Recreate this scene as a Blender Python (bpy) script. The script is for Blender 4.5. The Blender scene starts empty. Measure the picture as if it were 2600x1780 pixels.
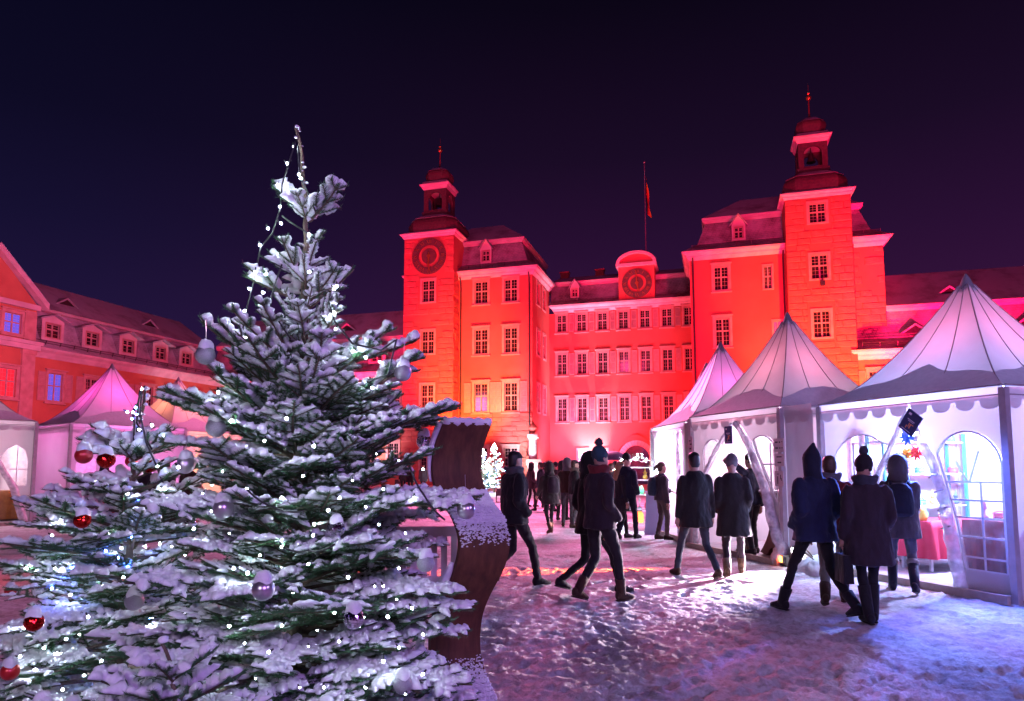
import bpy, bmesh, math, random
import numpy as np
from mathutils import Vector, Matrix
from mathutils.geometry import tessellate_polygon
R = math.radians
rnd = random.Random(11)
SC = bpy.context.scene
COL = SC.collection

# ------------------------------------------------------------------ camera
F, PPX, PPY, TILT, EYE = 1549.33, 1162.0, 921.0, math.atan(.09), 1.55
cam_d = bpy.data.cameras.new('camera')
cam = bpy.data.objects.new('camera', cam_d); COL.objects.link(cam)
cam_d.lens = 24.0; cam_d.sensor_width = 36.0
cam_d.shift_y = 125.5 / 2324.0
cam_d.clip_start = .05; cam_d.clip_end = 2000
cam.location = (0, 0, EYE); cam.rotation_euler = (R(90) + TILT, 0, 0)
SC.camera = cam

# ------------------------------------------------------------------ night sky
wd = bpy.data.worlds.new("World"); SC.world = wd; wd.use_nodes = True
nt = wd.node_tree; nt.nodes.clear()
def wn(t, **k):
    n = nt.nodes.new(t)
    for a, b in k.items(): setattr(n, a, b)
    return n
tc = wn('ShaderNodeTexCoord'); sp = wn('ShaderNodeSeparateXYZ')
nt.links.new(tc.outputs['Generated'], sp.inputs[0])
r1 = wn('ShaderNodeValToRGB'); nt.links.new(sp.outputs['Z'], r1.inputs[0])
def ramp(r, pts):
    e = r.color_ramp.elements
    while len(e) > 1: e.remove(e[-1])
    e[0].position = pts[0][0]; e[0].color = (*pts[0][1], 1)
    for p, c in pts[1:]:
        q = e.new(p); q.color = (*c, 1)
ramp(r1, [(0, (.050, .009, .055)), (.14, (.036, .0065, .043)), (.30, (.019, .0042, .028)), (.42, (.009, .003, .016)), (.58, (.003, .0015, .007)), (1, (.0012, .0008, .004))])
r2 = wn('ShaderNodeValToRGB'); nt.links.new(sp.outputs['Z'], r2.inputs[0])
ramp(r2, [(0, (.024, .009, .056)), (.14, (.014, .007, .043)), (.30, (.0065, .0045, .026)), (.42, (.0035, .0028, .015)), (.58, (.002, .002, .010)), (1, (.001, .001, .005))])
mr = wn('ShaderNodeMapRange'); nt.links.new(sp.outputs['X'], mr.inputs[0])
mr.interpolation_type = 'SMOOTHSTEP'
for i, v in ((1, -.62), (2, .12), (3, 0), (4, 1)): mr.inputs[i].default_value = v
mx = wn('ShaderNodeMix', data_type='RGBA')
nt.links.new(mr.outputs[0], mx.inputs[0]); nt.links.new(r2.outputs[0], mx.inputs[6]); nt.links.new(r1.outputs[0], mx.inputs[7])
bg = wn('ShaderNodeBackground'); bg.inputs[1].default_value = 1.15
wo = wn('ShaderNodeOutputWorld')
nt.links.new(mx.outputs[2], bg.inputs[0]); nt.links.new(bg.outputs[0], wo.inputs[0])

SC.view_settings.view_transform = 'Standard'
SC.view_settings.look = 'None'
SC.view_settings.exposure = 0
SC.view_settings.gamma = 1
SC.render.engine = 'CYCLES'
cy = SC.cycles
cy.use_denoising = True
cy.max_bounces = 6; cy.diffuse_bounces = 3; cy.glossy_bounces = 3; cy.transmission_bounces = 4; cy.transparent_max_bounces = 12
cy.sample_clamp_indirect = 6.0
cy.use_light_tree = True
cy.caustics_reflective = False; cy.caustics_refractive = False

# palace frame: u runs along the facade, v away from the camera
PA = R(16.5); CS, SN = math.cos(PA), math.sin(PA)
def UV(u, v, z=0.0): return Vector((u * CS + v * SN, -u * SN + v * CS, z))

# ------------------------------------------------------------------ lamps
def spot(name, loc, target, power, color, cone, blend=.6, size=.15):
    l = bpy.data.lights.new(name, 'SPOT'); l.energy = power; l.color = color
    l.spot_size = R(cone); l.spot_blend = blend; l.shadow_soft_size = size
    o = bpy.data.objects.new(name, l); COL.objects.link(o); o.location = loc
    o.rotation_euler = (Vector(target) - Vector(loc)).to_track_quat('-Z', 'Y').to_euler()
    return o
def point(name, loc, power, color, size=.1):
    l = bpy.data.lights.new(name, 'POINT'); l.energy = power; l.color = color; l.shadow_soft_size = size
    o = bpy.data.objects.new(name, l); COL.objects.link(o); o.location = loc
    return o
def area(name, loc, target, power, color, sx, sy):
    l = bpy.data.lights.new(name, 'AREA'); l.energy = power; l.color = color; l.shape = 'RECTANGLE'; l.size = sx; l.size_y = sy
    o = bpy.data.objects.new(name, l); COL.objects.link(o); o.location = loc
    o.rotation_euler = (Vector(target) - Vector(loc)).to_track_quat('-Z', 'Y').to_euler()
    return o
RED = (1, .003, .085); ORG = (1, .31, .012); PNK = (1, .22, .42); VIO = (.72, .45, 1.0)
FLOODS = []   # (u, v) of the ground floodlights, their housings are built below
def flood(u, v, tu, tv, tz, power, color, cone, blend=.7):
    FLOODS.append((u, v, tu, tv, tz))
    spot('floodlight_beam', UV(u, v, .95), UV(tu, tv, tz), power, color, cone, blend, .25)
# red floods on the palace
flood(-17.6, 47.0, -20.5, 56, 13.5, 16751, RED, 80)
flood(-19.0, 47.6, -20.3, 56, 9.0, 23000, ORG, 56)
flood(-23.0, 47.5, -24.2, 55, 16, 10952, RED, 62)
flood(-8.0, 49.5, -9, 62, 12, 9663, RED, 92)
flood(-3.2, 54.5, -3.0, 62, 8.5, 9000, (1, .05, .04), 110)
flood(-12.9, 57.5, -14.75, 60.5, 8, 2600, PNK, 110)
flood(3.0, 46.5, 3.6, 56, 14, 16751, RED, 80)
flood(8.0, 46.0, 8.2, 55, 16, 14818, RED, 62)
flood(8.6, 47.2, 7.8, 55, 9.0, 23000, ORG, 62)
flood(14.5, 47.0, 16, 57, 12, 7730, RED, 85)
flood(-33.0, 47.0, -35, 56, 11, 4830, RED, 95)
flood(17.0, 42.0, 18, 58, 14.5, 104544, RED, 62)
flood(-34.0, 43.5, -36, 58, 14.5, 59241, RED, 70)
flood(-9.0, 29.0, -17, 58, 20, 47840, RED, 42)
flood(7.0, 29.0, 4, 58, 20, 47840, RED, 42)
# white and pink accents
flood(-10.0, 61.3, -10.9, 62.3, 4.6, 8000, (1, .74, .95), 66, .8)
flood(-11.0, 56.0, -11.5, 62.3, 6.5, 5500, (1, .30, .80), 90)
flood(-15.2, 51.5, -15.9, 56, 6.0, 2600, (1, .62, .85), 60)
flood(-28.5, 53.2, -28.6, 55, 7.5, 1500, (1, .66, .9), 110)
flood(-41.5, 50.5, -46, 51.5, 9, 2300, (1, .55, .78), 80)
flood(12.2, 53.6, 12.4, 55, 8.5, 1600, (1, .62, .85), 110)
# market lamps standing behind the camera, and fill lights added over roofs and court
area('market_lamp_light', (-2.6, -3.2, 3.6), (-1.1, 3.2, 1.3), 112, (.86, .72, 1.0), 1.6, 1.0)
area('market_lamp_light', (3.5, -5.0, 5.0), (3.5, 9, 0), 400, (.58, .26, 1.0), 3.0, 1.6)
area('market_lamp_light', (9.5, -1.5, 6.5), (6.0, 9.0, 2.5), 340, (.56, .42, 1.0), 2.0, 1.2)
area('court_fill_light', UV(-12, 20, 16), UV(-30, 52, 14), 1700, (1.0, .05, .24), 4, 4)
area('court_fill_light', UV(-30, 26, 9), UV(-46, 44, 7), 2700, (1.0, .16, .42), 4, 4)
area('court_fill_light', UV(6, 26, 18), UV(2, 58, 17), 2600, (1.0, .045, .22), 5, 5)
area('court_fill_light', (2.5, 30, 9), (1.5, 20, 0), 4600, (1.0, .20, .48), 4, 4)

# ------------------------------------------------------------------ materials
def M(name, c1, c2=None, scale=4.0, rough=.8, bump=0.0, bscale=40.0, metal=0.0, coat=0.0, stops=(.35, .65), bdist=.01, sheen=0.0, trans=0.0, coords='Object', stretch=(1, 1, 1)):
    m = bpy.data.materials.new(name); m.use_nodes = True
    t = m.node_tree; b = t.nodes['Principled BSDF']
    b.inputs['Base Color'].default_value = (*c1, 1); b.inputs['Roughness'].default_value = rough
    b.inputs['Metallic'].default_value = metal; b.inputs['Coat Weight'].default_value = coat
    if sheen: b.inputs['Sheen Weight'].default_value = sheen
    tcn = t.nodes.new('ShaderNodeTexCoord'); mp = t.nodes.new('ShaderNodeMapping'); mp.inputs['Scale'].default_value = stretch
    t.links.new(tcn.outputs[coords], mp.inputs[0])
    if c2:
        n = t.nodes.new('ShaderNodeTexNoise'); n.inputs['Scale'].default_value = scale; n.inputs['Detail'].default_value = 6
        t.links.new(mp.outputs[0], n.inputs[0])
        r = t.nodes.new('ShaderNodeValToRGB'); e = r.color_ramp.elements
        e[0].position, e[1].position = stops; e[0].color = (*c1, 1); e[1].color = (*c2, 1)
        t.links.new(n.outputs[0], r.inputs[0]); t.links.new(r.outputs[0], b.inputs['Base Color'])
    if bump:
        n2 = t.nodes.new('ShaderNodeTexNoise'); n2.inputs['Scale'].default_value = bscale; n2.inputs['Detail'].default_value = 5
        t.links.new(mp.outputs[0], n2.inputs[0])
        bp = t.nodes.new('ShaderNodeBump'); bp.inputs['Strength'].default_value = bump; bp.inputs['Distance'].default_value = bdist
        t.links.new(n2.outputs[0], bp.inputs['Height']); t.links.new(bp.outputs[0], b.inputs['Normal'])
    if trans:
        o = t.nodes['Material Output']; tr = t.nodes.new('ShaderNodeBsdfTranslucent'); mxs = t.nodes.new('ShaderNodeMixShader')
        tr.inputs[0].default_value = (*c1, 1); mxs.inputs[0].default_value = trans
        t.links.new(b.outputs[0], mxs.inputs[1]); t.links.new(tr.outputs[0], mxs.inputs[2]); t.links.new(mxs.outputs[0], o.inputs[0])
    return m
def EM(name, c, s, mis=True):
    m = bpy.data.materials.new(name); m.use_nodes = True; b = m.node_tree.nodes['Principled BSDF']
    b.inputs['Base Color'].default_value = (*c, 1); b.inputs['Emission Color'].default_value = (*c, 1); b.inputs['Emission Strength'].default_value = s
    if not mis: m.cycles.emission_sampling = 'NONE'
    return m
def CLEAR(name, tint, fac, rough=.1):
    m = bpy.data.materials.new(name); m.use_nodes = True; t = m.node_tree; b = t.nodes['Principled BSDF']
    b.inputs['Base Color'].default_value = (*tint, 1); b.inputs['Roughness'].default_value = rough
    o = t.nodes['Material Output']; tr = t.nodes.new('ShaderNodeBsdfTransparent'); x = t.nodes.new('ShaderNodeMixShader')
    tcn = t.nodes.new('ShaderNodeTexCoord'); n = t.nodes.new('ShaderNodeTexNoise'); n.inputs['Scale'].default_value = 9
    n.inputs['Detail'].default_value = 6
    t.links.new(tcn.outputs['Object'], n.inputs[0])
    mrr = t.nodes.new('ShaderNodeMapRange'); mrr.inputs[1].default_value = .3; mrr.inputs[2].default_value = .75; mrr.inputs[3].default_value = fac * .5; mrr.inputs[4].default_value = fac * 1.6
    t.links.new(n.outputs[0], mrr.inputs[0]); t.links.new(mrr.outputs[0], x.inputs[0])
    t.links.new(tr.outputs[0], x.inputs[1]); t.links.new(b.outputs[0], x.inputs[2]); t.links.new(x.outputs[0], o.inputs[0])
    return m

snow_m = M('snow', (.80, .82, .86), (.70, .72, .77), 30, .7, .55, 160, bdist=.006)
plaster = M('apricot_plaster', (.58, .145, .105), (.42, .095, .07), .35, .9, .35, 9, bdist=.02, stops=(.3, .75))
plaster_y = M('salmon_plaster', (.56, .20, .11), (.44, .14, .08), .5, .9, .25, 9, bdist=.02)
stone_m = M('rough_sandstone', (.58, .155, .115), (.40, .10, .075), 1.6, .9, .8, 7, bdist=.05, stops=(.3, .7))
trim_m = M('pale_stone_trim', (.58, .34, .29), (.46, .25, .21), 2.0, .75, .15, 12)
cornice_m = M('pale_cornice', (.66, .55, .53), (.52, .42, .41), 1.2, .75)
frame_m = M('white_painted_wood', (.54, .36, .32), (.44, .28, .25), 5, .5)
pane_m = M('dark_window_glass', (.018, .012, .014), (.035, .02, .022), 2, .08)
shutter_m = M('pale_shutter_paint', (.56, .33, .30), (.46, .26, .24), 3, .6)
blue_pane = EM('lit_blue_window', (.10, .16, .95), .55); red_pane = EM('lit_red_window', (.95, .03, .05), .55)
white_pane = EM('lit_white_window', (.72, .84, 1.0), 1.3)
metal_dk = M('dark_metal', (.05, .045, .045), (.08, .07, .07), 6, .45, metal=.6)
gold_m = M('gilded_metal', (.75, .38, .10), (.62, .28, .07), 8, .35, metal=.8)
clock_dk = M('weathered_clock_dial', (.085, .055, .045), (.13, .075, .055), 3, .8)
belfry_m = M('dark_slate_cladding', (.13, .055, .06), (.085, .04, .045), 6, .75, .3, 20)

def roof_mat(name, snowy):
    m = bpy.data.materials.new(name); m.use_nodes = True; t = m.node_tree; b = t.nodes['Principled BSDF']; b.inputs['Roughness'].default_value = .8
    tcn = t.nodes.new('ShaderNodeTexCoord'); sx = t.nodes.new('ShaderNodeSeparateXYZ'); t.links.new(tcn.outputs['Object'], sx.inputs[0])
    ad = t.nodes.new('ShaderNodeMath'); ad.operation = 'ADD'; t.links.new(sx.outputs['X'], ad.inputs[0]); t.links.new(sx.outputs['Y'], ad.inputs[1])
    cb = t.nodes.new('ShaderNodeCombineXYZ'); t.links.new(ad.outputs[0], cb.inputs['X']); t.links.new(sx.outputs['Z'], cb.inputs['Y'])
    br = t.nodes.new('ShaderNodeTexBrick'); br.inputs['Scale'].default_value = 1.0
    br.inputs['Brick Width'].default_value = .30; br.inputs['Row Height'].default_value = .17; br.inputs['Mortar Size'].default_value = .028
    br.inputs['Color1'].default_value = (.17, .11, .11, 1); br.inputs['Color2'].default_value = (.11, .07, .075, 1); br.inputs['Mortar'].default_value = (.035, .02, .025, 1)
    t.links.new(cb.outputs[0], br.inputs['Vector'])
    n = t.nodes.new('ShaderNodeTexNoise'); n.inputs['Scale'].default_value = .55; n.inputs['Detail'].default_value = 9; n.inputs['Roughness'].default_value = .65
    t.links.new(tcn.outputs['Object'], n.inputs[0])
    r = t.nodes.new('ShaderNodeValToRGB'); e = r.color_ramp.elements; e[0].position = .56 - snowy * .45; e[1].position = .80 - snowy * .30
    e[0].color = (0, 0, 0, 1); e[1].color = (1, 1, 1, 1); t.links.new(n.outputs[0], r.inputs[0])
    fm = t.nodes.new('ShaderNodeMath'); fm.operation = 'MULTIPLY'; fm.inputs[1].default_value = .25 + .65 * snowy; t.links.new(r.outputs[0], fm.inputs[0])
    x = t.nodes.new('ShaderNodeMix'); x.data_type = 'RGBA'; t.links.new(fm.outputs[0], x.inputs[0]); t.links.new(br.outputs[0], x.inputs[6]); x.inputs[7].default_value = (.66, .67, .72, 1)
    t.links.new(x.outputs[2], b.inputs['Base Color'])
    bp = t.nodes.new('ShaderNodeBump'); bp.inputs['Strength'].default_value = .7 - .45 * snowy; bp.inputs['Distance'].default_value = .04
    t.links.new(br.outputs['Fac'], bp.inputs['Height']); bp.invert = True; t.links.new(bp.outputs[0], b.inputs['Normal'])
    return m
roof_steep = roof_mat('tiles_dusted_with_snow', .5); roof_flat = roof_mat('tiles_under_snow', .95); roof_mid = roof_mat('tiles_half_covered', .75)

# ------------------------------------------------------------------ mesh helpers
class MB:
    def __init__(s): s.v = []; s.f = []; s.mi = []; s.cur = 0; s.mats = []
    def use(s, m):
        if m not in s.mats: s.mats.append(m)
        s.cur = s.mats.index(m); return s
    def add(s, vs, fs):
        k = len(s.v); s.v.extend([tuple(p) for p in vs])
        for f in fs: s.f.append(tuple(k + i for i in f)); s.mi.append(s.cur)
    def quad(s, a, b, c, d): s.add((a, b, c, d), ((0, 1, 2, 3),))
    def box(s, x0, x1, y0, y1, z0, z1, taper=0):
        t = taper
        s.add([(x0, y0, z0), (x1, y0, z0), (x1, y1, z0), (x0, y1, z0), (x0 + t, y0 + t, z1), (x1 - t, y0 + t, z1), (x1 - t, y1 - t, z1), (x0 + t, y1 - t, z1)],
              [(0, 3, 2, 1), (4, 5, 6, 7), (0, 1, 5, 4), (1, 2, 6, 5), (2, 3, 7, 6), (3, 0, 4, 7)])
    def bar(s, a, b, w, h=None, up=(0, 0, 1)):
        a, b = Vector(a), Vector(b); h = h or w; d = (b - a)
        if d.length < 1e-6: return
        d.normalize(); u = Vector(up)
        if abs(d.dot(u)) > .98: u = Vector((0, 1, 0))
        x = d.cross(u).normalized(); y = x.cross(d)
        c = []
        for p in (a, b):
            for i, j in ((-1, -1), (1, -1), (1, 1), (-1, 1)): c.append(p + x * (i * w / 2) + y * (j * h / 2))
        s.add(c, [(0, 3, 2, 1), (4, 5, 6, 7), (0, 1, 5, 4), (1, 2, 6, 5), (2, 3, 7, 6), (3, 0, 4, 7)])
    def tube(s, pts, rad, n=8, cap=True, flat=1.0):
        P = [Vector(p) for p in pts]; rad = rad if isinstance(rad, (list, tuple)) else [rad] * len(P)
        vs = []; ref = Vector((0, 0, 1))
        prev = None
        for i, p in enumerate(P):
            d = (P[min(i + 1, len(P) - 1)] - P[max(i - 1, 0)]).normalized()
            if prev is None:
                r0 = ref if abs(d.dot(ref)) < .95 else Vector((0, 1, 0))
                x = d.cross(r0).normalized()
            else:
                x = (prev - d * prev.dot(d)).normalized()
            prev = x; y = x.cross(d)
            for k in range(n):
                a = 2 * math.pi * k / n
                vs.append(p + x * (math.cos(a) * rad[i]) + y * (math.sin(a) * rad[i] * flat))
        fs = []
        for i in range(len(P) - 1):
            for k in range(n): fs.append((i * n + k, i * n + (k + 1) % n, (i + 1) * n + (k + 1) % n, (i + 1) * n + k))
        if cap: fs.append(tuple(range(n))[::-1]); fs.append(tuple((len(P) - 1) * n + k for k in range(n)))
        s.add(vs, fs)
    def lathe(s, prof, n=20, c=(0, 0, 0), cap=True, axis='z'):
        vs = []; fs = []
        for r, z in prof:
            for k in range(n):
                a = 2 * math.pi * k / n
                if axis == 'z': vs.append((c[0] + r * math.cos(a), c[1] + r * math.sin(a), c[2] + z))
                else: vs.append((c[0] + r * math.cos(a), c[1] + z, c[2] + r * math.sin(a)))
        for i in range(len(prof) - 1):
            for k in range(n): fs.append((i * n + k, i * n + (k + 1) % n, (i + 1) * n + (k + 1) % n, (i + 1) * n + k))
        if cap: fs.append(tuple(range(n))[::-1]); fs.append(tuple((len(prof) - 1) * n + k for k in range(n)))
        s.add(vs, fs)
    def loft(s, rings, n=14, cap=True):
        """rings: (center, half x, half y[, superellipse power]) horizontal ellipses or (center, X vector, Y vector)"""
        vs = []; fs = []
        for r in rings:
            c = Vector(r[0])
            X = Vector((r[1], 0, 0)) if isinstance(r[1], (int, float)) else Vector(r[1])
            Y = Vector((0, r[2], 0)) if isinstance(r[2], (int, float)) else Vector(r[2])
            for k in range(n):
                a = 2 * math.pi * k / n
                vs.append(c + X * math.cos(a) + Y * math.sin(a))
        for i in range(len(rings) - 1):
            for k in range(n): fs.append((i * n + k, i * n + (k + 1) % n, (i + 1) * n + (k + 1) % n, (i + 1) * n + k))
        if cap: fs.append(tuple(range(n))[::-1]); fs.append(tuple((len(rings) - 1) * n + k for k in range(n)))
        s.add(vs, fs)
    def sphere(s, c, r, n=14, m=9, sz=(1, 1, 1), noise=0):
        prof = []
        vs = []; fs = []
        for i in range(m + 1):
            t = math.pi * i / m
            for k in range(n):
                a = 2 * math.pi * k / n; q = r * (1 + noise * (rnd.random() - .5))
                vs.append((c[0] + q * math.sin(t) * math.cos(a) * sz[0], c[1] + q * math.sin(t) * math.sin(a) * sz[1], c[2] + q * math.cos(t) * sz[2]))
        for i in range(m):
            for k in range(n): fs.append((i * n + k, (i + 1) * n + k, (i + 1) * n + (k + 1) % n, i * n + (k + 1) % n))
        s.add(vs, fs)
    def sheet(s, outer, holes, mp):
        loops = [[Vector((p[0], p[1], 0)) for p in outer]] + [[Vector((p[0], p[1], 0)) for p in h] for h in holes]
        flat = [p for l in loops for p in l]; s.add([mp(p.x, p.y, 0) for p in flat], [tuple(q) for q in tessellate_polygon(loops)])
    def plate(s, outer, holes, t, mp):
        loops = [[Vector((p[0], p[1], 0)) for p in outer]] + [[Vector((p[0], p[1], 0)) for p in h] for h in holes]
        flat = [p for l in loops for p in l]; tri = tessellate_polygon(loops); n = len(flat)
        vs = [mp(p.x, p.y, 0) for p in flat] + [mp(p.x, p.y, t) for p in flat]
        fs = [tuple(q) for q in tri] + [tuple(i + n for i in reversed(q)) for q in tri]
        k = 0
        for l in loops:
            for i in range(len(l)):
                a, b = k + i, k + (i + 1) % len(l); fs.append((a, b, b + n, a + n))
            k += len(l)
        s.add(vs, fs)
    def mesh(s, name, mat=None, smooth=False):
        me = bpy.data.meshes.new(name); me.from_pydata(s.v, [], s.f); 
        if mat is not None and not s.mats: me.materials.append(mat)
        for m in s.mats: me.materials.append(m)
        if s.mats and len(s.mats) > 1: me.polygons.foreach_set('material_index', s.mi)
        if smooth: me.polygons.foreach_set('use_smooth', [True] * len(me.polygons))
        me.update(); return me
    def build(s, name, mat=None, parent=None, smooth=False, recalc=True):
        me = s.mesh(name, mat, smooth)
        if recalc and len(me.polygons) < 60000:
            b = bmesh.new(); b.from_mesh(me); bmesh.ops.recalc_face_normals(b, faces=b.faces); b.to_mesh(me); b.free()
        return link(name, me, parent)
def link(name, me, parent=None, loc=None, rotz=None):
    o = bpy.data.objects.new(name, me); COL.objects.link(o)
    if parent is not None: o.parent = parent
    if loc is not None: o.location = loc
    if rotz is not None: o.rotation_euler = (0, 0, rotz)
    return o
def thing(name, label, cat, loc=(0, 0, 0), rotz=0, group=None):
    o = bpy.data.objects.new(name, None); COL.objects.link(o); o.empty_display_size = .2
    o.location = loc; o.rotation_euler = (0, 0, rotz)
    return tag(o, label, cat, group)
def tag(o, label, cat, group=None):
    o['label'] = label; o['category'] = cat
    if group: o['group'] = group
    return o
def kids(o): return [c for c in o.children]
def copy_tree(o, parent=None):
    c = o.copy(); COL.objects.link(c)
    if parent is not None: c.parent = parent
    for ch in list(o.children): copy_tree(ch, c)
    return c
def ray(x, y):
    a, b = (x - PPX) / F, -(y - PPY) / F
    return Vector((a, math.cos(TILT) - b * math.sin(TILT), math.sin(TILT) + b * math.cos(TILT)))
def at(x, y, Y):       # the point seen at pixel (x, y) of the 2324 px wide photograph, Y metres into the court
    d = ray(x, y); k = Y / d.y; return Vector((k * d.x, Y, k * d.z + EYE))
def gnd(x, y, z=0.0):
    d = ray(x, y); k = (z - EYE) / d.z; return Vector((k * d.x, k * d.y, z))

# smooth value noise on numpy arrays
def vnoise(x, y, seed):
    xi = np.floor(x).astype(np.int64); yi = np.floor(y).astype(np.int64); xf = x - xi; yf = y - yi
    def h(a, b):
        n = (a * 374761393 + b * 668265263 + seed * 1442695041) & 0x7fffffff
        n = ((n ^ (n >> 13)) * 1274126177) & 0x7fffffff
        return ((n ^ (n >> 16)) & 0xffff) / 65535.0
    u = xf * xf * (3 - 2 * xf); v = yf * yf * (3 - 2 * yf)
    return (h(xi, yi) * (1 - u) + h(xi + 1, yi) * u) * (1 - v) + (h(xi, yi + 1) * (1 - u) + h(xi + 1, yi + 1) * u) * v

# ------------------------------------------------------------------ ground
def ground_mat():
    m = bpy.data.materials.new('trampled_snow'); m.use_nodes = True; t = m.node_tree; b = t.nodes['Principled BSDF']; b.inputs['Roughness'].default_value = .78
    tcn = t.nodes.new('ShaderNodeTexCoord')
    def noise(sc, det, rough=.55):
        n = t.nodes.new('ShaderNodeTexNoise'); n.inputs['Scale'].default_value = sc; n.inputs['Detail'].default_value = det; n.inputs['Roughness'].default_value = rough
        t.links.new(tcn.outputs['Object'], n.inputs[0]); return n
    n1 = noise(1.3, 10, .68); r = t.nodes.new('ShaderNodeValToRGB'); e = r.color_ramp.elements
    e[0].position, e[1].position = .36, .60; e[0].color = (.44, .41, .41, 1); e[1].color = (.76, .77, .81, 1)
    t.links.new(n1.outputs[0], r.inputs[0])
    n2 = noise(14, 8, .7); r2_ = t.nodes.new('ShaderNodeValToRGB'); e = r2_.color_ramp.elements
    e[0].position, e[1].position = .34, .56; e[0].color = (.55, .50, .49, 1); e[1].color = (1, 1, 1, 1)
    t.links.new(n2.outputs[0], r2_.inputs[0])
    x = t.nodes.new('ShaderNodeMix'); x.data_type = 'RGBA'; x.blend_type = 'MULTIPLY'; x.inputs[0].default_value = .9
    t.links.new(r.outputs[0], x.inputs[6]); t.links.new(r2_.outputs[0], x.inputs[7]); t.links.new(x.outputs[2], b.inputs['Base Color'])
    n3 = noise(38, 9, .75); bp = t.nodes.new('ShaderNodeBump'); bp.inputs['Strength'].default_value = 1.0; bp.inputs['Distance'].default_value = .022
    t.links.new(n3.outputs[0], bp.inputs['Height']); t.links.new(bp.outputs[0], b.inputs['Normal'])
    return m
gm = ground_mat()
GX0, GX1, GY0, GY1 = -7.0, 9.0, .4, 18.0
gx = np.linspace(GX0, GX1, 560); gy = GY0 + (GY1 - GY0) * np.linspace(0, 1, 560) ** 1.6
XX, YY = np.meshgrid(gx, gy)
def ground_h(X, Yv):
    n1 = vnoise(X * 5.5, Yv * 5.5, 3); n2 = vnoise(X * 12 + 4, Yv * 12, 5); n3 = vnoise(X * 27, Yv * 27, 9); n0 = vnoise(X * .9, Yv * .9, 1)
    rough = np.clip(2.1 - np.hypot(X - .9, Yv - 3.8) / 3.0, .42, 1.35)
    n4 = vnoise(X * 46 + 9, Yv * 46, 13)
    h = (np.abs(n1 - .5) * 2) ** .8 * .014 + (n2 - .5) * .024 + (n3 - .5) * .028 + (n4 - .5) * .014
    return (h - .02) * rough + (n0 - .5) * .03
edge = np.minimum.reduce([(XX - GX0), (GX1 - XX), (YY - GY0) * 3, (GY1 - YY)]) / 1.5
ZZ = ground_h(XX, YY) * np.clip(edge, 0, 1)
rp = np.random.RandomState(6)
for _ in range(620):      # boot prints
    px_, py_ = rp.uniform(-1.5, 7.0), rp.uniform(2.2, 12.5); a_ = rp.normal(.3, .8); L_, W_ = rp.uniform(.24, .31), rp.uniform(.085, .115)
    i0, i1 = np.searchsorted(gx, [px_ - .3, px_ + .3]); j0, j1 = np.searchsorted(gy, [py_ - .3, py_ + .3])
    dx_, dy_ = XX[j0:j1, i0:i1] - px_, YY[j0:j1, i0:i1] - py_
    lu, lv = (dx_ * math.sin(a_) + dy_ * math.cos(a_)) / (L_ / 2), (dx_ * math.cos(a_) - dy_ * math.sin(a_)) / (W_ / 2)
    q_ = np.maximum(np.abs(lu) ** 3 + np.abs(lv) ** 3, 0) ** (1 / 3)
    ZZ[j0:j1, i0:i1] += -.017 * np.clip((1.15 - q_) / .3, 0, 1) + .008 * np.exp(-((q_ - 1.45) / .25) ** 2)
nv = XX.shape[1]; idx = np.arange(XX.size).reshape(XX.shape)
gv = np.stack([XX.ravel(), YY.ravel(), ZZ.ravel()], 1)
gf = np.stack([idx[:-1, :-1].ravel(), idx[:-1, 1:].ravel(), idx[1:, 1:].ravel(), idx[1:, :-1].ravel()], 1)
gvs = gv.tolist(); gfs = gf.tolist(); k = len(gvs)
for (a, b, c, d) in ((-700, GX0, -60, 1200), (GX1, 700, -60, 1200), (GX0, GX1, -60, GY0), (GX0, GX1, GY1, 1200)):
    gvs += [[a, c, 0], [b, c, 0], [b, d, 0], [a, d, 0]]; gfs.append([k, k + 1, k + 2, k + 3]); k += 4
me = bpy.data.meshes.new('snowy_ground'); me.from_pydata(gvs, [], gfs); me.materials.append(gm)
me.polygons.foreach_set('use_smooth', [True] * len(me.polygons)); me.update()
go = link('snowy_ground', me); go['kind'] = 'structure'

# ------------------------------------------------------------------ the palace: shared pieces
def wall(mb, side, c, a0, a1, z0, z1, holes=(), depth=.16):
    """a wall plane with real openings; side: 'f' front (v=c), 'r' faces +u (u=c), 'l' faces -u"""
    def P(a, z, d=0.0):
        return (a, c + d, z) if side == 'f' else ((c - d, a, z) if side == 'r' else (c + d, a, z))
    hs = [h for h in holes if h[1] > a0 and h[0] < a1]
    hs = [(max(h[0], a0), min(h[1], a1), max(h[2], z0), min(h[3], z1)) for h in hs]
    A = sorted({a0, a1, *[h[0] for h in hs], *[h[1] for h in hs]}); Z = sorted({z0, z1, *[h[2] for h in hs], *[h[3] for h in hs]})
    for i in range(len(A) - 1):
        for j in range(len(Z) - 1):
            x, z = (A[i] + A[i + 1]) / 2, (Z[j] + Z[j + 1]) / 2
            if any(h[0] < x < h[1] and h[2] < z < h[3] for h in hs): continue
            mb.quad(P(A[i], Z[j]), P(A[i + 1], Z[j]), P(A[i + 1], Z[j + 1]), P(A[i], Z[j + 1]))
    for h in hs:
        x0, x1, y0, y1 = h
        mb.quad(P(x0, y0), P(x1, y0), P(x1, y0, depth), P(x0, y0, depth)); mb.quad(P(x0, y1), P(x1, y1), P(x1, y1, depth), P(x0, y1, depth))
        mb.quad(P(x0, y0), P(x0, y1), P(x0, y1, depth), P(x0, y0, depth)); mb.quad(P(x1, y0), P(x1, y1), P(x1, y1, depth), P(x1, y0, depth))
_win = {}
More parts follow.
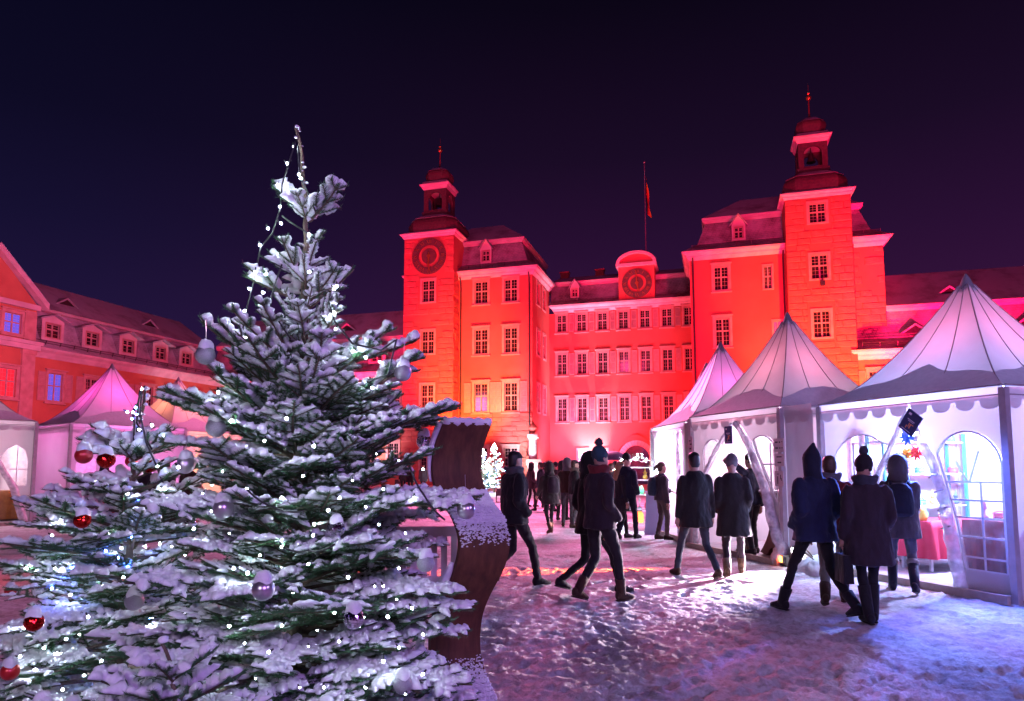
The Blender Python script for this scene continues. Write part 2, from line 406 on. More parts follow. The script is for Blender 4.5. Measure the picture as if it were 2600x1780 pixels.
def win_meshes(w, h, sur, sill, split, bars=(2, 3)):
    key = (round(w, 2), round(h, 2), sur, sill, split, bars)
    if key in _win: return _win[key]
    s = MB(); W, H = w / 2, h / 2
    s.box(-W - sur, -W, -.07, .02, -H, H); s.box(W, W + sur, -.07, .02, -H, H)
    s.box(-W - sur, W + sur, -.07, .02, H, H + sur); s.box(-W - sur, W + sur, -.07, .02, -H - sur * .7, -H)
    if sill:
        s.box(-W - sur - .08, W + sur + .08, -.19, .02, H + sur + .002, H + sur + .10); s.box(-W - sur - .06, W + sur + .06, -.16, .02, -H - sur * .7 - .10, -H - sur * .7 - .002)
    surm = s.mesh('window', trim_m)
    f = MB(); d0, d1 = .09, .15; e = .055
    f.box(-W, -W + e, d0, d1, -H, H); f.box(W - e, W, d0, d1, -H, H); f.box(-W + e, W - e, d0, d1, H - e, H); f.box(-W + e, W - e, d0, d1, -H, -H + e)
    m = .05; zs = -H + h * split
    f.box(-m, m, d0 - .02, d1, -H + e, H - e)
    f.box(-W + e, -m, d0 - .01, d1, zs - m, zs + m); f.box(m, W - e, d0 - .01, d1, zs - m, zs + m)
    frm = f.mesh('frame', frame_m)
    panes = []
    for (x0, x1) in ((-W + e, -m), (m, W - e)):
        for (z0, z1) in ((-H + e, zs - m), (zs + m, H - e)):
            p = MB(); p.use(pane_m); p.quad((x0, .135, z0), (x1, .135, z0), (x1, .135, z1), (x0, .135, z1)); p.use(frame_m)
            nx, nz = bars
            for k in range(1, nx):
                x = x0 + (x1 - x0) * k / nx; p.box(x - .008, x + .008, .12, .134, z0, z1)
            for k in range(1, nz):
                z = z0 + (z1 - z0) * k / nz; p.box(x0, x1, .122, .134, z - .008, z + .008)
            panes.append(p.mesh('pane'))
    _win[key] = (surm, frm, panes); return _win[key]
_paneglow = {}
def window(root, loc, w, h, rot=0.0, sur=.24, sill=True, split=.55, glow=None, bars=(2, 3)):
    sm, fm_, pm = win_meshes(w, h, sur, sill, split, bars)
    o = link('window', sm, root, loc, rot); link('frame', fm_, o)
    for p in pm:
        if glow:
            k = (p.name, glow.name)
            if k not in _paneglow:
                q = p.copy(); q.materials[0] = glow; _paneglow[k] = q
            p = _paneglow[k]
        link('pane', p, o)
    return o
_sh = {}
def shutter(root, loc, w, h, rot=0.0):
    k = (round(w, 2), round(h, 2))
    if k not in _sh:
        s = MB(); s.use(shutter_m); W, H = w / 2, h / 2; e = .055
        s.use(trim_m)
        s.box(-W, -W + e, -.075, -.02, -H, H); s.box(W - e, W, -.075, -.02, -H, H)
        for z0 in (-H, -e / 2, H - e): s.box(-W + e, W - e, -.072, -.02, z0, z0 + e)
        s.use(shutter_m)
        for a, b in ((-H + e, -e / 2), (e / 2, H - e)):
            n = 7
            for i in range(n):
                z = a + (b - a) * (i + .5) / n; q = (b - a) / n
                s.add([(-W + e, -.062, z - q * .45), (W - e, -.062, z - q * .45), (W - e, -.03, z + q * .55), (-W + e, -.03, z + q * .55)], [(0, 1, 2, 3)])
        _sh[k] = s.mesh('shutter')
    return link('shutter', _sh[k], root, loc, rot)
# rough stones: a few shared unit blocks (x width, z height 1, y sticks out of the wall)
_stones = []
for q in range(7):
    r_ = random.Random(50 + q); s = MB(); j = lambda a: (r_.random() - .5) * a
    back = [(-.5, 0, -.5), (.5, 0, -.5), (.5, 0, .5), (-.5, 0, .5)]
    e = .045
    fr = [(-.5 + e + j(.03), -.6 + j(.3), -.5 + .09 + j(.08)), (j(.2), -.9 + j(.35), -.5 + .10 + j(.1)), (.5 - e + j(.03), -.6 + j(.3), -.5 + .09 + j(.08)), (.5 - e + j(.03), -.7 + j(.3), .5 - .09 + j(.08)), (j(.2), -1 + j(.3), .5 - .10 + j(.1)), (-.5 + e + j(.03), -.7 + j(.3), .5 - .09 + j(.08))]
    s.add(back + fr, [(0, 1, 6, 5, 4), (1, 2, 7, 6), (2, 3, 9, 8, 7), (3, 0, 4, 9), (4, 5, 8, 9), (5, 6, 7, 8)])
    _stones.append(s.mesh('stone', stone_m))
def stones(root, side, c, a0, a1, z0, z1, holes, course=.46, length=1.15, limit=999, dep=.05, off=(0, 0), fill=.88, seed=1):
    r_ = random.Random(seed); z = z0; row = 0; n = 0; rest = MB()
    while z < z1 - .1:
        hgt = min(course * (.85 + r_.random() * .3), z1 - z); a = a0
        while a < a1 - .05:
            L = length * (.6 + r_.random() * .9)
            if row % 2 and a == a0: L *= .55
            b = min(a + L, a1)
            if a1 - b < .3: b = a1
            segs = [(a, b)]
            for h in holes:
                if h[3] > z and h[2] < z + hgt:
                    ns = []
                    for (p, q) in segs:
                        if h[1] <= p or h[0] >= q: ns.append((p, q)); continue
                        if h[0] > p: ns.append((p, h[0]))
                        if h[1] < q: ns.append((h[1], q))
                    segs = ns
            for (p, q) in segs:
                if q - p < .12 or r_.random() > fill: continue
                d = dep * (.5 + r_.random()); m_ = r_.choice(_stones); x = (p + q) / 2 - off[0] if side == 'f' else (p + q) / 2 - off[1]
                if n < limit:
                    o = link('stone', m_, root, (x, c - off[1], z + hgt / 2) if side == 'f' else (c - off[0], x, z + hgt / 2), 0 if side == 'f' else R(90))
                    o.scale = (q - p, d, hgt * .97); n += 1
                else:
                    cxx = (c - off[0]); 
                    if side == 'f': rest.box(p - off[0], q - off[0], c - off[1] - d, c - off[1], z + .02, z + hgt - .02)
                    else: rest.box(c - off[0], c - off[0] + d, p - off[1], q - off[1], z + .02, z + hgt - .02)
            a = b
        z += hgt; row += 1
    if rest.v:
        o = rest.build('quoin_stones', stone_m, root); o['kind'] = 'stuff'
    return n
def sqring(mb, rings, ch=.18):
    """square lofts with chamfered corners; rings: (cx, cy, half x, half y, z)"""
    vs = []; fs = []
    for cx, cyy, hx, hy, z in rings:
        k = min(hx, hy) * ch
        vs += [(cx - hx + k, cyy - hy, z), (cx + hx - k, cyy - hy, z), (cx + hx, cyy - hy + k, z), (cx + hx, cyy + hy - k, z), (cx + hx - k, cyy + hy, z), (cx - hx + k, cyy + hy, z), (cx - hx, cyy + hy - k, z), (cx - hx, cyy - hy + k, z)]
    for i in range(len(rings) - 1):
        for k in range(8): fs.append((i * 8 + k, i * 8 + (k + 1) % 8, (i + 1) * 8 + (k + 1) % 8, (i + 1) * 8 + k))
    fs.append(tuple(range(8))[::-1]); fs.append(tuple((len(rings) - 1) * 8 + k for k in range(8)))
    mb.add(vs, fs)
def rectring(mb, rings, cap=True):
    """rectangular lofts; rings: (u0, u1, v0, v1, z)"""
    vs = []; fs = []
    for u0, u1, v0, v1, z in rings: vs += [(u0, v0, z), (u1, v0, z), (u1, v1, z), (u0, v1, z)]
    for i in range(len(rings) - 1):
        for k in range(4): fs.append((i * 4 + k, i * 4 + (k + 1) % 4, (i + 1) * 4 + (k + 1) % 4, (i + 1) * 4 + k))
    if cap: fs.append((3, 2, 1, 0)); n = (len(rings) - 1) * 4; fs.append((n, n + 1, n + 2, n + 3))
    mb.add(vs, fs)
def cornice(root, u0, u1, v0, v1, z0, z1, proj=.5, name='cornice', mat=None):
    m = MB(); h = z1 - z0
    rectring(m, [(u0 - .04, u1 + .04, v0 - .04, v1, z0), (u0 - proj * .45, u1 + proj * .45, v0 - proj * .45, v1, z0 + h * .35), (u0 - proj * .5, u1 + proj * .5, v0 - proj * .5, v1, z0 + h * .55), (u0 - proj * .95, u1 + proj * .95, v0 - proj * .95, v1, z0 + h * .8), (u0 - proj, u1 + proj, v0 - proj, v1, z1)])
    return m.build(name, mat or cornice_m, root)
def numeral(mb, txt, cx, cz, y, ang, s):
    """roman numeral made of flat bars; ang turns it round the dial"""
    ca, sa = math.cos(ang), math.sin(ang)
    def P(x, z): return (cx + x * ca + z * sa, cz - x * sa + z * ca)
    w = {'I': .35, 'V': .8, 'X': .8}; tot = sum(w[c] for c in txt) * s; x = -tot / 2
    def stroke(xa, za, xb, zb, t):
        (ax, az), (bx, bz) = P(xa, za), P(xb, zb); d = Vector((bx - ax, bz - az)).normalized(); nx, nz = -d.y * t / 2, d.x * t / 2
        mb.add([(ax + nx, y, az + nz), (bx + nx, y, bz + nz), (bx - nx, y, bz - nz), (ax - nx, y, az - nz)], [(0, 1, 2, 3)])
    for c in txt:
        q = w[c] * s; t = .13 * s
        if c == 'I': stroke(x + q / 2, -s / 2, x + q / 2, s / 2, t)
        if c == 'V': stroke(x + .1 * q, s / 2, x + q / 2, -s / 2, t); stroke(x + q / 2, -s / 2, x + .9 * q, s / 2, t * .5)
        if c == 'X': stroke(x + .1 * q, s / 2, x + .9 * q, -s / 2, t); stroke(x + .1 * q, -s / 2, x + .9 * q, s / 2, t * .5)
        x += q
def clock(root, cx, y, cz, r, hour, minute, inner_r=.43):
    """dial on a wall facing -y; three concentric rings, hands and numerals"""
    d = MB(); N = 48
    def disc(ro, ri, y0, y1):
        vs = []; fs = []
        for k in range(N):
            a = 2 * math.pi * k / N; c, s_ = math.cos(a), math.sin(a)
            vs += [(cx + ro * c, y0, cz + ro * s_), (cx + ri * c, y0, cz + ri * s_), (cx + ro * c, y1, cz + ro * s_), (cx + ri * c, y1, cz + ri * s_)]
        for k in range(N):
            a, b = k * 4, ((k + 1) % N) * 4
            fs += [(a, b, b + 1, a + 1), (a, a + 2, b + 2, b), (a + 1, b + 1, b + 3, a + 3)]
        d.add(vs, fs)
    disc(r, r * .62, y - .09, y)
    disc(r * inner_r, .001, y - .09, y)
    face = d.build('clock_face', clock_dk, root)
    e = MB()
    for k, tx in enumerate(['XII', 'I', 'II', 'III', 'IIII', 'V', 'VI', 'VII', 'VIII', 'IX', 'X', 'XI']):
        a = 2 * math.pi * k / 12; numeral(e, tx, cx + r * .81 * math.sin(a), cz + r * .81 * math.cos(a), y - .105, a, r * .20)
    for k in range(60):
        a = 2 * math.pi * k / 60; s_, c = math.sin(a), math.cos(a)
        e.bar((cx + r * .945 * s_, y - .10, cz + r * .945 * c), (cx + r * .975 * s_, y - .10, cz + r * .975 * c), .025, .012, up=(0, 1, 0))
    o = e.build('numerals', gold_m, face); o['kind'] = 'stuff'
    for L, w, t in ((r * .62, .10, hour), (r * .9, .07, minute)):
        h = MB(); a = 2 * math.pi * t; s_, c = math.sin(a), math.cos(a)
        P = lambda q, x: (cx + q * s_ + x * c, y - .16, cz + q * c - x * s_)
        h.add([P(-.25 * L, w * .5), P(.2 * L, w), P(.55 * L, w * .4), P(.75 * L, w * .9), P(L, 0), P(.75 * L, -w * .9), P(.55 * L, -w * .4), P(.2 * L, -w), P(-.25 * L, -w * .5)], [(0, 1, 7, 8), (1, 2, 6, 7), (2, 3, 5, 6), (3, 4, 5)])
        h.build('hand', gold_m, face)
    m = MB(); m.lathe([(.16, -.2), (.1, -.12), (.08, -.09)], 14, (cx, y, cz), axis='y'); m.build('hub', gold_m, face)
    return face
def dormer(root, x, y0, z0, w, h, depth, pitch=.6, glow=None, broad=False, rot=0):
    """a roof dormer: cheeks, small gabled roof and a window; built facing -y at (x, y0)"""
    b = MB(); W = w / 2
    def T(p): 
        if not rot: return (p[0] + x, p[1] + y0, p[2] + z0)
        return (x - p[1], y0 + p[0], p[2] + z0)   # rotated to face +x
    def Q(*ps): b.add([T(p) for p in ps], [tuple(range(len(ps)))])
    ww, wh = w * .62, h * .66; zc = h * .48
    # front with an opening
    Q((-W, 0, 0), (-ww / 2, 0, 0), (-ww / 2, 0, h), (-W, 0, h)); Q((ww / 2, 0, 0), (W, 0, 0), (W, 0, h), (ww / 2, 0, h))
    Q((-ww / 2, 0, 0), (ww / 2, 0, 0), (ww / 2, 0, zc - wh / 2), (-ww / 2, 0, zc - wh / 2)); Q((-ww / 2, 0, zc + wh / 2), (ww / 2, 0, zc + wh / 2), (ww / 2, 0, h), (-ww / 2, 0, h))
    Q((-W, 0, h), (W, 0, h), (0, 0, h + W * pitch * 2))
    o = b.build('dormer', cornice_m, root)
    b2 = MB(); k = b; b = b2
    Q((-W, 0, 0), (-W, depth, 0), (-W, depth, h), (-W, 0, h)); b2.build('cheek', roof_steep, o)
    b4 = MB(); b = b4; Q((W, 0, 0), (W, depth, 0), (W, depth, h), (W, 0, h)); b4.build('cheek', roof_steep, o)
    b3 = MB(); b = b3; p = W * pitch * 2; ov = .16 if not broad else .42
    for sgn in (-1, 1):
        Q((0, -ov, h + p + .09), (sgn * (W + ov), -ov, h - ov * pitch * 2 * .6 + .05), (sgn * (W + ov), depth * 1.4, h - ov * pitch * 2 * .6 + .05), (0, depth * 1.4, h + p + .09))
        Q((0, -ov, h + p - .0), (sgn * (W + ov), -ov, h - ov * pitch * 2 * .6 - .06), (sgn * (W + ov), -ov, h - ov * pitch * 2 * .6 + .05), (0, -ov, h + p + .09))
    b3.build('dormer_roof', roof_mid, o)
    window(o, T((0, 0, zc)), ww, wh, R(90) if rot else 0, .07, False, .6, glow, bars=(1, 2))
    return o
def lucarne(root, x, y0, z0, w, h, depth, rot=0):
    """a low triangular roof vent"""
    b = MB(); W = w / 2
    def T(p): return (p[0] + x, p[1] + y0, p[2] + z0) if not rot else (x - p[1], y0 + p[0], p[2] + z0)
    for sg in (-1, 1):
        b.add([T((0, -.12, h)), T((sg * W, -.12, 0)), T((sg * W, depth * .4, 0)), T((0, depth, h))], [(0, 1, 2, 3)])
        b.add([T((0, -.12, h)), T((sg * W, -.12, 0)), T((sg * W * .82, -.12, 0)), T((0, -.12, h * .78))], [(0, 1, 2, 3)])
    o = b.build('roof_vent', roof_mid, root)
    c = MB(); c.add([T((0, 0, h * .8)), T((-W * .85, 0, 0)), T((W * .85, 0, 0))], [(0, 1, 2)]); c.build('vent_opening', metal_dk, o)
def mansard(root, u0, u1, v0, v1, zc, zb, zr, inb, inr, ov=.35, hipl=True, hipr=True, ridge_v=None):
    """lower steep roof to the break at zb, then a flatter snow covered upper roof to the ridge at zr"""
    l, r = (inb if hipl else 0), (inb if hipr else 0)
    lo = MB(); rectring(lo, [(u0 - (ov if hipl else 0), u1 + (ov if hipr else 0), v0 - ov, v1, zc), (u0 + l * .55 - (ov * .2 if hipl else 0), u1 - r * .55 + (ov * .2 if hipr else 0), v0 + inb * .5, v1, zc + (zb - zc) * .3), (u0 + l, u1 - r, v0 + inb, v1, zb)])
    lower = lo.build('lower_roof', roof_steep, root)
    tr = MB(); rectring(tr, [(u0 + l - .10, u1 - r + .10, v0 + inb - .10, v1, zb - .12), (u0 + l - .30 * (1 if hipl else 0), u1 - r + .30 * (1 if hipr else 0), v0 + inb - .34, v1, zb + .02), (u0 + l - .32 * (1 if hipl else 0), u1 - r + .32 * (1 if hipr else 0), v0 + inb - .36, v1, zb + .26)])
    tr.build('roof_fascia', cornice_m, root)
    rv = ridge_v if ridge_v is not None else (v0 + v1) / 2
    up = MB(); a0, a1 = u0 + l - (.34 if hipl else 0), u1 - r + (.34 if hipr else 0)
    b0, b1 = (u0 + inr if hipl else u0), (u1 - inr if hipr else u1)
    vv = [(a0, v0 + inb - .38, zb + .264), (a1, v0 + inb - .38, zb + .264), (a1, v1, zb + .264), (a0, v1, zb + .264), (b0, rv, zr), (b1, rv, zr)]
    up.add(vv, [(0, 1, 5, 4), (1, 2, 5), (2, 3, 4, 5), (3, 0, 4), (0, 3, 2, 1)]); up.build('upper_roof', roof_flat, root)
    return lower
def snow_guard(root, a0, a1, y, z, axis='u', x=0):
    m = MB(); L = a1 - a0; n = max(2, int(L / 1.1))
    P = (lambda a, d, zz: (a, y + d, zz)) if axis == 'u' else (lambda a, d, zz: (x - d, a, zz))
    for k in range(n + 1): m.bar(P(a0 + L * k / n, 0, z - .05), P(a0 + L * k / n, -.12, z + .3), .035)
    for zz in (z + .12, z + .27): m.bar(P(a0, -.08, zz), P(a1, -.08, zz), .03)
    m.build('snow_guard', metal_dk, root)

# ------------------------------------------------------------------ corner blocks with their towers
def tower_top(root, cx, cyv, hw, z0, sc=1.0):
    """cornice, bulging slate roof, open lantern, its cornice, onion and spire; all square in plan"""
    cornice(root, cx - hw, cx + hw, cyv - hw, cyv + hw, z0, z0 + .42, .34, 'tower_cornice')
    s = MB(); sqring(s, [(cx, cyv, hw + .30, hw + .30, z0 + .423), (cx, cyv, hw + .05, hw + .05, z0 + .62)], .05); s.build('snow_ledge', roof_flat, root)
    d = MB(); z = z0 + .6
    prof = [(hw * .93, 0), (hw * .98, .2), (hw * 1.0, .5), (hw * .995, .8), (hw * .96, 1.05), (hw * .90, 1.25), (hw * .81, 1.42), (hw * .70, 1.58), (hw * .61, 1.76), (hw * .56, 2.02)]
    sqring(d, [(cx, cyv, a, a, z + b) for a, b in prof], .34); d.build('bulging_roof', belfry_m, root, False)
    sn = MB(); sqring(sn, [(cx, cyv, hw * .90, hw * .90, z + 1.36), (cx, cyv, hw * .74, hw * .74, z + 1.64), (cx, cyv, hw * .6, hw * .6, z + 1.84)], .34); sn.build('roof_snow', roof_mid, root)
    zb = z + 2.0; w = hw * .46; H = 2.35
    l = MB(); l.box(cx - w - .12, cx + w + .12, cyv - w - .12, cyv + w + .12, zb, zb + .25)
    ow = w * .62; oh = H * .60
    arch = [(-ow, .42), (ow, .42)] + [(ow * math.cos(a), oh + ow * math.sin(a)) for a in [math.pi * k / 12 for k in range(13)]]
    outer = [(-w, .25), (w, .25), (w, H), (-w, H)]
    l.plate(outer, [arch], .16, lambda x, zz, t: (cx + x, cyv - w + t, zb + zz))
    l.plate(outer, [arch], .16, lambda x, zz, t: (cx + x, cyv + w - t, zb + zz))
    l.plate([(-w + .16, .25), (w - .16, .25), (w - .16, H), (-w + .16, H)], [[(max(-w + .3, min(w - .3, p[0] * .8)), p[1]) for p in arch]], .16, lambda x, zz, t: (cx + w - t, cyv + x, zb + zz))
    l.plate([(-w + .16, .25), (w - .16, .25), (w - .16, H), (-w + .16, H)], [[(max(-w + .3, min(w - .3, p[0] * .8)), p[1]) for p in arch]], .16, lambda x, zz, t: (cx - w + t, cyv + x, zb + zz))
    l.build('lantern', belfry_m, root)
    b = MB(); b.lathe([(.02, .72), (.16, .68), (.22, .45), (.27, .2), (.36, 0)], 14, (cx, cyv, zb + 1.15)); b.bar((cx, cyv, zb + 1.8), (cx, cyv, zb + H), .06); b.build('bell', metal_dk, root)
    zc = zb + H + .002
    cornice(root, cx - w, cx + w, cyv - w, cyv + w, zc, zc + .48, .34, 'lantern_cornice')
    for_s = MB(); sqring(for_s, [(cx, cyv, w + .3, w + .3, zc + .483), (cx, cyv, w + .08, w + .08, zc + .78), (cx, cyv, w * .86, w * .86, zc + .9)], .06); for_s.build('lantern_snow', roof_mid, root)
    o = MB(); zo = zc + .88
    prof = [(.84, 0), (.95, .15), (1.02, .35), (1.05, .58), (1.02, .80), (.93, .99), (.78, 1.15), (.58, 1.28), (.36, 1.41), (.2, 1.54), (.11, 1.68), (.07, 1.8)]
    sqring(o, [(cx, cyv, w * a, w * a, zo + q) for a, q in prof], .42); o.build('onion_dome', belfry_m, root)
    so = MB(); sqring(so, [(cx, cyv, w * .93, w * .93, zo + 1.02), (cx, cyv, w * .63, w * .63, zo + 1.33), (cx, cyv, w * .36, w * .36, zo + 1.49)], .42); so.build('dome_snow', roof_mid, root)
    sp_ = MB(); sp_.tube([(cx, cyv, zo + 1.7), (cx, cyv, zo + 3.15)], [.075, .05], 8); sp_.build('spire', M('red_oxide_paint', (.22, .05, .04), None, rough=.5), root)
    g = MB(); g.sphere((cx, cyv, zo + 3.3), .21, 14, 9); g.lathe([(.12, 0), (.05, .1), (.13, .2), (.03, .3)], 10, (cx, cyv, zo + 3.46)); g.tube([(cx, cyv, zo + 3.7), (cx, cyv, zo + 4.5)], [.02, .012], 6); g.build('gilded_ball', gold_m, root)

def corner_block(name, label, u0, u1, vf, vb, tu0, tu1, tvf, rows, cols, trows, tcol, side_rows, clk, seed, hips, dorm_u, ext=False):
    org = (u0 + u1) / 2, vf
    root = thing(name, label, 'palace building', UV(*org), -PA)
    X = lambda u: u - org[0]
    Yv = lambda v: v - org[1]
    zc0, zc1 = 18.2, 18.85
    holes = [(c - w / 2, c + w / 2, z0, z1) for (z0, z1) in rows for (c, w) in cols]
    sh = [(v - .5, v + .5, z0, z1) for (z0, z1) in side_rows for v in (vf + 2.0, vf + 4.2)]
    w_ = MB()
    H = lambda hs, f: [(f(h[0]), f(h[1]), h[2], h[3]) for h in hs]
    extra = [(4.36, .58, 15.48, 17.32), (4.94, .60, 11.02, 12.89)] if ext else []
    holes += [(c - w / 2, c + w / 2, z0, z1) for (c, w, z0, z1) in extra]
    wall(w_, 'f', 0, X(u0), X(u1), 0, zc0, H(holes, X))
    wall(w_, 'r', X(u1), 0, Yv(vb), 0, zc0, H(sh, Yv)); wall(w_, 'l', X(u0), 0, Yv(vb), 0, zc0)
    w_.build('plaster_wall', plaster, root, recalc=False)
    # tower shaft
    t_ = MB(); tb = tvf + (tu1 - tu0); TZ = 21.95
    th = [(tcol - .58, tcol + .58, z0, z1) for (z0, z1) in trows]
    wall(t_, 'f', Yv(tvf), X(tu0), X(tu1), 0, TZ, H(th, X)); wall(t_, 'r', X(tu1), Yv(tvf), Yv(tb), 0, TZ); wall(t_, 'l', X(tu0), Yv(tvf), Yv(tb), 0, TZ)
    t_.quad((X(tu0), Yv(tb), 0), (X(tu1), Yv(tb), 0), (X(tu1), Yv(tb), TZ), (X(tu0), Yv(tb), TZ))
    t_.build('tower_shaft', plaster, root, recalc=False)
    for h in holes:
        w, hh = h[1] - h[0], h[3] - h[2]; window(root, (X((h[0] + h[1]) / 2), 0, (h[2] + h[3]) / 2), w, hh, 0, .21 if w > .8 else .14, w > .8)
    for h in sh: window(root, (X(u1), Yv((h[0] + h[1]) / 2), (h[2] + h[3]) / 2), 1.0, h[3] - h[2], R(90), .2, False)
    for h in th: window(root, (X((h[0] + h[1]) / 2), Yv(tvf), (h[2] + h[3]) / 2), 1.16, h[3] - h[2], 0, .19, False)
    clear = [(h[0] - .34, h[1] + .34, h[2] - .28, h[3] + .34) for h in th]
    if clk: clear += [(clk[0] - math.sqrt(max(.01, 1.72 ** 2 - z * z)), clk[0] + math.sqrt(max(.01, 1.72 ** 2 - z * z)), clk[1] + z - .12, clk[1] + z + .12) for z in [-1.7 + .2 * k for k in range(18)]]
    nst = stones(root, 'f', tvf, tu0, tu1, 0.3, TZ - .05, clear, .50, 1.25, 230, .05, org, seed=seed)
    if not ext:
        nst += stones(root, 'f', vf, tu1 + .12, u1, .3, 6.2, [(c - w / 2 - .4, c + w / 2 + .4, 1.0, 3.6) for c, w in cols], .44, 1.15, 66, .065, org, seed=seed + 1)
        stones(root, 'r', tu1, tvf, vf, .3, TZ - 3.2, [], .46, 1.0, 0, .06, org, seed=seed + 2)
        stones(root, 'f', vf, u1 - .55, u1, 6.3, zc0 - .1, [], .5, .8, 0, .03, org, fill=.7, seed=seed + 3)
    else:
        nst += stones(root, 'f', vf, tu1 + .1, u1, 11, zc0 - .1, [], .5, 1.2, 40, .05, org, fill=.6, seed=seed + 1)
    cornice(root, X(u0), X(u1), 0, Yv(vb), zc0 + .002, zc1, .55)
    mansard(root, X(u0), X(u1), 0, Yv(vb) + 4, zc1 + .002, 21.75, 24.75, 1.35, 4.2, .62, hips[0], hips[1], 5.0)
    snow_guard(root, X(u0) + .2, X(u1) - .2, -.25, zc1 + .25)
    for du in dorm_u: dormer(root, X(du), .55, 19.75, 1.05, 1.35, 1.3, .75)
    tower_top(root, X((tu0 + tu1) / 2), Yv((tvf + tb) / 2), (tu1 - tu0) / 2, TZ + .002)
    if clk: clock(root, X(clk[0]), Yv(tvf) - .03, clk[1], 1.62, .51, .495)
    return root, X, Yv
LBrows = [(15.98, 17.93), (11.45, 13.63), (6.38, 8.83), (1.35, 3.2)]
LB, lx, ly = corner_block('corner_block', 'red floodlit corner block on the left whose stone tower carries a big round clock', -26.3, -14.76, 56, 62.3, -26.3, -21.55, 54.7, LBrows, [(-19.42, 1.2), (-16.7, 1.16)], [(16.1, 18.05), (11.48, 13.5), (6.42, 8.74), (1.4, 3.2)], -23.92, LBrows[:3], (-23.86, 20.2), 21, (True, True), [-19.2])
# closed shutters beside the lower windows of the left block
for u in (-20.6 - .05, -18.25, -17.85, -15.55): shutter(LB, (lx(u), 0, 7.6), .62, 2.6)
RBrows = [(15.66, 17.55), (11.15, 13.32), (6.3, 8.7)]
RB, rx, ry = corner_block('corner_block', 'red floodlit corner block on the right with a clockless tower behind the tent peaks', -1.55, 12.55, 56, 62.3, 5.65, 10.25, 54.7, RBrows, [(.85, 1.08)], [(20.0, 21.5), (15.66, 17.5), (11.2, 13.2), (6.4, 8.6)], 7.92, [], None, 33, (True, True), [2.3], ext=True)
for root_, X_, Y_, u_, v_ in ((LB, lx, ly, -21.3, 55.9), (LB, lx, ly, -15.0, 55.9), (RB, rx, ry, 5.5, 55.9), (RB, rx, ry, 10.42, 55.9), (RB, rx, ry, -1.3, 55.9)):
    m = MB(); m.tube([(X_(u_), Y_(v_) - .32, 18.35), (X_(u_), Y_(v_) - .1, 17.9), (X_(u_), Y_(v_), 17.4), (X_(u_), Y_(v_), 0)], .065, 7)
    m.build('downpipe', metal_dk, root_)
# small lamp hanging on the right tower below a window
m = MB(); m.box(rx(8.05) - .16, rx(8.05) + .16, ry(54.7) - .42, ry(54.7) - .14, 15.05, 15.4); m.bar((rx(8.05), ry(54.7), 15.9), (rx(8.05), ry(54.7) - .28, 15.4), .04); m.build('wall_lamp', metal_dk, RB)

# ------------------------------------------------------------------ central wing
u0, u1, vf, vb = -14.76, 4.0, 62.3, 72.0
org = ((u0 + u1) / 2, vf)
CW_ = thing('central_wing', 'red floodlit palace front between the two towers with clock gable and rows of windows', 'palace building', UV(*org), -PA)
X = lambda u: u - org[0]
Yv = lambda v: v - org[1]
ccols = [-13.56, -11.66, -9.70, -7.76, -5.80, -3.84, -1.90]
crows = [(14.28, 15.88), (10.22, 12.15), (5.82, 7.95)]
holes = [(c - .43, c + .43, z0, z1) for c in ccols for z0, z1 in crows]
gw = [(-12.12, -11.12, 1.2, 3.2), (-10.05, -9.35, 1.5, 3.2)]
ax, ar = -6.75, 1.15
w_ = MB(); Hx = [(X(h[0]), X(h[1]), h[2], h[3]) for h in holes + gw] + [(X(ax) - 2.0, X(ax) + 2.0, 0, 4.0)]
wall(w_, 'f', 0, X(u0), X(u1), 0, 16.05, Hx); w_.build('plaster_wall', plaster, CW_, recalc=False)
pn = MB(); arch = [(-ar, .002), (ar, .002)] + [(ar * math.cos(a), 2.35 + ar * math.sin(a)) for a in [math.pi * k / 16 for k in range(17)]]
pn.plate([(-2, .001), (2, .001), (2, 4.0), (-2, 4.0)], [arch], .15, lambda x, z, t: (X(ax) + x, t + .002, z)); pn.build('gate_wall', plaster, CW_)
gd = MB(); gd.quad((X(ax) - 1.9, 2.5, 0), (X(ax) + 1.9, 2.5, 0), (X(ax) + 1.9, 2.5, 4), (X(ax) - 1.9, 2.5, 4))
for s_ in (-1, 1): gd.quad((X(ax) + s_ * 1.9, .2, 0), (X(ax) + s_ * 1.9, 2.5, 0), (X(ax) + s_ * 1.9, 2.5, 4), (X(ax) + s_ * 1.9, .2, 4))
gd.build('gateway', M('blue_grey_passage', (.20, .22, .36), (.12, .13, .24), 2, .8), CW_)
nv_ = 15
for k in range(nv_):    # the arch stones one by one
    a0, a1 = math.pi * k / nv_, math.pi * (k + 1) / nv_; g = .012
    ro = 1.62 + (.14 if k == nv_ // 2 else 0); yo = -.16 if k == nv_ // 2 else -.10
    s = MB(); ps = [(ar * math.cos(a0 + g), ar * math.sin(a0 + g)), (ro * math.cos(a0 + g * .7), ro * math.sin(a0 + g * .7)), (ro * math.cos(a1 - g * .7), ro * math.sin(a1 - g * .7)), (ar * math.cos(a1 - g), ar * math.sin(a1 - g))]
    s.add([(X(ax) + x, y, 2.35 + z) for y in (yo, .0) for x, z in ps], [(0, 1, 2, 3), (7, 6, 5, 4), (0, 4, 5, 1), (1, 5, 6, 2), (2, 6, 7, 3), (3, 7, 4, 0)])
    s.build('arch_stone', cornice_m, CW_)
for s_ in (-1, 1):
    jm = MB()
    x0, x1 = (X(ax) + ar + .003, X(ax) + ar + .47) if s_ > 0 else (X(ax) - ar - .47, X(ax) - ar - .003)
    jm.box(x0, x1, -.1, 0, 0, 2.2); jm.box(x0 - .06, x1 + .06, -.16, 0, 2.203, 2.36)
    jm.build('gate_jamb', cornice_m, CW_)
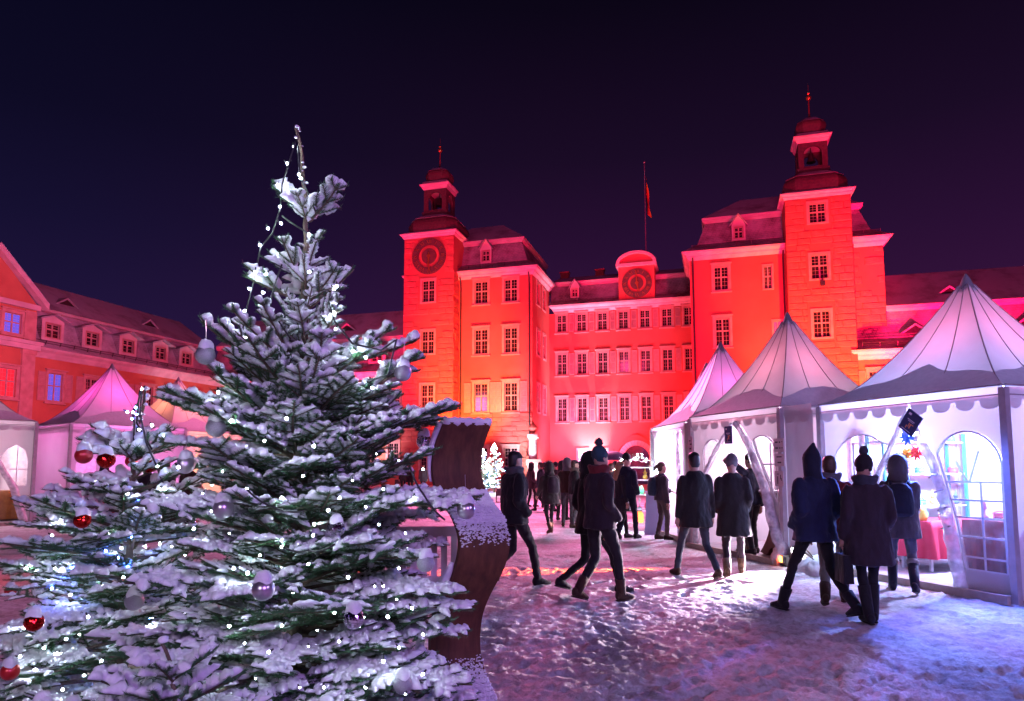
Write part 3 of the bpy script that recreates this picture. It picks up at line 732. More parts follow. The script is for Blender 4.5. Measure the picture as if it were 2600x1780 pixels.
hd = MB(); ps = [(-2.15, 2.5)] + [(-2.0 + 4.0 * k / 12, 2.75 + 1.75 * (1 - abs(-1 + k / 6) ** 1.7)) for k in range(13)] + [(2.15, 2.5)] + [(1.72 * math.cos(a), 2.42 + 1.55 * math.sin(a)) for a in [math.pi * k / 14 for k in range(15)]]
hd.plate(ps, [], .24, lambda x, z, t: (X(ax) + x, -.24 + t, z)); hd.build('gate_hood', plaster, CW_)
for h in holes:
    window(CW_, (X((h[0] + h[1]) / 2), 0, (h[2] + h[3]) / 2), .86, h[3] - h[2], 0, .19, True)
    shutter(CW_, (X(h[1]) + .53, 0, (h[2] + h[3]) / 2), .5, h[3] - h[2] + .1)
for h in gw: window(CW_, (X((h[0] + h[1]) / 2), 0, (h[2] + h[3]) / 2), h[1] - h[0], h[3] - h[2], 0, .12, False, .55, white_pane)
dr = MB(); dr.box(X(-13.4), X(-12.45), -.05, 0, 0, 2.3); dr.build('side_door', M('dark_red_door', (.30, .10, .10), (.22, .07, .07), 3, .7), CW_)
cornice(CW_, X(u0) + .6, X(u1), 0, Yv(vb), 16.053, 16.75, .5)
mansard(CW_, X(u0), X(u1), 0, Yv(vb) + 2, 16.753, 19.05, 20.9, 1.2, 4, .55, False, False, 5.0)
snow_guard(CW_, X(u0) + .5, X(-1.8), -.2, 17.0)
dormer(CW_, X(-12.35), .35, 17.55, .85, 1.05, 1.2, .8)
for u in (-14.2, -10.6):
    c_ = MB(); c_.box(X(u) - .42, X(u) + .42, 4.4, 5.0, 20.5, 21.25); c_.box(X(u) - .5, X(u) + .5, 4.32, 5.08, 21.253, 21.36); c_.build('chimney', M('red_brick', (.30, .11, .08), (.22, .08, .06), 6, .9), CW_)
# clock gable
ga, gb = -8.1, -4.85; gc = (ga + gb) / 2; hwid = (gb - ga) / 2
g_ = MB(); g_.box(X(ga), X(gb), -.30, 4.0, 16.756, 19.95); g_.build('clock_gable', plaster, CW_)
p_ = MB(); top = [(-hwid - .22, 19.953), (hwid + .22, 19.953), (hwid + .22, 20.2)] + [((hwid + .2) * math.cos(a), 20.2 + 1.15 * math.sin(a)) for a in [math.pi * k / 18 for k in range(1, 18)]] + [(-hwid - .22, 20.2)]
inner = [((hwid - .1) * math.cos(a), 20.22 + .88 * math.sin(a)) for a in [math.pi * k / 18 for k in range(0, 19)]]
p_.plate(top, [inner], 4.0, lambda x, z, t: (X(gc) + x, -.55 + t, z)); p_.build('gable_cornice', cornice_m, CW_)
p2 = MB(); p2.plate(inner, [], .2, lambda x, z, t: (X(gc) + x, -.32 + t, z)); p2.build('gable_field', plaster, CW_)
clock(CW_, X(-6.43), -.32, 18.33, 1.36, .47, .99)
# flag
fp = UV(-5.88, 65.5)
pole = MB(); pole.tube([(0, 0, 19.3), (0, 0, 31.2)], [.075, .035], 8); pole.sphere((0, 0, 31.3), .11, 10, 7)
pole.bar((0, -.05, 19.3), (0, -.05, 20.2), .2)
po = pole.build('flagpole', M('grey_steel_pole', (.35, .35, .38), (.28, .28, .3), 4, .4, metal=.5)); po.location = fp; tag(po, 'tall thin flagpole rising behind the clock gable of the central front', 'flagpole')
fl = MB(); nseg = 16
for i, mm in enumerate((M('black_cloth', (.02, .02, .02)), M('red_cloth', (.45, .02, .02)), M('gold_cloth', (.65, .33, .03)))):
    fl.use(mm); vs = []
    for k in range(nseg + 1):
        t = k / nseg; z = 29.9 - 3.75 * t
        for q in (0, 1):
            s_ = (i + q) / 3; x = .06 + (s_ * .38 + .05) * (.35 + .9 * t) + .05 * math.sin(t * 9 + s_ * 5); vs.append((x, .07 * math.sin(s_ * 9 + t * 7), z - s_ * .5))
    fl.add(vs, [(2 * k, 2 * k + 1, 2 * k + 3, 2 * k + 2) for k in range(nseg)])
fo = fl.build('flag', None, None, True); fo.location = fp; tag(fo, 'black, red and gold flag hanging limp from the roof flagpole', 'flag')

# ------------------------------------------------------------------ low wings
def low_wing(label, u0, u1, vf, cols, dorms, lucs, glow=None, vb=None):
    vb = vb or vf + 9; org = ((u0 + u1) / 2, vf)
    root = thing('side_wing', label, 'palace building', UV(*org), -PA); X = lambda u: u - org[0]
    holes = [(X(c) - .55, X(c) + .55, 6.4, 8.55) for c in cols] + [(X(c) - .5, X(c) + .5, 1.6, 3.7) for c in cols]
    w_ = MB(); wall(w_, 'f', 0, X(u0), X(u1), 0, 9.4, holes); w_.quad((X(u1), 0, 0), (X(u1), vb - vf, 0), (X(u1), vb - vf, 9.4), (X(u1), 0, 9.4)); w_.build('plaster_wall', plaster_y, root, recalc=False)
    for h in holes:
        window(root, ((h[0] + h[1]) / 2, 0, (h[2] + h[3]) / 2), h[1] - h[0], h[3] - h[2], 0, .2, True)
        if h[2] > 5:
            for s_ in (-1, 1): shutter(root, ((h[0] + h[1]) / 2 + s_ * 1.1, 0, (h[2] + h[3]) / 2), .62, h[3] - h[2] + .1)
    cornice(root, X(u0), X(u1), 0, vb - vf, 9.403, 10.1, .5)
    mansard(root, X(u0), X(u1), 0, vb - vf, 10.103, 13.3, 17.0, 1.4, 4, .55, False, False, 5.5)
    snow_guard(root, X(u0) + .3, X(u1) - .3, -.2, 10.35)
    for d in dorms: dormer(root, X(d), .35, 10.95, 1.7, 1.45, 1.6, .22, None, True)
    for (u, v, z) in lucs: lucarne(root, X(u), v - vf, z, 2.1, .75, 2.6)
    return root
low_wing('low two storey wing left of the clock tower, half hidden by the snowy fir', -47.5, -26.55, 55.2, [-45, -41, -37, -33, -29.6][1:] + [-27.35], [-44, -40.4, -36.8, -33, -29.3], [(-45.5, 57.6, 14.6), (-33.6, 57.6, 14.6)])
rw = low_wing('low wing right of the clockless tower with triangular roof vents, behind the nearest tent', 10.3, 34, 55.0, [11.55, 15.5, 19.5, 23.5, 27.5], [], [(17.1, 57.2, 14.3), (27, 57.2, 14.3)])
for u in (14.3, 21.2, 27): lucarne(rw, u - (10.3 + 34) / 2, .62, 11.35, 1.9, .7, 1.6)

# left wing runs towards the camera: its front faces +u
def left_wing():
    uu, v0, v1 = -46.0, 35.4, 55.3
    root = thing('side_wing', 'long pink lit wing with a row of dormers running back along the left side', 'palace building', UV(uu, (v0 + v1) / 2), -PA)
    Yv = lambda v: v - (v0 + v1) / 2
    cols = [37.95, 41.0, 43.5, 46.4, 49.2, 52.0]
    holes = [(Yv(c) - .58, Yv(c) + .58, 6.35, 8.35) for c in cols] + [(Yv(c) - .5, Yv(c) + .5, 1.6, 3.7) for c in cols]
    w_ = MB(); wall(w_, 'r', 0, Yv(v0), Yv(v1), 0, 9.35, holes); w_.build('plaster_wall', plaster_y, root, recalc=False)
    for h in holes:
        c = (h[0] + h[1]) / 2; first = abs(c - Yv(37.95)) < .01 and h[2] > 5
        window(root, (0, c, (h[2] + h[3]) / 2), h[1] - h[0], h[3] - h[2], R(90), .2, True, .55, blue_pane if first else None)
        if h[2] > 5:
            for s_ in (-1, 1): shutter(root, (0, c + s_ * 1.06, (h[2] + h[3]) / 2), .62, h[3] - h[2] + .1, R(90))
    m = MB(); L0, L1 = Yv(v0), Yv(v1)
    def strip(name, pts, mat):      # a profile in (u, z) swept along the wing
        s = MB(); vs = [(x, L0, z) for x, z in pts] + [(x, L1, z) for x, z in pts]; n = len(pts)
        s.add(vs, [(i, i + 1, n + i + 1, n + i) for i in range(n - 1)]); return s.build(name, mat, root)
    strip('cornice', [(0, 9.35), (.06, 9.352), (.2, 9.6), (.26, 9.72), (.46, 9.9), (.5, 10.05), (-.2, 10.06)], cornice_m)
    strip('lower_roof', [(.5, 10.062), (-.35, 10.8), (-1.4, 13.05)], roof_mid)
    strip('roof_fascia', [(-1.35, 12.98), (-1.12, 13.02), (-1.1, 13.24), (-1.4, 13.26)], cornice_m)
    strip('upper_roof', [(-1.05, 13.262), (-5.2, 16.1), (-10, 13.2)], roof_flat)
    snow_guard(root, L0 + .3, L1 - .3, 0, 10.3, 'v', .2)
    for v in (37.7, 41.0, 44.4, 47.85, 50.9): dormer(root, -.2, Yv(v), 10.72, 1.75, 1.55, 1.9, .2, None, True, rot=1)
    for v in (40.5, 48.7): lucarne(root, -2.4, Yv(v), 14.05, 2.2, .75, 2.4, rot=1)
    d = MB(); d.tube([(.12, L0 + .35, 9.3), (.12, L0 + .25, 8.6), (.12, L0 + .12, 0)], .06, 8); d.build('downpipe', metal_dk, root)
left_wing()
def pavilion():
    uu, v0, v1 = -45.2, 29.3, 35.6; vm = (v0 + v1) / 2
    root = thing('gabled_pavilion', 'gabled pavilion at the left edge with tall corner pilasters and a blue lit window', 'palace building', UV(uu, vm), -PA)
    Yv = lambda v: v - vm; A, B = Yv(v0), Yv(v1)
    ws = [(Yv(33.95), 11.25, 1.2, 1.35, blue_pane), (Yv(33.85), 7.2, 1.15, 1.9, red_pane), (Yv(31.0), 11.25, 1.2, 1.35, None), (Yv(31.0), 7.2, 1.15, 1.9, red_pane), (Yv(33.85), 2.6, 1.1, 2.0, None)]
    w_ = MB(); wall(w_, 'r', 0, A, B, 0, 12.8, [(c - w / 2, c + w / 2, z - h / 2, z + h / 2) for c, z, w, h, g in ws])
    w_.add([(0, A, 12.8), (0, B, 12.8), (0, 0, 16.0)], [(0, 1, 2)]); w_.quad((0, B, 0), (-6, B, 0), (-6, B, 12.8), (0, B, 12.8)); w_.build('plaster_wall', plaster_y, root, recalc=False)
    for c, z, w, h, g in ws:
        window(root, (0, c, z), w, h, R(90), .2, True, .55, g)
        for s_ in (-1, 1): shutter(root, (0, c + s_ * (w / 2 + .5), z), .58, h + .1, R(90))
    for y0 in (B - .95, A + .02):
        p = MB(); p.box(.0, .16, y0, y0 + .93, 0, 9.6); p.box(-.02, .22, y0 - .05, y0 + .98, 9.6 - .3, 9.6); p.box(0, .14, y0 + .05, y0 + .88, 10.3, 12.3); p.build('pilaster', trim_m, root)
    c = MB(); c.box(-.02, .32, A - .2, B + .2, 9.602, 9.95); c.box(-.02, .45, A - .3, B + .3, 9.953, 10.2); c.build('string_course', cornice_m, root)
    c = MB(); c.box(-.02, .25, A - .1, B + .1, 12.42, 12.78); c.build('entablature', cornice_m, root)
    for s_, e in ((-1, A - .5), (1, B + .5)):
        k = MB(); z1 = 16.0 + .3; z0 = 12.62
        k.add([(-.05, 0, z1 - .45), (-.05, e, z0 - .05), (.5, e, z0 - .05), (.5, 0, z1 - .45), (-.05, 0, z1), (-.05, e, z0 + .36), (.5, e, z0 + .36), (.5, 0, z1)], [(0, 1, 2, 3), (4, 5, 6, 7), (2, 3, 7, 6), (1, 2, 6, 5)]); k.build('raking_cornice', cornice_m, root)
        r_ = MB(); r_.quad((.55, 0, z1 + .02), (.55, e, z0 + .38), (-9, e, z0 + .38), (-9, 0, z1 + .02)); r_.build('roof', roof_flat, root)
pavilion()
FLAB = ['well before the left corner block, aimed at its upper floors', 'close to the left corner block, throwing orange light on the lower floors', 'aimed up at the clock tower', 'in the middle of the court, aimed at the central front', 'near the gateway side of the central front, throwing orange light', 'in the nook beside the left corner block, throwing pink light', 'well before the right corner block, aimed at its upper floors', 'aimed up at the clockless tower', 'close to the clockless tower, throwing orange light', 'before the low right wing', 'before the low wing left of the clock tower', 'far out, aimed at the roof of the low right wing', 'far out, aimed at the roof of the low wing left', 'farthest out on the left, aimed at the roof of the left block', 'farthest out on the right, aimed at the roof of the right block', 'tight against the central front wall between the lit windows', 'throwing pink light on the middle rows of windows', 'lighting the rough stone corner behind the white pillar', 'lighting the end of the low wing by the clock tower', 'in the far left corner of the court', 'at the inner end of the low right wing']
# floodlight housings on the ground before the palace
fh = MB(); fh.box(-.28, .28, -.2, .2, .30, .62); fh.box(-.32, -.28, -.05, .05, 0, .5); fh.box(.28, .32, -.05, .05, 0, .5); fh.box(-.32, .32, -.06, .06, 0, .04)
fhm = fh.mesh('floodlight', metal_dk); lens = MB(); lens.quad((-.24, .205, .34), (.24, .205, .34), (.24, .205, .58), (-.24, .205, .58)); lm = lens.mesh('lens', EM('floodlight_lens', (1, .35, .3), 3, False))
for i, (u, v, tu, tv, tz) in enumerate(FLOODS):
    p = UV(u, v); d = UV(tu, tv) - p; ro = math.atan2(d.y, d.x) - R(90)
    o = link('floodlight', fhm, None, (p.x, p.y, 0), ro); tag(o, 'black floodlight ' + FLAB[i], 'floodlight', 'floodlights before the palace'); link('lens', lm, o)

# ------------------------------------------------------------------ snowy firs
needle_m = M('fir_needles', (.028, .095, .040), (.06, .165, .07), 14, .55)
bark_m = M('fir_bark', (.085, .055, .038), (.14, .10, .075), 20, .85, .5, 90)
rough_snow = M('snow_on_fir', (.82, .83, .87), (.72, .74, .80), 40, .75, .8, 220, bdist=.006)
def shoot(W, S, p, d, L, rr, amount, thick=1.0, needles=True):
    """one needled shoot (into W) with its sleeve of snow (into S)"""
    p = Vector(p); d = Vector(d).normalized(); up = Vector((0, 0, 1)); side = d.cross(up)
    if side.length < .05: side = Vector((1, 0, 0))
    side.normalize(); upv = side.cross(d).normalized()
    n = max(2, int(L / .04)); bend = rr.uniform(-.10, .10); drop = rr.uniform(-.05, .10)
    def P(t): return p + d * (L * t) + side * (bend * L * t * t) + upv * (drop * L * t * t)
    W.use(bark_m); r0 = .0022 + .010 * L
    pts = [P(k / n) for k in range(n + 1)]
    W.tube(pts, [r0 * (1 - .65 * k / n) for k in range(n + 1)], 4, False)
    W.use(needle_m)
    cnt = int(L * 900)
    vs = []; fs = []
    for i in range(cnt):
        t = (i + rr.random()) / cnt; q = P(t); a = rr.uniform(-.35, math.pi + .35) if rr.random() < .85 else rr.uniform(0, 6.28)
        rad = side * math.cos(a) + upv * (math.sin(a) * .75 - .1)
        nd = (rad * .95 + d * rr.uniform(.45, .95)).normalized(); l = rr.uniform(.016, .026) * (1.15 - .4 * abs(t - .45)) * thick ** .3
        w = nd.cross(d).normalized() * .0016
        b = len(vs); vs += [q - w, q + w, q + nd * l]; fs.append((b, b + 1, b + 2))
    W.add(vs, fs)
    # tip bud cluster
    if S is not None and rr.random() < amount:
        t0 = rr.uniform(0, .12); t1 = rr.uniform(.88, 1.06); m = max(3, int(L * (t1 - t0) / .0105)); ns = 8; vs = []; fs = []
        ph = rr.uniform(0, 9); ph2 = rr.uniform(0, 9); amp = rr.uniform(.8, 1.2) * thick
        for k in range(m + 1):
            t = t0 + (t1 - t0) * k / m; q = P(min(t, 1.0)) + d * max(0, t - 1) * L; e = math.sin(math.pi * min(1, max(0, k / m))) ** .38 if 0 < k < m else .12
            lump = .82 + .18 * math.sin(k * .9 + ph) + .12 * math.sin(k * 2.3 + ph2) + rr.uniform(-.16, .16)
            hw = .0175 * amp * e * lump * (1.08 - .25 * t); hh = .0165 * amp * e * lump * (1.12 - .2 * t)
            c = q + Vector((0, 0, .006 + hh * .35)) + side * rr.uniform(-.0025, .0025)
            for j in range(ns):
                a = 2 * math.pi * j / ns; y = math.sin(a)
                vs.append(c + side * (math.cos(a) * hw * rr.uniform(.9, 1.1)) + Vector((0, 0, 1)) * (y * hh * (1.0 if y > 0 else .45) * rr.uniform(.88, 1.12)))
        for k in range(m):
            for j in range(ns): fs.append((k * ns + j, k * ns + (j + 1) % ns, (k + 1) * ns + (j + 1) % ns, (k + 1) * ns + j))
        fs.append(tuple(range(ns))[::-1]); fs.append(tuple(m * ns + j for j in range(ns)))
        S.add(vs, fs)
def clump(S, c, r, rr, flat=.6, parts=3, n=9, m=6):
    for q in range(parts):
        vs = []; fs = []; sx, sy = rr.uniform(.8, 1.35), rr.uniform(.75, 1.2); r_ = r if q == 0 else r * rr.uniform(.45, .75)
        o = (0, 0, 0) if q == 0 else (rr.uniform(-1, 1) * r, rr.uniform(-1, 1) * r, rr.uniform(-.1, .25) * r)
        for i in range(m + 1):
            t = math.pi * i / m
            for k in range(n):
                a = 2 * math.pi * k / n; w = r_ * rr.uniform(.84, 1.12); z = math.cos(t)
                vs.append((c[0] + o[0] + w * math.sin(t) * math.cos(a) * sx, c[1] + o[1] + w * math.sin(t) * math.sin(a) * sy, c[2] + o[2] + w * z * (flat if z > 0 else flat * .5)))
        for i in range(m):
            for k in range(n): fs.append((i * n + k, (i + 1) * n + k, (i + 1) * n + (k + 1) % n, i * n + (k + 1) % n))
        S.add(vs, fs)
def bough(L, elev, droop, seed, snow=.85, thick=1.0, bare=.2, space=.055, lat=.46, clumps=0, tipup=0.0):
    """a bough growing along +x from the origin; returns (wood and needles, snow) meshes"""
    rr = random.Random(seed); W, S = MB(), MB()
    N = 14
    def P(t):
        x = L * t * math.cos(elev); z = L * (math.sin(elev) * t - droop * t * t + tipup * t ** 3)
        return Vector((x, .04 * L * math.sin(t * 3 + seed), z))
    def D(t): return (P(min(1, t + .02)) - P(max(0, t - .02))).normalized()
    W.use(bark_m); W.tube([P(k / N) for k in range(N + 1)], [(.004 + .013 * L) * (1 - .75 * k / N) for k in range(N + 1)], 6, False)
    # needles and snow along the axis in pieces
    k = max(2, int(L * (1 - bare * .5) / .10))
    for i in range(k):
        a = bare * .5 + (1 - bare * .5) * i / k; b = bare * .5 + (1 - bare * .5) * (i + 1) / k
        shoot(W, S, P(a), P(b) - P(a), (P(b) - P(a)).length * 1.04, rr, snow if a > bare else snow * .5, thick)
    t = bare + space / L * .5; flip = 0
    while t < .97 and L > .16:
        for s in (-1, 1):
            if rr.random() < .08: continue
            d = D(t); side = Vector((-d.y, d.x, 0)).normalized() * s
            ang = R(rr.uniform(42, 60)); l = lat * L * (1.02 - t) ** .75 * rr.uniform(.75, 1.12) + .035
            dd = (d * math.cos(ang) + side * math.sin(ang) + Vector((0, 0, rr.uniform(-.12, .16)))).normalized()
            p = P(min(.99, t + rr.uniform(-.01, .01)))
            if l > .16:
                # a lateral branchlet with its own side shoots
                shoot(W, S, p, dd, l, rr, snow, thick)
                q = .3
                while q < .92:
                    for s2 in (-1, 1):
                        if rr.random() < .15: continue
                        sd = Vector((-dd.y, dd.x, 0)).normalized() * s2
                        d2 = (dd * .66 + sd * .7 + Vector((0, 0, rr.uniform(-.15, .12)))).normalized()
                        shoot(W, S, p + dd * (l * q), d2, (l * (1 - q) * .55 + .03) * rr.uniform(.8, 1.15), rr, snow * .92, thick)
                    q += .055 / l
            else: shoot(W, S, p, dd, l, rr, snow, thick)
        t += space / L * rr.uniform(.85, 1.2)
    for i in range(clumps):
        t = rr.uniform(bare + .1, .95); c = P(t) + Vector((0, rr.uniform(-.3, .3) * L * (1 - t), .018)); clump(S, c, rr.uniform(.017, .036), rr)
    return W.mesh('branch'), S.mesh('snow', rough_snow, True)
P_finger = [bough(.19, R(0), 0, 100 + i, 1, 1.75, .06) for i in range(3)]
P_fork = [bough(.27, R(0), -.06, 110 + i, 1, 1.6, .22, .13, .60) for i in range(4)]
P_mid = [bough(.46, R(0), .03, 120 + i, .97, 1.5, .22, .090, .42, 2, .05) for i in range(5)]
P_big = [bough(.72, R(0), .10, 130 + i, .96, 1.62, .25, .085, .42, 20, .06) for i in range(6)]
P_low = [bough(.95, R(0), .20, 140 + i, .94, 1.62, .28, .085, .40, 44, .08) for i in range(6)]
P_bare = [bough(.80, R(0), .16, 150 + i, .40, .95, .22, .075, .42, 6, .05) for i in range(4)]
def place_bough(root, protos, p, az, pitch, scale, rr, roll=0.0):
    w, s = rr.choice(protos)
    o = link('branch', w, root); sn_ = link('snow', s, o)
    o.matrix_local = Matrix.Translation(p) @ Matrix.Rotation(az, 4, 'Z') @ Matrix.Rotation(-pitch, 4, 'Y') @ Matrix.Rotation(roll, 4, 'X')
    o.scale = (scale, scale * rr.uniform(.9, 1.1), scale)
    return o
def leader(root, z0, z1, x1=0.0, r=.012, big=1.0):
    m = MB(); n = 10; rr = random.Random(5)
    pts = [Vector((x1 * (k / n) ** 2 + .006 * math.sin(k * 1.7), .004 * math.cos(k), z0 + (z1 - z0) * k / n)) for k in range(n + 1)]
    m.use(bark_m); m.tube(pts, [r * (1 - .45 * k / n) for k in range(n + 1)], 7); m.use(needle_m)
    vs = []; fs = []
    for i in range(int((z1 - z0) * 420)):
        t = rr.random(); q = pts[0].lerp(pts[-1], t); q.x = x1 * t * t; a = rr.uniform(0, 6.28); nd = Vector((math.cos(a), math.sin(a), .9)).normalized(); w = Vector((-math.sin(a), math.cos(a), 0)) * .0016
        b = len(vs); vs += [q - w, q + w, q + nd * rr.uniform(.012, .02)]; fs.append((b, b + 1, b + 2))
    m.add(vs, fs); o = m.build('leader', None, root, recalc=False)
    s = MB()
    for k in range(26):
        t = rr.random(); q = pts[0].lerp(pts[-1], t); q.x = x1 * t * t; a = rr.uniform(0, 6.28); clump(s, (q.x + r * math.cos(a), q.y + r * math.sin(a), q.z), rr.uniform(.004, .009) * big, rr, .9, 1)
    clump(s, (x1, 0, z1), .016, rr, 1.0, 1)
    s.build('snow', rough_snow, o, True)
def trunk(root, z1, r):
    m = MB(); n = 12; m.tube([(0.008 * math.sin(k), .008 * math.cos(k * 1.3), z1 * k / n) for k in range(n + 1)], [r * (1 - .78 * k / n) for k in range(n + 1)], 12); m.build('trunk', bark_m, root, True)

# main tree -----------------------------------------------------------
TX, TY = -.985, 3.2
fir = thing('fir_tree', 'tall snow covered fir with silver balls and white fairy lights in the foreground', 'fir tree', (TX, TY, 0))
rt = random.Random(77)
trunk(fir, 2.62, .055); leader(fir, 2.50, 3.20, -.065, .013)
def face(deg): return R(deg)      # 0 = to the right, -90 = towards the camera
# hand placed boughs of the open top: (z, azimuth, pitch, scale, kind)
for z, az, pt, sc, kind in [
    (2.745, 160, 48, 1.28, 'f'), (2.74, 25, 52, 1.18, 'f'), (2.735, -25, 38, 1.25, 'f'), (2.735, 120, 55, .9, 'f'), (2.72, -100, 50, .8, 'f'),
    (2.60, 10, 40, .65, 'f'), (2.59, 190, 30, .3, 'f'),
    (2.42, 170, 36, .95, 'k'), (2.42, 20, 38, .85, 'f'), (2.41, -60, 48, .85, 'k'), (2.41, -130, 50, .9, 'k'), (2.40, 90, 45, .8, 'k'), (2.40, 140, 40, .8, 'k'),
    (2.29, 8, 40, 1.15, 'k'), (2.30, -30, 42, .95, 'k'), (2.33, 175, 22, 1.15, 'k'), (2.32, -155, 28, 1.15, 'k'), (2.32, -80, 48, .95, 'k'), (2.3, 60, 44, .95, 'k'), (2.3, 120, 44, .95, 'k'),
    (2.20, -10, 52, .52, 'm'), (2.20, -60, 56, .48, 'm'), (2.18, 195, 52, .5, 'm'), (2.18, -120, 56, .48, 'm'), (2.16, 40, 54, .5, 'm'), (2.14, -90, 50, .45, 'm'),
    (1.90, 186, 33, 1.22, 'm'), (1.93, 176, 42, .98, 'm'), (1.98, 2, 17, 1.16, 'm'), (1.95, -14, 28, 1.05, 'm'), (2.0, -50, 38, .85, 'm'), (2.02, -80, 42, .8, 'm'), (2.0, -110, 38, .9, 'm'), (1.98, -140, 36, .95, 'm'), (2.0, 45, 30, 1.0, 'm'), (2.0, 90, 34, .9, 'm'), (1.98, 135, 30, 1.0, 'm'),
    (2.08, -30, 50, .7, 'm'), (2.08, 200, 48, .7, 'm'), (2.1, -95, 55, .55, 'm')]:
    place_bough(fir, {'f': P_finger, 'k': P_fork, 'm': P_mid}[kind], (rt.uniform(-.01, .01), rt.uniform(-.01, .01), z), face(az), R(pt), sc, rt, rt.uniform(-.2, .2))
# lower whorls
def whorls(root, spec, rr):
    for z, L, pitch, n, protos, base in spec:
        a0 = rr.uniform(0, 360); n = round(n * (1.28 if root.name == 'fir_tree' else 1.1))
        for k in range(n):
            az = a0 + 360 * k / n + rr.uniform(-9, 9)
            back = math.sin(math.radians(az)) > .75
            dark = root.name == 'fir_tree' and z < 1.4 and -60 < (az + 180) % 360 - 180 < 50
            short = .60 if root.name == 'fir_tree' and .85 < z < 1.65 and 130 < az % 360 < 230 else (.88 if root.name == 'fir_tree' and z < .95 and -55 < (az + 180) % 360 - 180 < 45 else 1)
            pr, bs = (protos, base) if rr.random() > (.34 if dark else .06) else (P_bare, .80)
            place_bough(root, pr, (0, 0, z + rr.uniform(-.05, .05)), R(az), R(pitch + rr.uniform(-12, 12)), short * L / bs * rr.uniform(.82, 1.1), rr, rr.uniform(-.25, .25))
whorls(fir, [
    (1.84, .48, 34, 8, P_mid, .46), (1.76, .54, 26, 9, P_big, .72), (1.68, .54, 34, 6, P_mid, .46),
    (1.62, .58, 26, 9, P_big, .72), (1.54, .54, 32, 7, P_big, .72), (1.46, .62, 22, 10, P_big, .72), (1.37, .54, 30, 7, P_bare, .80),
    (1.31, .66, 20, 10, P_low, .95), (1.21, .60, 26, 8, P_big, .72), (1.13, .70, 17, 10, P_low, .95), (1.03, .62, 24, 8, P_bare, .80),
    (.97, .75, 15, 11, P_low, .95), (.86, .66, 20, 8, P_bare, .80), (.79, .80, 13, 11, P_low, .95), (.68, .70, 18, 8, P_bare, .80), (.60, .84, 10, 11, P_low, .95), (.47, .78, 14, 9, P_bare, .80), (.40, .88, 8, 10, P_low, .95), (.26, .85, 8, 8, P_low, .95)], rt)
# boughs that reach out of the cone in the photograph
for z, az, pt, L, pr, base in [(1.66, 181, 20, .74, P_big, .72), (1.60, 172, 8, .72, P_big, .72), (1.60, -3, 20, .78, P_big, .72), (1.55, -9, 24, .74, P_big, .72), (1.72, -6, 30, .66, P_mid, .46), (1.34, -8, 12, .86, P_low, .95), (1.34, -17, 10, .84, P_low, .95), (.92, -14, 8, .84, P_low, .95), (.62, -18, 9, .86, P_low, .95), (.5, -28, 8, .9, P_low, .95), (.74, -6, 12, .78, P_low, .95), (.46, -8, 12, .84, P_low, .95), (.66, -42, 10, .84, P_low, .95), (.40, -50, 10, .8, P_bare, .80), (1.72, -150, 14, .62, P_mid, .46)]:
    place_bough(fir, pr, (0, 0, z), R(az), R(pt), L / base, rt, rt.uniform(-.1, .1))

# smaller tree on the left --------------------------------------------
SX, SY = -2.02, 3.65
fir2 = thing('fir_tree', 'smaller snowy fir with red balls and blue lights, left of the tall one', 'fir tree', (SX, SY, 0))
r2_ = random.Random(31); trunk(fir2, 1.5, .04); leader(fir2, 1.45, 1.97, .055, .013, 2.1)
for z, az, pt, sc, kind in [(1.60, 170, 22, 1.5, 'f'), (1.60, 195, 42, 1.3, 'f'), (1.60, 20, 42, 1.25, 'f'), (1.59, -12, 22, 1.5, 'f'), (1.6, 95, 50, 1.1, 'f'), (1.58, -100, 40, .8, 'f'), (1.48, 15, 25, .9, 'k'), (1.48, -40, 25, .8, 'k'), (1.4, 185, 10, 1.2, 'k'), (1.42, 0, 18, 1.4, 'k'), (1.42, -70, 10, .9, 'k'), (1.42, -140, 10, 1.0, 'k'), (1.4, 60, 20, 1.2, 'k'), (1.4, 130, 20, 1.2, 'k')]:
    place_bough(fir2, {'f': P_finger, 'k': P_fork}[kind], (.0, 0, z), R(az), R(pt), sc, r2_, r2_.uniform(-.2, .2))
whorls(fir2, [(1.32, .40, 22, 8, P_mid, .46), (1.24, .50, 18, 9, P_mid, .46), (1.14, .54, 18, 9, P_big, .72), (1.04, .60, 14, 9, P_big, .72), (.94, .56, 18, 8, P_bare, .80), (.88, .68, 12, 9, P_low, .95), (.76, .6, 14, 8, P_bare, .80), (.70, .74, 10, 9, P_low, .95), (.56, .7, 12, 8, P_bare, .80), (.48, .8, 8, 9, P_low, .95), (.34, .8, 8, 8, P_low, .95)], r2_)
# low tree right in front, only its top in the picture ------------------
QX, QY = -1.02, 2.15
fir3 = thing('fir_tree', 'low snow laden fir at the bottom edge in front of the tall one', 'fir tree', (QX, QY, 0))
r3_ = random.Random(8); trunk(fir3, .82, .03); leader(fir3, .72, 1.02, -.05, .009)
for z, az, pt, sc, kind in [(.90, 170, 30, .8, 'f'), (.90, 0, 35, .8, 'f'), (.9, -90, 40, .6, 'f'), (.82, 190, 22, .9, 'k'), (.82, -15, 22, .9, 'k'), (.82, -80, 28, .75, 'k'), (.8, 80, 25, .9, 'k')]:
    place_bough(fir3, {'f': P_finger, 'k': P_fork}[kind], (-.02, 0, z), R(az), R(pt), sc, r3_)
whorls(fir3, [(.76, .34, 12, 7, P_mid, .46), (.70, .44, 8, 8, P_mid, .46), (.62, .52, 6, 9, P_mid, .46), (.54, .56, 4, 9, P_big, .72), (.44, .62, 2, 9, P_big, .72), (.32, .66, 0, 9, P_low, .95)], r3_)

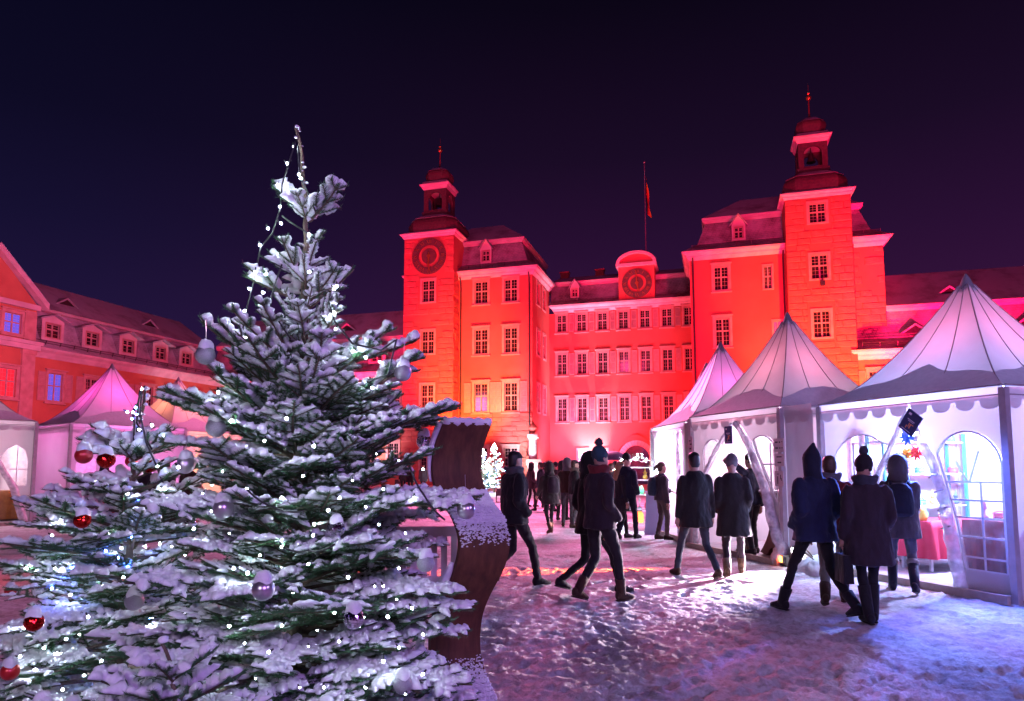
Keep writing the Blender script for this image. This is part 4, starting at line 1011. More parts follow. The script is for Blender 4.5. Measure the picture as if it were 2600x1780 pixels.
# ------------------------------------------------------------------ fairy lights
bulb_w = EM('white_led', (.74, .92, 1.0), 330); bulb_b = EM('blue_led', (.05, .14, 1.0), 420)
wire_m = M('black_cable', (.012, .012, .014), None, rough=.5)
bulb_d = EM('dim_white_led', (.74, .92, 1.0), 70)
_bulb = {}
for nme, mt in (('w', bulb_w), ('b', bulb_b), ('d', bulb_d)):
    b = MB(); b.sphere((0, 0, 0), .0050, 8, 6, (1, 1, 1.25)); _bulb[nme] = b.mesh('bulb', mt, True)
_sock = MB(); _sock.tube([(0, 0, .005), (0, 0, .022)], [.0045, .0035], 6); _sock = _sock.mesh('socket', wire_m)
def bulb(root, p, kind='w', s=1.0):
    o = link('bulb', _bulb[kind], root, p); o.scale = (s, s, s); o.rotation_euler = (rnd.uniform(-1, 1), rnd.uniform(-1, 1), 0); link('socket', _sock, o)
def cable(root, pts, r=.0042, sag=.0):
    m = MB(); P = [Vector(p) for p in pts]; out = []
    for i in range(len(P) - 1):
        a, b = P[i], P[i + 1]; n = 6
        for k in range(n): 
            t = k / n; q = a.lerp(b, t); q.z -= sag * 4 * t * (1 - t); out.append(q)
    out.append(P[-1]); m.tube(out, r, 6); m.build('cable', wire_m, root, True)
sl = thing('string_lights', 'white fairy lights on black cable strung over the tall fir', 'fairy lights', (TX, TY, 0))
OFS = Vector((TX, TY, 0))
def pts(lst, Y): return [at(x, y, Y) - OFS for x, y in lst]
s1 = pts([(672, 318), (655, 372), (640, 420), (637, 470), (618, 530), (592, 560), (575, 640), (560, 700), (545, 780)], 3.12)
s2 = pts([(676, 330), (680, 400), (700, 440), (716, 480)], 3.15); s3 = pts([(700, 530), (660, 505), (640, 490)], 3.13)
s4 = pts([(640, 600), (622, 650), (612, 700), (660, 770)], 3.0); s5 = pts([(745, 680), (760, 730), (800, 780), (865, 795), (900, 770), (880, 850), (830, 868), (770, 850)], 2.95)
s6 = pts([(320, 885), (318, 960), (345, 1010), (375, 1100)], 3.3)
for s in (s1, s2, s3, s4, s5): cable(sl, s)
for x, y, Y in [(666, 332, 3.14), (652, 371, 3.12), (678, 396, 3.12), (683, 405, 3.1), (630, 419, 3.12), (635, 469, 3.1), (638, 507, 3.1), (608, 518, 3.12), (701, 532, 3.1), (590, 556, 3.1), (580, 617, 3.0), (604, 622, 2.95), (566, 655, 3.1), (597, 664, 3.0), (555, 705, 3.1), (560, 765, 3.1), (757, 713, 2.98), (762, 746, 2.96), (702, 617, 2.9), (764, 650, 2.92), (758, 655, 2.92), (801, 797, 2.94), (830, 811, 2.94), (862, 820, 2.9), (845, 880, 2.9), (495, 890, 2.9), (345, 965, 2.9), (405, 1060, 2.8), (525, 955, 2.7)]:
    bulb(sl, at(x, y, Y) - OFS, 'w', 1.0)
low = [(688, 1080), (712, 1012), (650, 950), (600, 1000), (855, 1030), (905, 1045), (960, 1065), (940, 1130), (770, 1130), (710, 1215), (745, 1158), (823, 1220), (850, 1330), (870, 1330), (900, 1360), (935, 1380), (700, 1280), (640, 1240), (590, 1260), (505, 1070), (460, 1120), (440, 1200), (420, 1260), (530, 1290), (570, 1330), (640, 1420), (700, 1467), (720, 1430), (770, 1455), (830, 1560), (870, 1500), (905, 1470), (960, 1440), (880, 1400), (640, 1130), (560, 1110), (800, 1090), (870, 1110), (790, 1310), (760, 1390), (665, 1345), (610, 1480), (580, 1540), (500, 1540), (450, 1490), (400, 1535), (340, 1420), (300, 1470), (230, 1500), (180, 1440), (520, 1210), (480, 1160), (920, 1210), (960, 1250), (905, 1290), (830, 1150), (735, 1560), (680, 1560), (960, 1530), (920, 1575), (355, 1300), (390, 1240), (470, 1330), (420, 1390), (520, 1420), (555, 1460), (860, 1190)]
for i, (x, y) in enumerate(low):
    dx = abs(x - 690) / 420.0; Y = 2.52 + .55 * min(1, dx) ** 2 - .16 * max(0, (y - 1250) / 340) + rnd.uniform(-.02, .22)
    bulb(sl, at(x, y, max(Y, 2.15)) - OFS, 'd' if rnd.random() < .6 else 'w', rnd.uniform(.55, 1.15))
for i in range(24):   # deeper in the crown
    z = rnd.uniform(.4, 1.8); a = rnd.uniform(0, 6.28); q = rnd.uniform(.12, .5) * (2.2 - z) / 1.2
    bulb(sl, (q * math.cos(a), q * math.sin(a), z), 'w', 1.0)
for ch in ([(640, 1240), (700, 1250), (760, 1235)], [(930, 1060), (960, 1120), (1010, 1180)], [(560, 1110), (620, 1150), (690, 1160)]): cable(sl, pts(ch, 2.55), .004, .01)
sl2 = thing('string_lights', 'blue and white fairy lights on black cable over the smaller left fir', 'fairy lights', (SX, SY, 0))
OFS2 = Vector((SX, SY, 0))
for ch, Y in (([(320, 882), (313, 915), (300, 935), (305, 960), (303, 1010), (312, 1040)], 3.6), ([(322, 885), (318, 940), (332, 1005), (352, 1050), (375, 1110)], 3.55), ([(318, 884), (310, 960), (345, 1020)], 3.62)):
    cable(sl2, [at(x, y, Y) - OFS2 for x, y in ch], .005)
for x, y, k in [(322, 883, 'w'), (289, 935, 'w'), (302, 936, 'w'), (345, 966, 'w'), (316, 975, 'w'), (357, 1058, 'w'), (372, 1110, 'w'), (290, 1120, 'w'), (480, 1100, 'w'), (298, 1218, 'b'), (118, 1215, 'w'), (150, 1450, 'w'), (55, 1425, 'w'), (80, 1520, 'w'), (142, 1565, 'w'), (170, 1285, 'w'), (240, 1250, 'b'), (290, 1285, 'b'), (118, 1335, 'b'), (150, 1300, 'b'), (310, 940, 'b'), (300, 950, 'b'), (308, 925, 'b'), (312, 1130, 'b'), (160, 1350, 'w'), (230, 1330, 'w'), (200, 1400, 'w'), (280, 1310, 'w'), (125, 1290, 'w'), (60, 1290, 'w'), (45, 1490, 'w'), (100, 1470, 'w'), (245, 1210, 'w'), (330, 1240, 'w')]:
    bulb(sl2, at(x, y, 3.28 + rnd.uniform(0, .15) - (.25 if y > 1380 else 0)) - OFS2, k)
for i in range(30):
    z = rnd.uniform(.35, 1.3); a = rnd.uniform(0, 6.28); q = rnd.uniform(.1, .4); bulb(sl2, (q * math.cos(a), q * math.sin(a), z), 'b' if i % 3 == 0 else 'w')

# ------------------------------------------------------------------ glass balls
def glitter(name, c):
    m = M(name, c, tuple(min(1, x * 1.5) for x in c), 300, .32, 1.0, 420, metal=.85, bdist=.004); return m
silv_g = glitter('silver_glitter', (.34, .33, .38)); silv_s = M('silver_satin', (.56, .50, .58), None, rough=.28, metal=.9)
silv_m = M('silver_mirror', (.85, .84, .88), None, rough=.06, metal=1.0); red_s = M('red_satin', (.50, .015, .02), None, rough=.3, metal=.35, coat=.5)
red_m = M('red_mirror', (.60, .015, .012), None, rough=.08, metal=.9)
bstring = M('hook_wire', (.5, .5, .52), None, rough=.3, metal=1)
_ball = {}
def ball_mesh(kind):
    if kind in _ball: return _ball[kind]
    m = MB(); r = .04
    if kind[1] == 'm':     # studded with facets
        vs = []; n, k = 22, 13; m2 = MB()
        for i in range(k):
            t0, t1 = math.pi * i / k, math.pi * (i + 1) / k
            nn = max(6, int(n * math.sin((t0 + t1) / 2)))
            for j in range(nn):
                a0, a1 = 2 * math.pi * (j + .06) / nn, 2 * math.pi * (j + .94) / nn; ti, tj = t0 + .06 * (t1 - t0), t1 - .06 * (t1 - t0)
                S = lambda t, a, q=r: (q * math.sin(t) * math.cos(a), q * math.sin(t) * math.sin(a), q * math.cos(t))
                tilt = r * (1 + rnd.uniform(-.02, .03)); tilt2 = r * (1 + rnd.uniform(-.02, .03))
                m.add([S(ti, a0, tilt), S(tj, a0, tilt2), S(tj, a1, tilt), S(ti, a1, tilt2)], [(0, 1, 2), (0, 2, 3)])
        m.sphere((0, 0, 0), r * .975, 16, 10)
        me = m.mesh('ball', silv_m if kind[0] == 's' else red_m)
    else:
        m.sphere((0, 0, 0), r, 28, 18); me = m.mesh('ball', {'sg': silv_g, 'ss': silv_s, 'rs': red_s}[kind], True)
    _ball[kind] = me; return me
capm = MB(); capm.lathe([(.010, .036), (.010, .048), (.006, .050)], 10); capm.tube([(0, 0, .05), (.004, 0, .06), (0, 0, .068), (-.004, 0, .06), (0, 0, .05)], .0012, 5); capm.tube([(0, 0, .066), (.002, .004, .10), (0, .01, .15)], .001, 4); capm = capm.mesh('cap', bstring)
_sc = []
for q in range(4):
    m = MB(); rr = random.Random(q); n, k = 14, 7; vs = []; fs = []; mx_ = R(50)
    for i in range(k + 1):
        t = mx_ * i / k
        for j in range(n):
            a = 2 * math.pi * j / n; th = (.016 + .010 * math.cos(2.2 * t)) * (1 - (i / k) ** 3) * rr.uniform(.85, 1.15); tt = t * (1 + (.18 * math.sin(3 * a + q) + rr.uniform(-.06, .06)) * (i / k)); rr_ = .0405 + max(0.0008, th)
            vs.append((rr_ * math.sin(tt) * math.cos(a), rr_ * math.sin(tt) * math.sin(a), rr_ * math.cos(tt)))
    for i in range(k):
        for j in range(n): fs.append((i * n + j, (i + 1) * n + j, (i + 1) * n + (j + 1) % n, i * n + (j + 1) % n))
    m.add(vs, fs); _sc.append(m.mesh('snow_cap', rough_snow, True))
def ball(x, y, rpx, kind, label, tree_grp, snow=True, r=.04):
    Y = r * F / rpx; p = at(x, y, Y)
    t = thing('glass_ball', label, 'christmas ball', p, rnd.uniform(0, 6), tree_grp)
    o = link('ball', ball_mesh(kind), t); o.rotation_euler = (rnd.uniform(-.3, .3), rnd.uniform(-.3, .3), rnd.random() * 6); link('cap', capm, t)
    if snow: link('snow_cap', rnd.choice(_sc), t)
    t.scale = (r / .04,) * 3
GS, GR = 'silver balls on the tall fir', 'red balls on the smaller fir'
for a in [
    (466, 806, 22, 'sg', 'silver glitter ball hanging highest on the left side of the tall fir'),
    (914, 846, 20, 'sg', 'silver glitter ball hanging from the highest right bough before the stone tower'),
    (490, 971, 22, 'sg', 'silver glitter ball above the red balls, left side of the tall fir'),
    (963, 1002, 18, 'sm', 'faceted mirror ball under a thick snow cap beside the rusty sculpture top'),
    (662, 926, 21, 'sg', 'frosted silver ball near the trunk in the upper middle of the tall fir'),
    (421, 1055, 20, 'ss', 'dull silver ball between the red balls and the tall fir'),
    (507, 1154, 23, 'ss', 'shiny satin silver ball at mid height left of the trunk'),
    (762, 1200, 20, 'sm', 'mirror ball in the dark green middle of the tall fir right of the trunk'),
    (598, 1338, 25, 'ss', 'shiny satin silver ball under a heavy snow clump in the lower middle'),
    (305, 1365, 20, 'sg', 'pale glitter ball low on the left between the two firs'),
    (966, 1278, 20, 'sg', 'silver glitter ball in front of the white slatted chair'),
    (1058, 1157, 21, 'ss', 'satin silver ball hanging in front of the snowy bend of the rusty sculpture'),
    (803, 1404, 23, 'sm', 'mirror ball under a drooping snowy twig low on the tall fir'),
    (914, 1553, 21, 'sg', 'silver glitter ball lowest on the right beside the sculpture foot'),
    (432, 1188, 15, 'sm', 'small half hidden mirror ball left of the shiny satin one'),
    (338, 1600, 18, 'sm', 'mirror ball half out of the picture at the bottom edge')]:
    ball(*a, GS, True, .036 if a[1] > 1180 else .04)
for a in [
    (190, 1034, 18.5, 'rs', 'plain red satin ball at the upper left of the smaller fir'),
    (241, 1044, 19, 'rm', 'faceted red ball beside the plain red one on the smaller fir'),
    (337, 1056, 17, 'rm', 'faceted red ball right of the small fir top'),
    (298, 1047, 13, 'rs', 'red ball half hidden behind the small fir top'),
    (187, 1181, 18, 'rm', 'faceted red ball under a snow cap on the middle left bough'),
    (77, 1412, 20, 'rm', 'faceted red ball low on the left edge of the smaller fir'),
    (23, 1524, 19, 'rs', 'plain red ball lowest at the left edge of the picture'),
    (24, 1340, 12, 'rs', 'small dull red ball on the far left bough tip')]:
    ball(*a, GR, True, .035 if a[1] > 1150 else .04)

# ------------------------------------------------------------------ pagoda tents
canvas_m = M('white_tent_canvas', (.74, .71, .73), (.68, .64, .67), 2.5, .55, .2, 6, trans=.08, bdist=.02)
valance_m = M('valance_canvas', (.72, .68, .71), (.64, .59, .63), 3, .6, .3, 12, trans=.35, bdist=.02)
roofsnow_m = M('snow_on_canvas', (.80, .82, .88), (.72, .74, .80), 14, .7, .6, 60, trans=.09, bdist=.01)
wallcan_m = M('tent_wall_canvas', (.72, .68, .70), (.66, .61, .64), 2, .6, .25, 5, trans=.20, bdist=.02)
seam_m = M('grey_seam', (.36, .29, .32), None, rough=.7)
alu_m = M('pale_aluminium', (.50, .46, .49), (.42, .38, .41), 10, .5, metal=.2)
vinyl_m = CLEAR('clear_vinyl', (.85, .86, .92), .16, .15)
roll_m = CLEAR('crinkled_vinyl', (.80, .79, .84), .62, .2)
deck_m = M('grey_floor_board', (.36, .34, .36), (.26, .24, .26), 8, .7, .3, 30)
def arch_pts(c, hw, z0, zs, n=14):
    """an arched window outline: centre, half width, sill, springing height"""
    return [(c - hw, z0), (c + hw, z0)] + [(c + hw * math.cos(a), zs + hw * math.sin(a)) for a in [math.pi * k / n for k in range(n + 1)]]
def tent(label, FL, FR, eave, peak, front=None, lamp=None, group='white pagoda tents', snow_h=.36, seed=1, gap=None, side_win=False):
    FL, FR = Vector((FL[0], FL[1], 0)), Vector((FR[0], FR[1], 0)); d = FR - FL; W = d.length; d.normalize(); n = Vector((-d.y, d.x, 0))
    c = (FL + FR) / 2 + n * W / 2; root = thing('market_tent', label, 'tent', c, math.atan2(d.y, d.x), group)
    h = W / 2; rr = random.Random(seed)
    def roofpt(s, t, side, lift=0):   # s -1..1 along the side, t 0 eave .. 1 peak
        k = 1 - t; half = h * k + .07 * t
        z = eave + (peak - eave) * (t ** 1.55 * .9 + t * .1) - .05 * (1 - s * s) * k * t * 2
        x, y = s * half, -half - lift * .3
        for _ in range(side): x, y = -y, x
        return (x, y, z + lift)
    r = MB(); N, T = 12, 20
    for side in range(4):
        vs = [roofpt(-1 + 2 * i / N, j / T, side) for j in range(T + 1) for i in range(N + 1)]
        r.add(vs, [(j * (N + 1) + i, j * (N + 1) + i + 1, (j + 1) * (N + 1) + i + 1, (j + 1) * (N + 1) + i) for j in range(T) for i in range(N)])
    r.build('roof', canvas_m, root, True)
    s_ = MB()
    for side in range(4):
        for sx in (-1, -.36, .36): s_.tube([roofpt(sx, j / T, side, .004) for j in range(T + 1)], .007 if sx > -1 else .009, 5)
    s_.build('roof_seams', seam_m, root)
    k = MB(); k.lathe([(.125, peak - .16), (.095, peak - .02), (.05, peak + .10), (.012, peak + .17)], 12); k.build('finial', M('grey_cap', (.25, .24, .28), None, rough=.6), root)
    sn = MB()   # snow lying on the lower roof, with its curved upper edge
    for side in range(4):
        vs = []; n1, m1 = 18, 8
        for j in range(m1 + 1):
            for i in range(n1 + 1):
                s = -1 + 2 * i / n1; top = snow_h * (.62 + .55 * (1 - abs(s)) ** .8) + .02 * math.sin(7 * s + seed)
                q = j / m1; vs.append(roofpt(s, .01 + top * q, side, (.022 + .006 * math.sin(i * 2.3 + j * 1.9)) * (1 - q ** 4) + .003))
        sn.add(vs, [(j * (n1 + 1) + i, j * (n1 + 1) + i + 1, (j + 1) * (n1 + 1) + i + 1, (j + 1) * (n1 + 1) + i) for j in range(m1) for i in range(n1)])
    sn.build('roof_snow', roofsnow_m, root, True)
    # scalloped valance on each side
    def scallop(x0, x1, ztop, drop=.16, per=.31, rad=.115):
        nn = max(1, round((x1 - x0) / per)); p = (x1 - x0) / nn; pts = [(x0, ztop), (x0, ztop - drop)]
        for i in range(nn):
            a, b = x0 + p * i, x0 + p * (i + 1); e = p * .10
            pts += [(a + e + (p - 2 * e) * (1 - math.cos(math.pi * q / 8)) / 2, ztop - drop - rad * math.sin(math.pi * q / 8) ** .7) for q in range(9)]
        return pts + [(x1, ztop - drop), (x1, ztop)]
    for side in range(4):
        v = MB()
        def mp(x, z, t, side=side):
            X, Y_ = x, -h - .012 - t + .008 * math.sin(x * 9) * (eave - z) * 4
            for _ in range(side): X, Y_ = -Y_, X
            return (X, Y_, z)
        v.sheet(scallop(-h, h, eave + .01), [], mp); o = v.build('valance', valance_m, root)
        c_ = MB(); P0, P1 = mp(-h, eave - .10, .012), mp(h, eave - .10, .012); c_.bar(P0, P1, .012); c_.bar(mp(-h, eave + .012, .012), mp(h, eave + .012, .012), .02); c_.build('hem', seam_m, o)
    for sx in (-1, 1):
        for sy in (-1, 1):
            p = MB(); p.box(sx * h - .04, sx * h + .04, sy * h - .04, sy * h + .04, 0, eave - .02); p.build('post', alu_m, root)
    fl = MB(); fl.box(-h + .045, h - .045, -h - .10, h - .045, .0, .085); fl.build('floor', deck_m, root)
    ed = MB(); ed.box(-h, h, -h - .16, -h - .102, 0, .10); ed.build('floor_edge', M('pale_plank', (.45, .36, .30), (.34, .26, .21), 8, .8), root)
    # closed walls at the back and sides
    def wallpanel(side, x0=-h + .05, x1=h - .05, win=False):
        v = MB()
        def mp(x, z, t):
            X, Y_ = x, -h + .015 - t + .012 * math.sin(x * 5.3 + side) + .006 * math.sin(x * 17)
            for _ in range(side): X, Y_ = -Y_, X
            return (X, Y_, z)
        cols_ = [x0 + (x1 - x0) * i / 20 for i in range(21)]
        v.add([mp(x, z, 0) for x in cols_ for z in (.03, eave - .02)], [(2 * i, 2 * i + 2, 2 * i + 3, 2 * i + 1) for i in range(20)]); v.build('wall_panel', wallcan_m, root, True)
    for side in (1, 2, 3): wallpanel(side)
    S = lambda x: x - h
    if front is None: wallpanel(0)
    else:
        ztop = eave - .12
        mpf = lambda x, z, t: (S(x), -h + .04 - t, z)
        for part in front:
            v = MB(); v.sheet(part['poly'], part.get('holes', []), mpf); o = v.build('front_panel', wallcan_m, root)
            for hl in part.get('holes', []):
                g = MB(); g.plate(hl, [], .002, lambda x, z, t: (S(x), -h + .016 - t, z)); g.build('window', vinyl_m, o)
                b = MB()
                for k in range(len(hl)): b.bar((S(hl[k][0]), -h - .002, hl[k][1]), (S(hl[(k + 1) % len(hl)][0]), -h - .002, hl[(k + 1) % len(hl)][1]), .018, .012, up=(0, 1, 0))
                for (xa, za, xb, zb) in part.get('bars', []): b.bar((S(xa), -h - .002, za), (S(xb), -h - .002, zb), .022, .010, up=(0, 1, 0))
                b.build('window_bars', M('white_webbing', (.78, .77, .80), None, rough=.6), o)
            if 'roll' in part:
                q = MB(); path = part['roll']; P = []
                for i in range(len(path) - 1):
                    for t in range(6): P.append((path[i][0] + (path[i + 1][0] - path[i][0]) * t / 6, path[i][1] + (path[i + 1][1] - path[i][1]) * t / 6))
                P.append(path[-1]); m_ = len(P)
                q.tube([(S(x) + rr.uniform(-.008, .008), -h - .05 + rr.uniform(-.01, .01), z) for x, z in P], [part['rr'] * (.45 + .75 * (i / m_)) * rr.uniform(.85, 1.15) for i in range(m_)], 9); q.build('rolled_flap', part.get('rollmat', roll_m), o, True)
                for i in part.get('ties', []):
                    t_ = MB(); x, z = P[int(i * (m_ - 1))]; t_.bar((S(x) - .10, -h - .06, z - .02), (S(x) + .08, -h - .13, z + .03), .016); t_.build('tie', seam_m, o)
    if gap is not None:     # a canvas panel closing the way to the next tent
        g = MB(); L = gap; cols_ = [h + .05 + (L - .05) * i / 10 for i in range(11)]
        g.add([(x, -h + .05 + .012 * math.sin(x * 9), z) for x in cols_ for z in (.03, eave - .1)], [(2 * i, 2 * i + 2, 2 * i + 3, 2 * i + 1) for i in range(10)]); g.build('linking_panel', wallcan_m, root, True)
        v = MB(); v.sheet(scallop(h + .03, h + L, eave), [], lambda x, z, t: (x, -h + .02 - t + .01 * math.sin(x * 11), z)); v.build('valance', valance_m, root)
    if lamp:
        (lx_, ly_, lz), power, col = lamp
        b = MB(); b.sphere((lx_, ly_, lz), .07, 14, 10); o = b.build('lamp', EM('tent_lamp', col, 14, False), root, True)
        w = MB(); w.bar((lx_, ly_, lz + .075), (lx_, ly_, lz + .9), .012); w.build('lamp_cord', seam_m, root)
        M_ = Matrix.Translation(c) @ Matrix.Rotation(math.atan2(d.y, d.x), 4, 'Z')
        point('tent_lamp_light', M_ @ Vector((lx_, ly_, lz - .12)), power, col, .07)
    return root, M_ if lamp else (Matrix.Translation(c) @ Matrix.Rotation(math.atan2(d.y, d.x), 4, 'Z')), h
WHT = (.80, .86, 1.0); BLU = (.42, .55, 1.0)
W1 = 2.84
f1 = [dict(poly=[(.04, .05), (.62, .05), (.82, .75), (1.09, 1.49), (1.56, 2.33), (1.56, 2.40), (.04, 2.40)],
           holes=[[(.20, .62), (.66, .62), (.80, .95), (1.02, 1.47), (1.24, 1.86)] + [(.76 + .56 * math.cos(a), 1.44 + .58 * math.sin(a)) for a in [R(52 + 128 * k / 10) for k in range(11)]] + [(.20, 1.2)]],
           bars=[(.2, 1.33, 1.0, 1.33), (.2, .98, .82, .98), (.62, .62, .62, 1.9)], roll=[(1.57, 2.28), (1.09, 1.49), (.86, .8), (.66, .1)], rr=.05),
      dict(poly=[(1.60, 2.40), (1.60, 2.33), (1.68, 2.08), (1.84, 1.74), (2.02, 1.30), (2.12, .82), (2.22, .04), (2.80, .04), (2.80, 2.40)],
           holes=[[(2.26, .32), (2.76, .32), (2.76, 1.45)] + [(2.34 + .43 * math.cos(a), 1.53 + .46 * math.sin(a)) for a in [R(5 + 150 * k / 12) for k in range(13)]] + [(2.04, 1.42), (2.17, .9)]],
           bars=[(2.06, 1.37, 2.76, 1.37), (2.10, 1.15, 2.76, 1.15), (2.14, .94, 2.76, .94), (2.18, .71, 2.76, .71), (2.22, .47, 2.76, .47), (2.50, .32, 2.50, 1.37), (2.2, 1.62, 2.34, 1.37), (2.5, 1.75, 2.36, 1.37)],
           roll=[(1.62, 2.28), (1.72, 1.98), (1.9, 1.62), (2.03, 1.25), (2.10, .80), (2.22, .05)], rr=.075, ties=[.5, .6, .7, .8])]
T1, M1, h1 = tent('nearest white pagoda tent at the right edge with bright arched windows', (4.79, 10.59), (5.73, 7.91), 2.50, 4.18, f1, ((-.15, .1, 2.15), 1150, (.36, .46, 1.0)), seed=2)
f2 = [dict(poly=[(.04, .05), (.14, .05), (.28, .7), (.49, 1.44), (1.36, 2.35), (1.36, 2.40), (.04, 2.40)],
           holes=[[(.42, 1.40), (.52, 1.55), (.97, 1.95)] + [(.72 + .32 * math.cos(a), 1.75 + .32 * math.sin(a)) for a in [R(55 + 125 * k / 8) for k in range(9)]]], roll=[(1.37, 2.33), (.85, 1.85), (.50, 1.42), (.30, .8), (.16, .1)], rr=.045),
      dict(poly=[(1.42, 2.40), (1.42, 2.35), (1.50, 2.33), (1.83, 1.98), (2.25, 1.21), (2.50, .32), (2.52, .05), (2.58, .05), (2.58, 2.40)],
           holes=[[(2.50, .95), (2.50, 1.78)] + [(2.13 + .37 * math.cos(a), 1.74 + .34 * math.sin(a)) for a in [R(6 + 118 * k / 8) for k in range(9)]] + [(2.0, 1.82), (2.32, 1.25)]], bars=[(2.15, 1.6, 2.5, 1.6), (2.36, 1.15, 2.36, 1.95)],
           roll=[(1.5, 2.33), (1.83, 1.98), (2.25, 1.21), (2.45, .6), (2.60, .30), (2.52, .06)], rr=.10)]
T2, M2, h2 = tent('second white pagoda tent from the right with a dark poster hanging in its doorway', (3.53, 13.47), (4.32, 10.97), 2.52, 4.28, f2, ((.0, .2, 2.2), 330, (.80, .72, 1.0)), seed=5, gap=.68)
f3 = [dict(poly=[(.04, .05), (.3, .05), (.5, 1.4), (.5, 2.4), (.04, 2.4)]), dict(poly=[(2.3, .05), (2.56, .05), (2.56, 2.4), (2.2, 2.4), (2.2, 1.5)], roll=[(2.2, 2.3), (2.2, 1.5), (2.32, .1)], rr=.08)]
T3, M3, h3 = tent('third white pagoda tent from the right, glowing pink, with an open white lit front', (3.47, 16.95), (3.66, 14.35), 2.5, 4.3, f3, ((-.3, -.5, 2.1), 420, (.70, .68, 1.0)), seed=7, gap=.9)
T4, M4, h4 = tent('farthest pagoda tent of the right row, only its peak and left edge showing', (4.15, 20.2), (4.1, 17.6), 2.5, 4.3, f3, ((-.3, -.5, 2.1), 160, (.9, .75, 1.0)), seed=9)
# left row
dd = Vector((math.cos(R(52)), math.sin(R(52)), 0)); A0 = Vector((-12.61, 19.5, 0))
f5 = [dict(poly=[(.04, .05), (.5, .05), (.75, 1.3), (1.6, 2.55), (1.6, 2.66), (.04, 2.66)], holes=[arch_pts(.45, .28, .9, 1.6)], roll=[(1.6, 2.5), (.78, 1.3), (.5, .1)], rr=.07),
      dict(poly=[(1.66, 2.66), (1.66, 2.55), (2.5, 1.3), (2.8, .05), (3.26, .05), (3.26, 2.66)], holes=[arch_pts(2.85, .28, .9, 1.6)], roll=[(1.66, 2.5), (2.48, 1.3), (2.78, .1)], rr=.08)]
T5, M5, h5 = tent('glowing pink pagoda tent on the left behind the small fir with red balls', A0, A0 + dd * 3.3, 2.80, 4.72, f5, ((0, -.3, 2.25), 190, (.75, .42, 1.0)), group='white pagoda tents', seed=11)
B0 = A0 - dd * 4.15
f6 = [dict(poly=[(.04, .05), (.9, .05), (1.1, 1.3), (1.9, 2.55), (1.9, 2.66), (.04, 2.66)]),
      dict(poly=[(1.96, 2.66), (1.96, 2.55), (2.45, 1.75), (2.85, 1.0), (3.05, .05), (3.26, .05), (3.26, 2.66)], holes=[[(2.5, 1.80), (2.88, 1.05), (3.16, 1.05), (3.16, 1.75), (3.08, 2.02), (2.86, 2.16), (2.64, 2.04)]], bars=[(2.7, 1.5, 3.16, 1.5), (2.9, 1.05, 2.9, 2.1)], roll=[(1.96, 2.5), (2.45, 1.72), (2.85, .98), (3.12, .1)], rr=.10)]
T6, M6, h6 = tent('pale pagoda tent cut off by the left edge of the picture', B0, B0 + dd * 3.3, 2.80, 4.72, f6, ((.5, -.2, 2.2), 200, (1.0, .72, .86)), seed=13)
C0 = Vector((-12.0, 23.9, 0)); d7 = Vector((math.cos(R(66)), math.sin(R(66)), 0))
T7, M7, h7 = tent('salmon glowing pagoda tent behind the left boughs of the tall fir', C0, C0 + d7 * 3.3, 2.85, 4.85, f5, ((0, 0, 2.3), 240, (1.0, .42, .25)), seed=15)
D0 = Vector((-9.6, 31.5, 0)); d8 = Vector((math.cos(R(75)), math.sin(R(75)), 0))
T8, M8, h8 = tent('far pagoda tent whose roof shows right of the fir trunk', D0, D0 + d8 * 3.3, 2.8, 4.6, f5, ((0, 0, 2.3), 200, (1.0, .36, .38)), seed=17)
E0 = Vector((-11.0, 27.7, 0))
T9, M9, h9 = tent('pagoda tent in the left row hidden for the most part by the tall fir', E0, E0 + d8 * 3.3, 2.8, 4.7, f5, ((0, 0, 2.3), 200, (1.0, .4, .3)), seed=19)
# pink fill lights added under the peaks to make the roofs glow
for Mx, hgt, pw, cc in ((M1, 3.1, 230, (1, .20, .42)), (M2, 3.15, 200, (1, .24, .36)), (M3, 3.1, 330, (1, .13, .62)), (M4, 3.1, 200, (1, .2, .45)), (M5, 3.5, 480, (1, .07, .5)), (M7, 3.6, 480, (1, .3, .16)), (M8, 3.4, 300, (1, .2, .22)), (M9, 3.4, 300, (1, .3, .18))):
    point('roof_fill_light', Mx @ Vector((0, 0, hgt)), pw, cc, .1)
# low floodlight between the two near tents, its snow heap and the beams it throws over the snow
FLP = Vector((4.50, 10.80, 0))
m = MB(); m.box(-.13, .13, -.09, .09, .10, .32); m.box(-.16, -.13, -.03, .03, 0, .26); m.box(.13, .16, -.03, .03, 0, .26); m.box(-.16, .16, -.04, .04, 0, .03)
fo = m.build('floodlight', metal_dk); fo.location = FLP; fo.rotation_euler = (0, 0, math.atan2(7.0 - 10.8, 1.2 - 4.5) + R(90)); tag(fo, 'small floodlight at the tent corner throwing a white beam over the snow', 'floodlight')
l = MB(); l.quad((-.11, -.095, .12), (.11, -.095, .12), (.11, -.095, .30), (-.11, -.095, .30)); l.build('lens', EM('white_lens', (1, .95, 1), 30, False), fo)
spot('floodlight_beam', FLP + Vector((-.10, -.13, .27)), (1.7, 8.5, 0), 4600, (1, .74, .92), 48, .9, .06)
spot('floodlight_beam', FLP + Vector((-.30, .10, .30)), (-.4, 10.30, 0), 40000, (1, .07, .012), 11, .7, .03)
spot('floodlight_beam', (3.1, 16.4, .35), (-1.5, 16.2, 0), 4500, (1, .50, .62), 11, .6, .05)
spot('floodlight_beam', (3.0, 22.5, .5), (-3, 23.2, 0), 5000, (1, .38, .6), 12, .6, .05)
fo2 = fo.copy(); COL.objects.link(fo2); fo2.location = FLP + Vector((-.22, .12, 0)); fo2.scale = (.7, .7, .55); fo2.rotation_euler = (0, 0, R(-84)); fo2['label'] = 'smaller floodlight beside the white one throwing a red stripe'
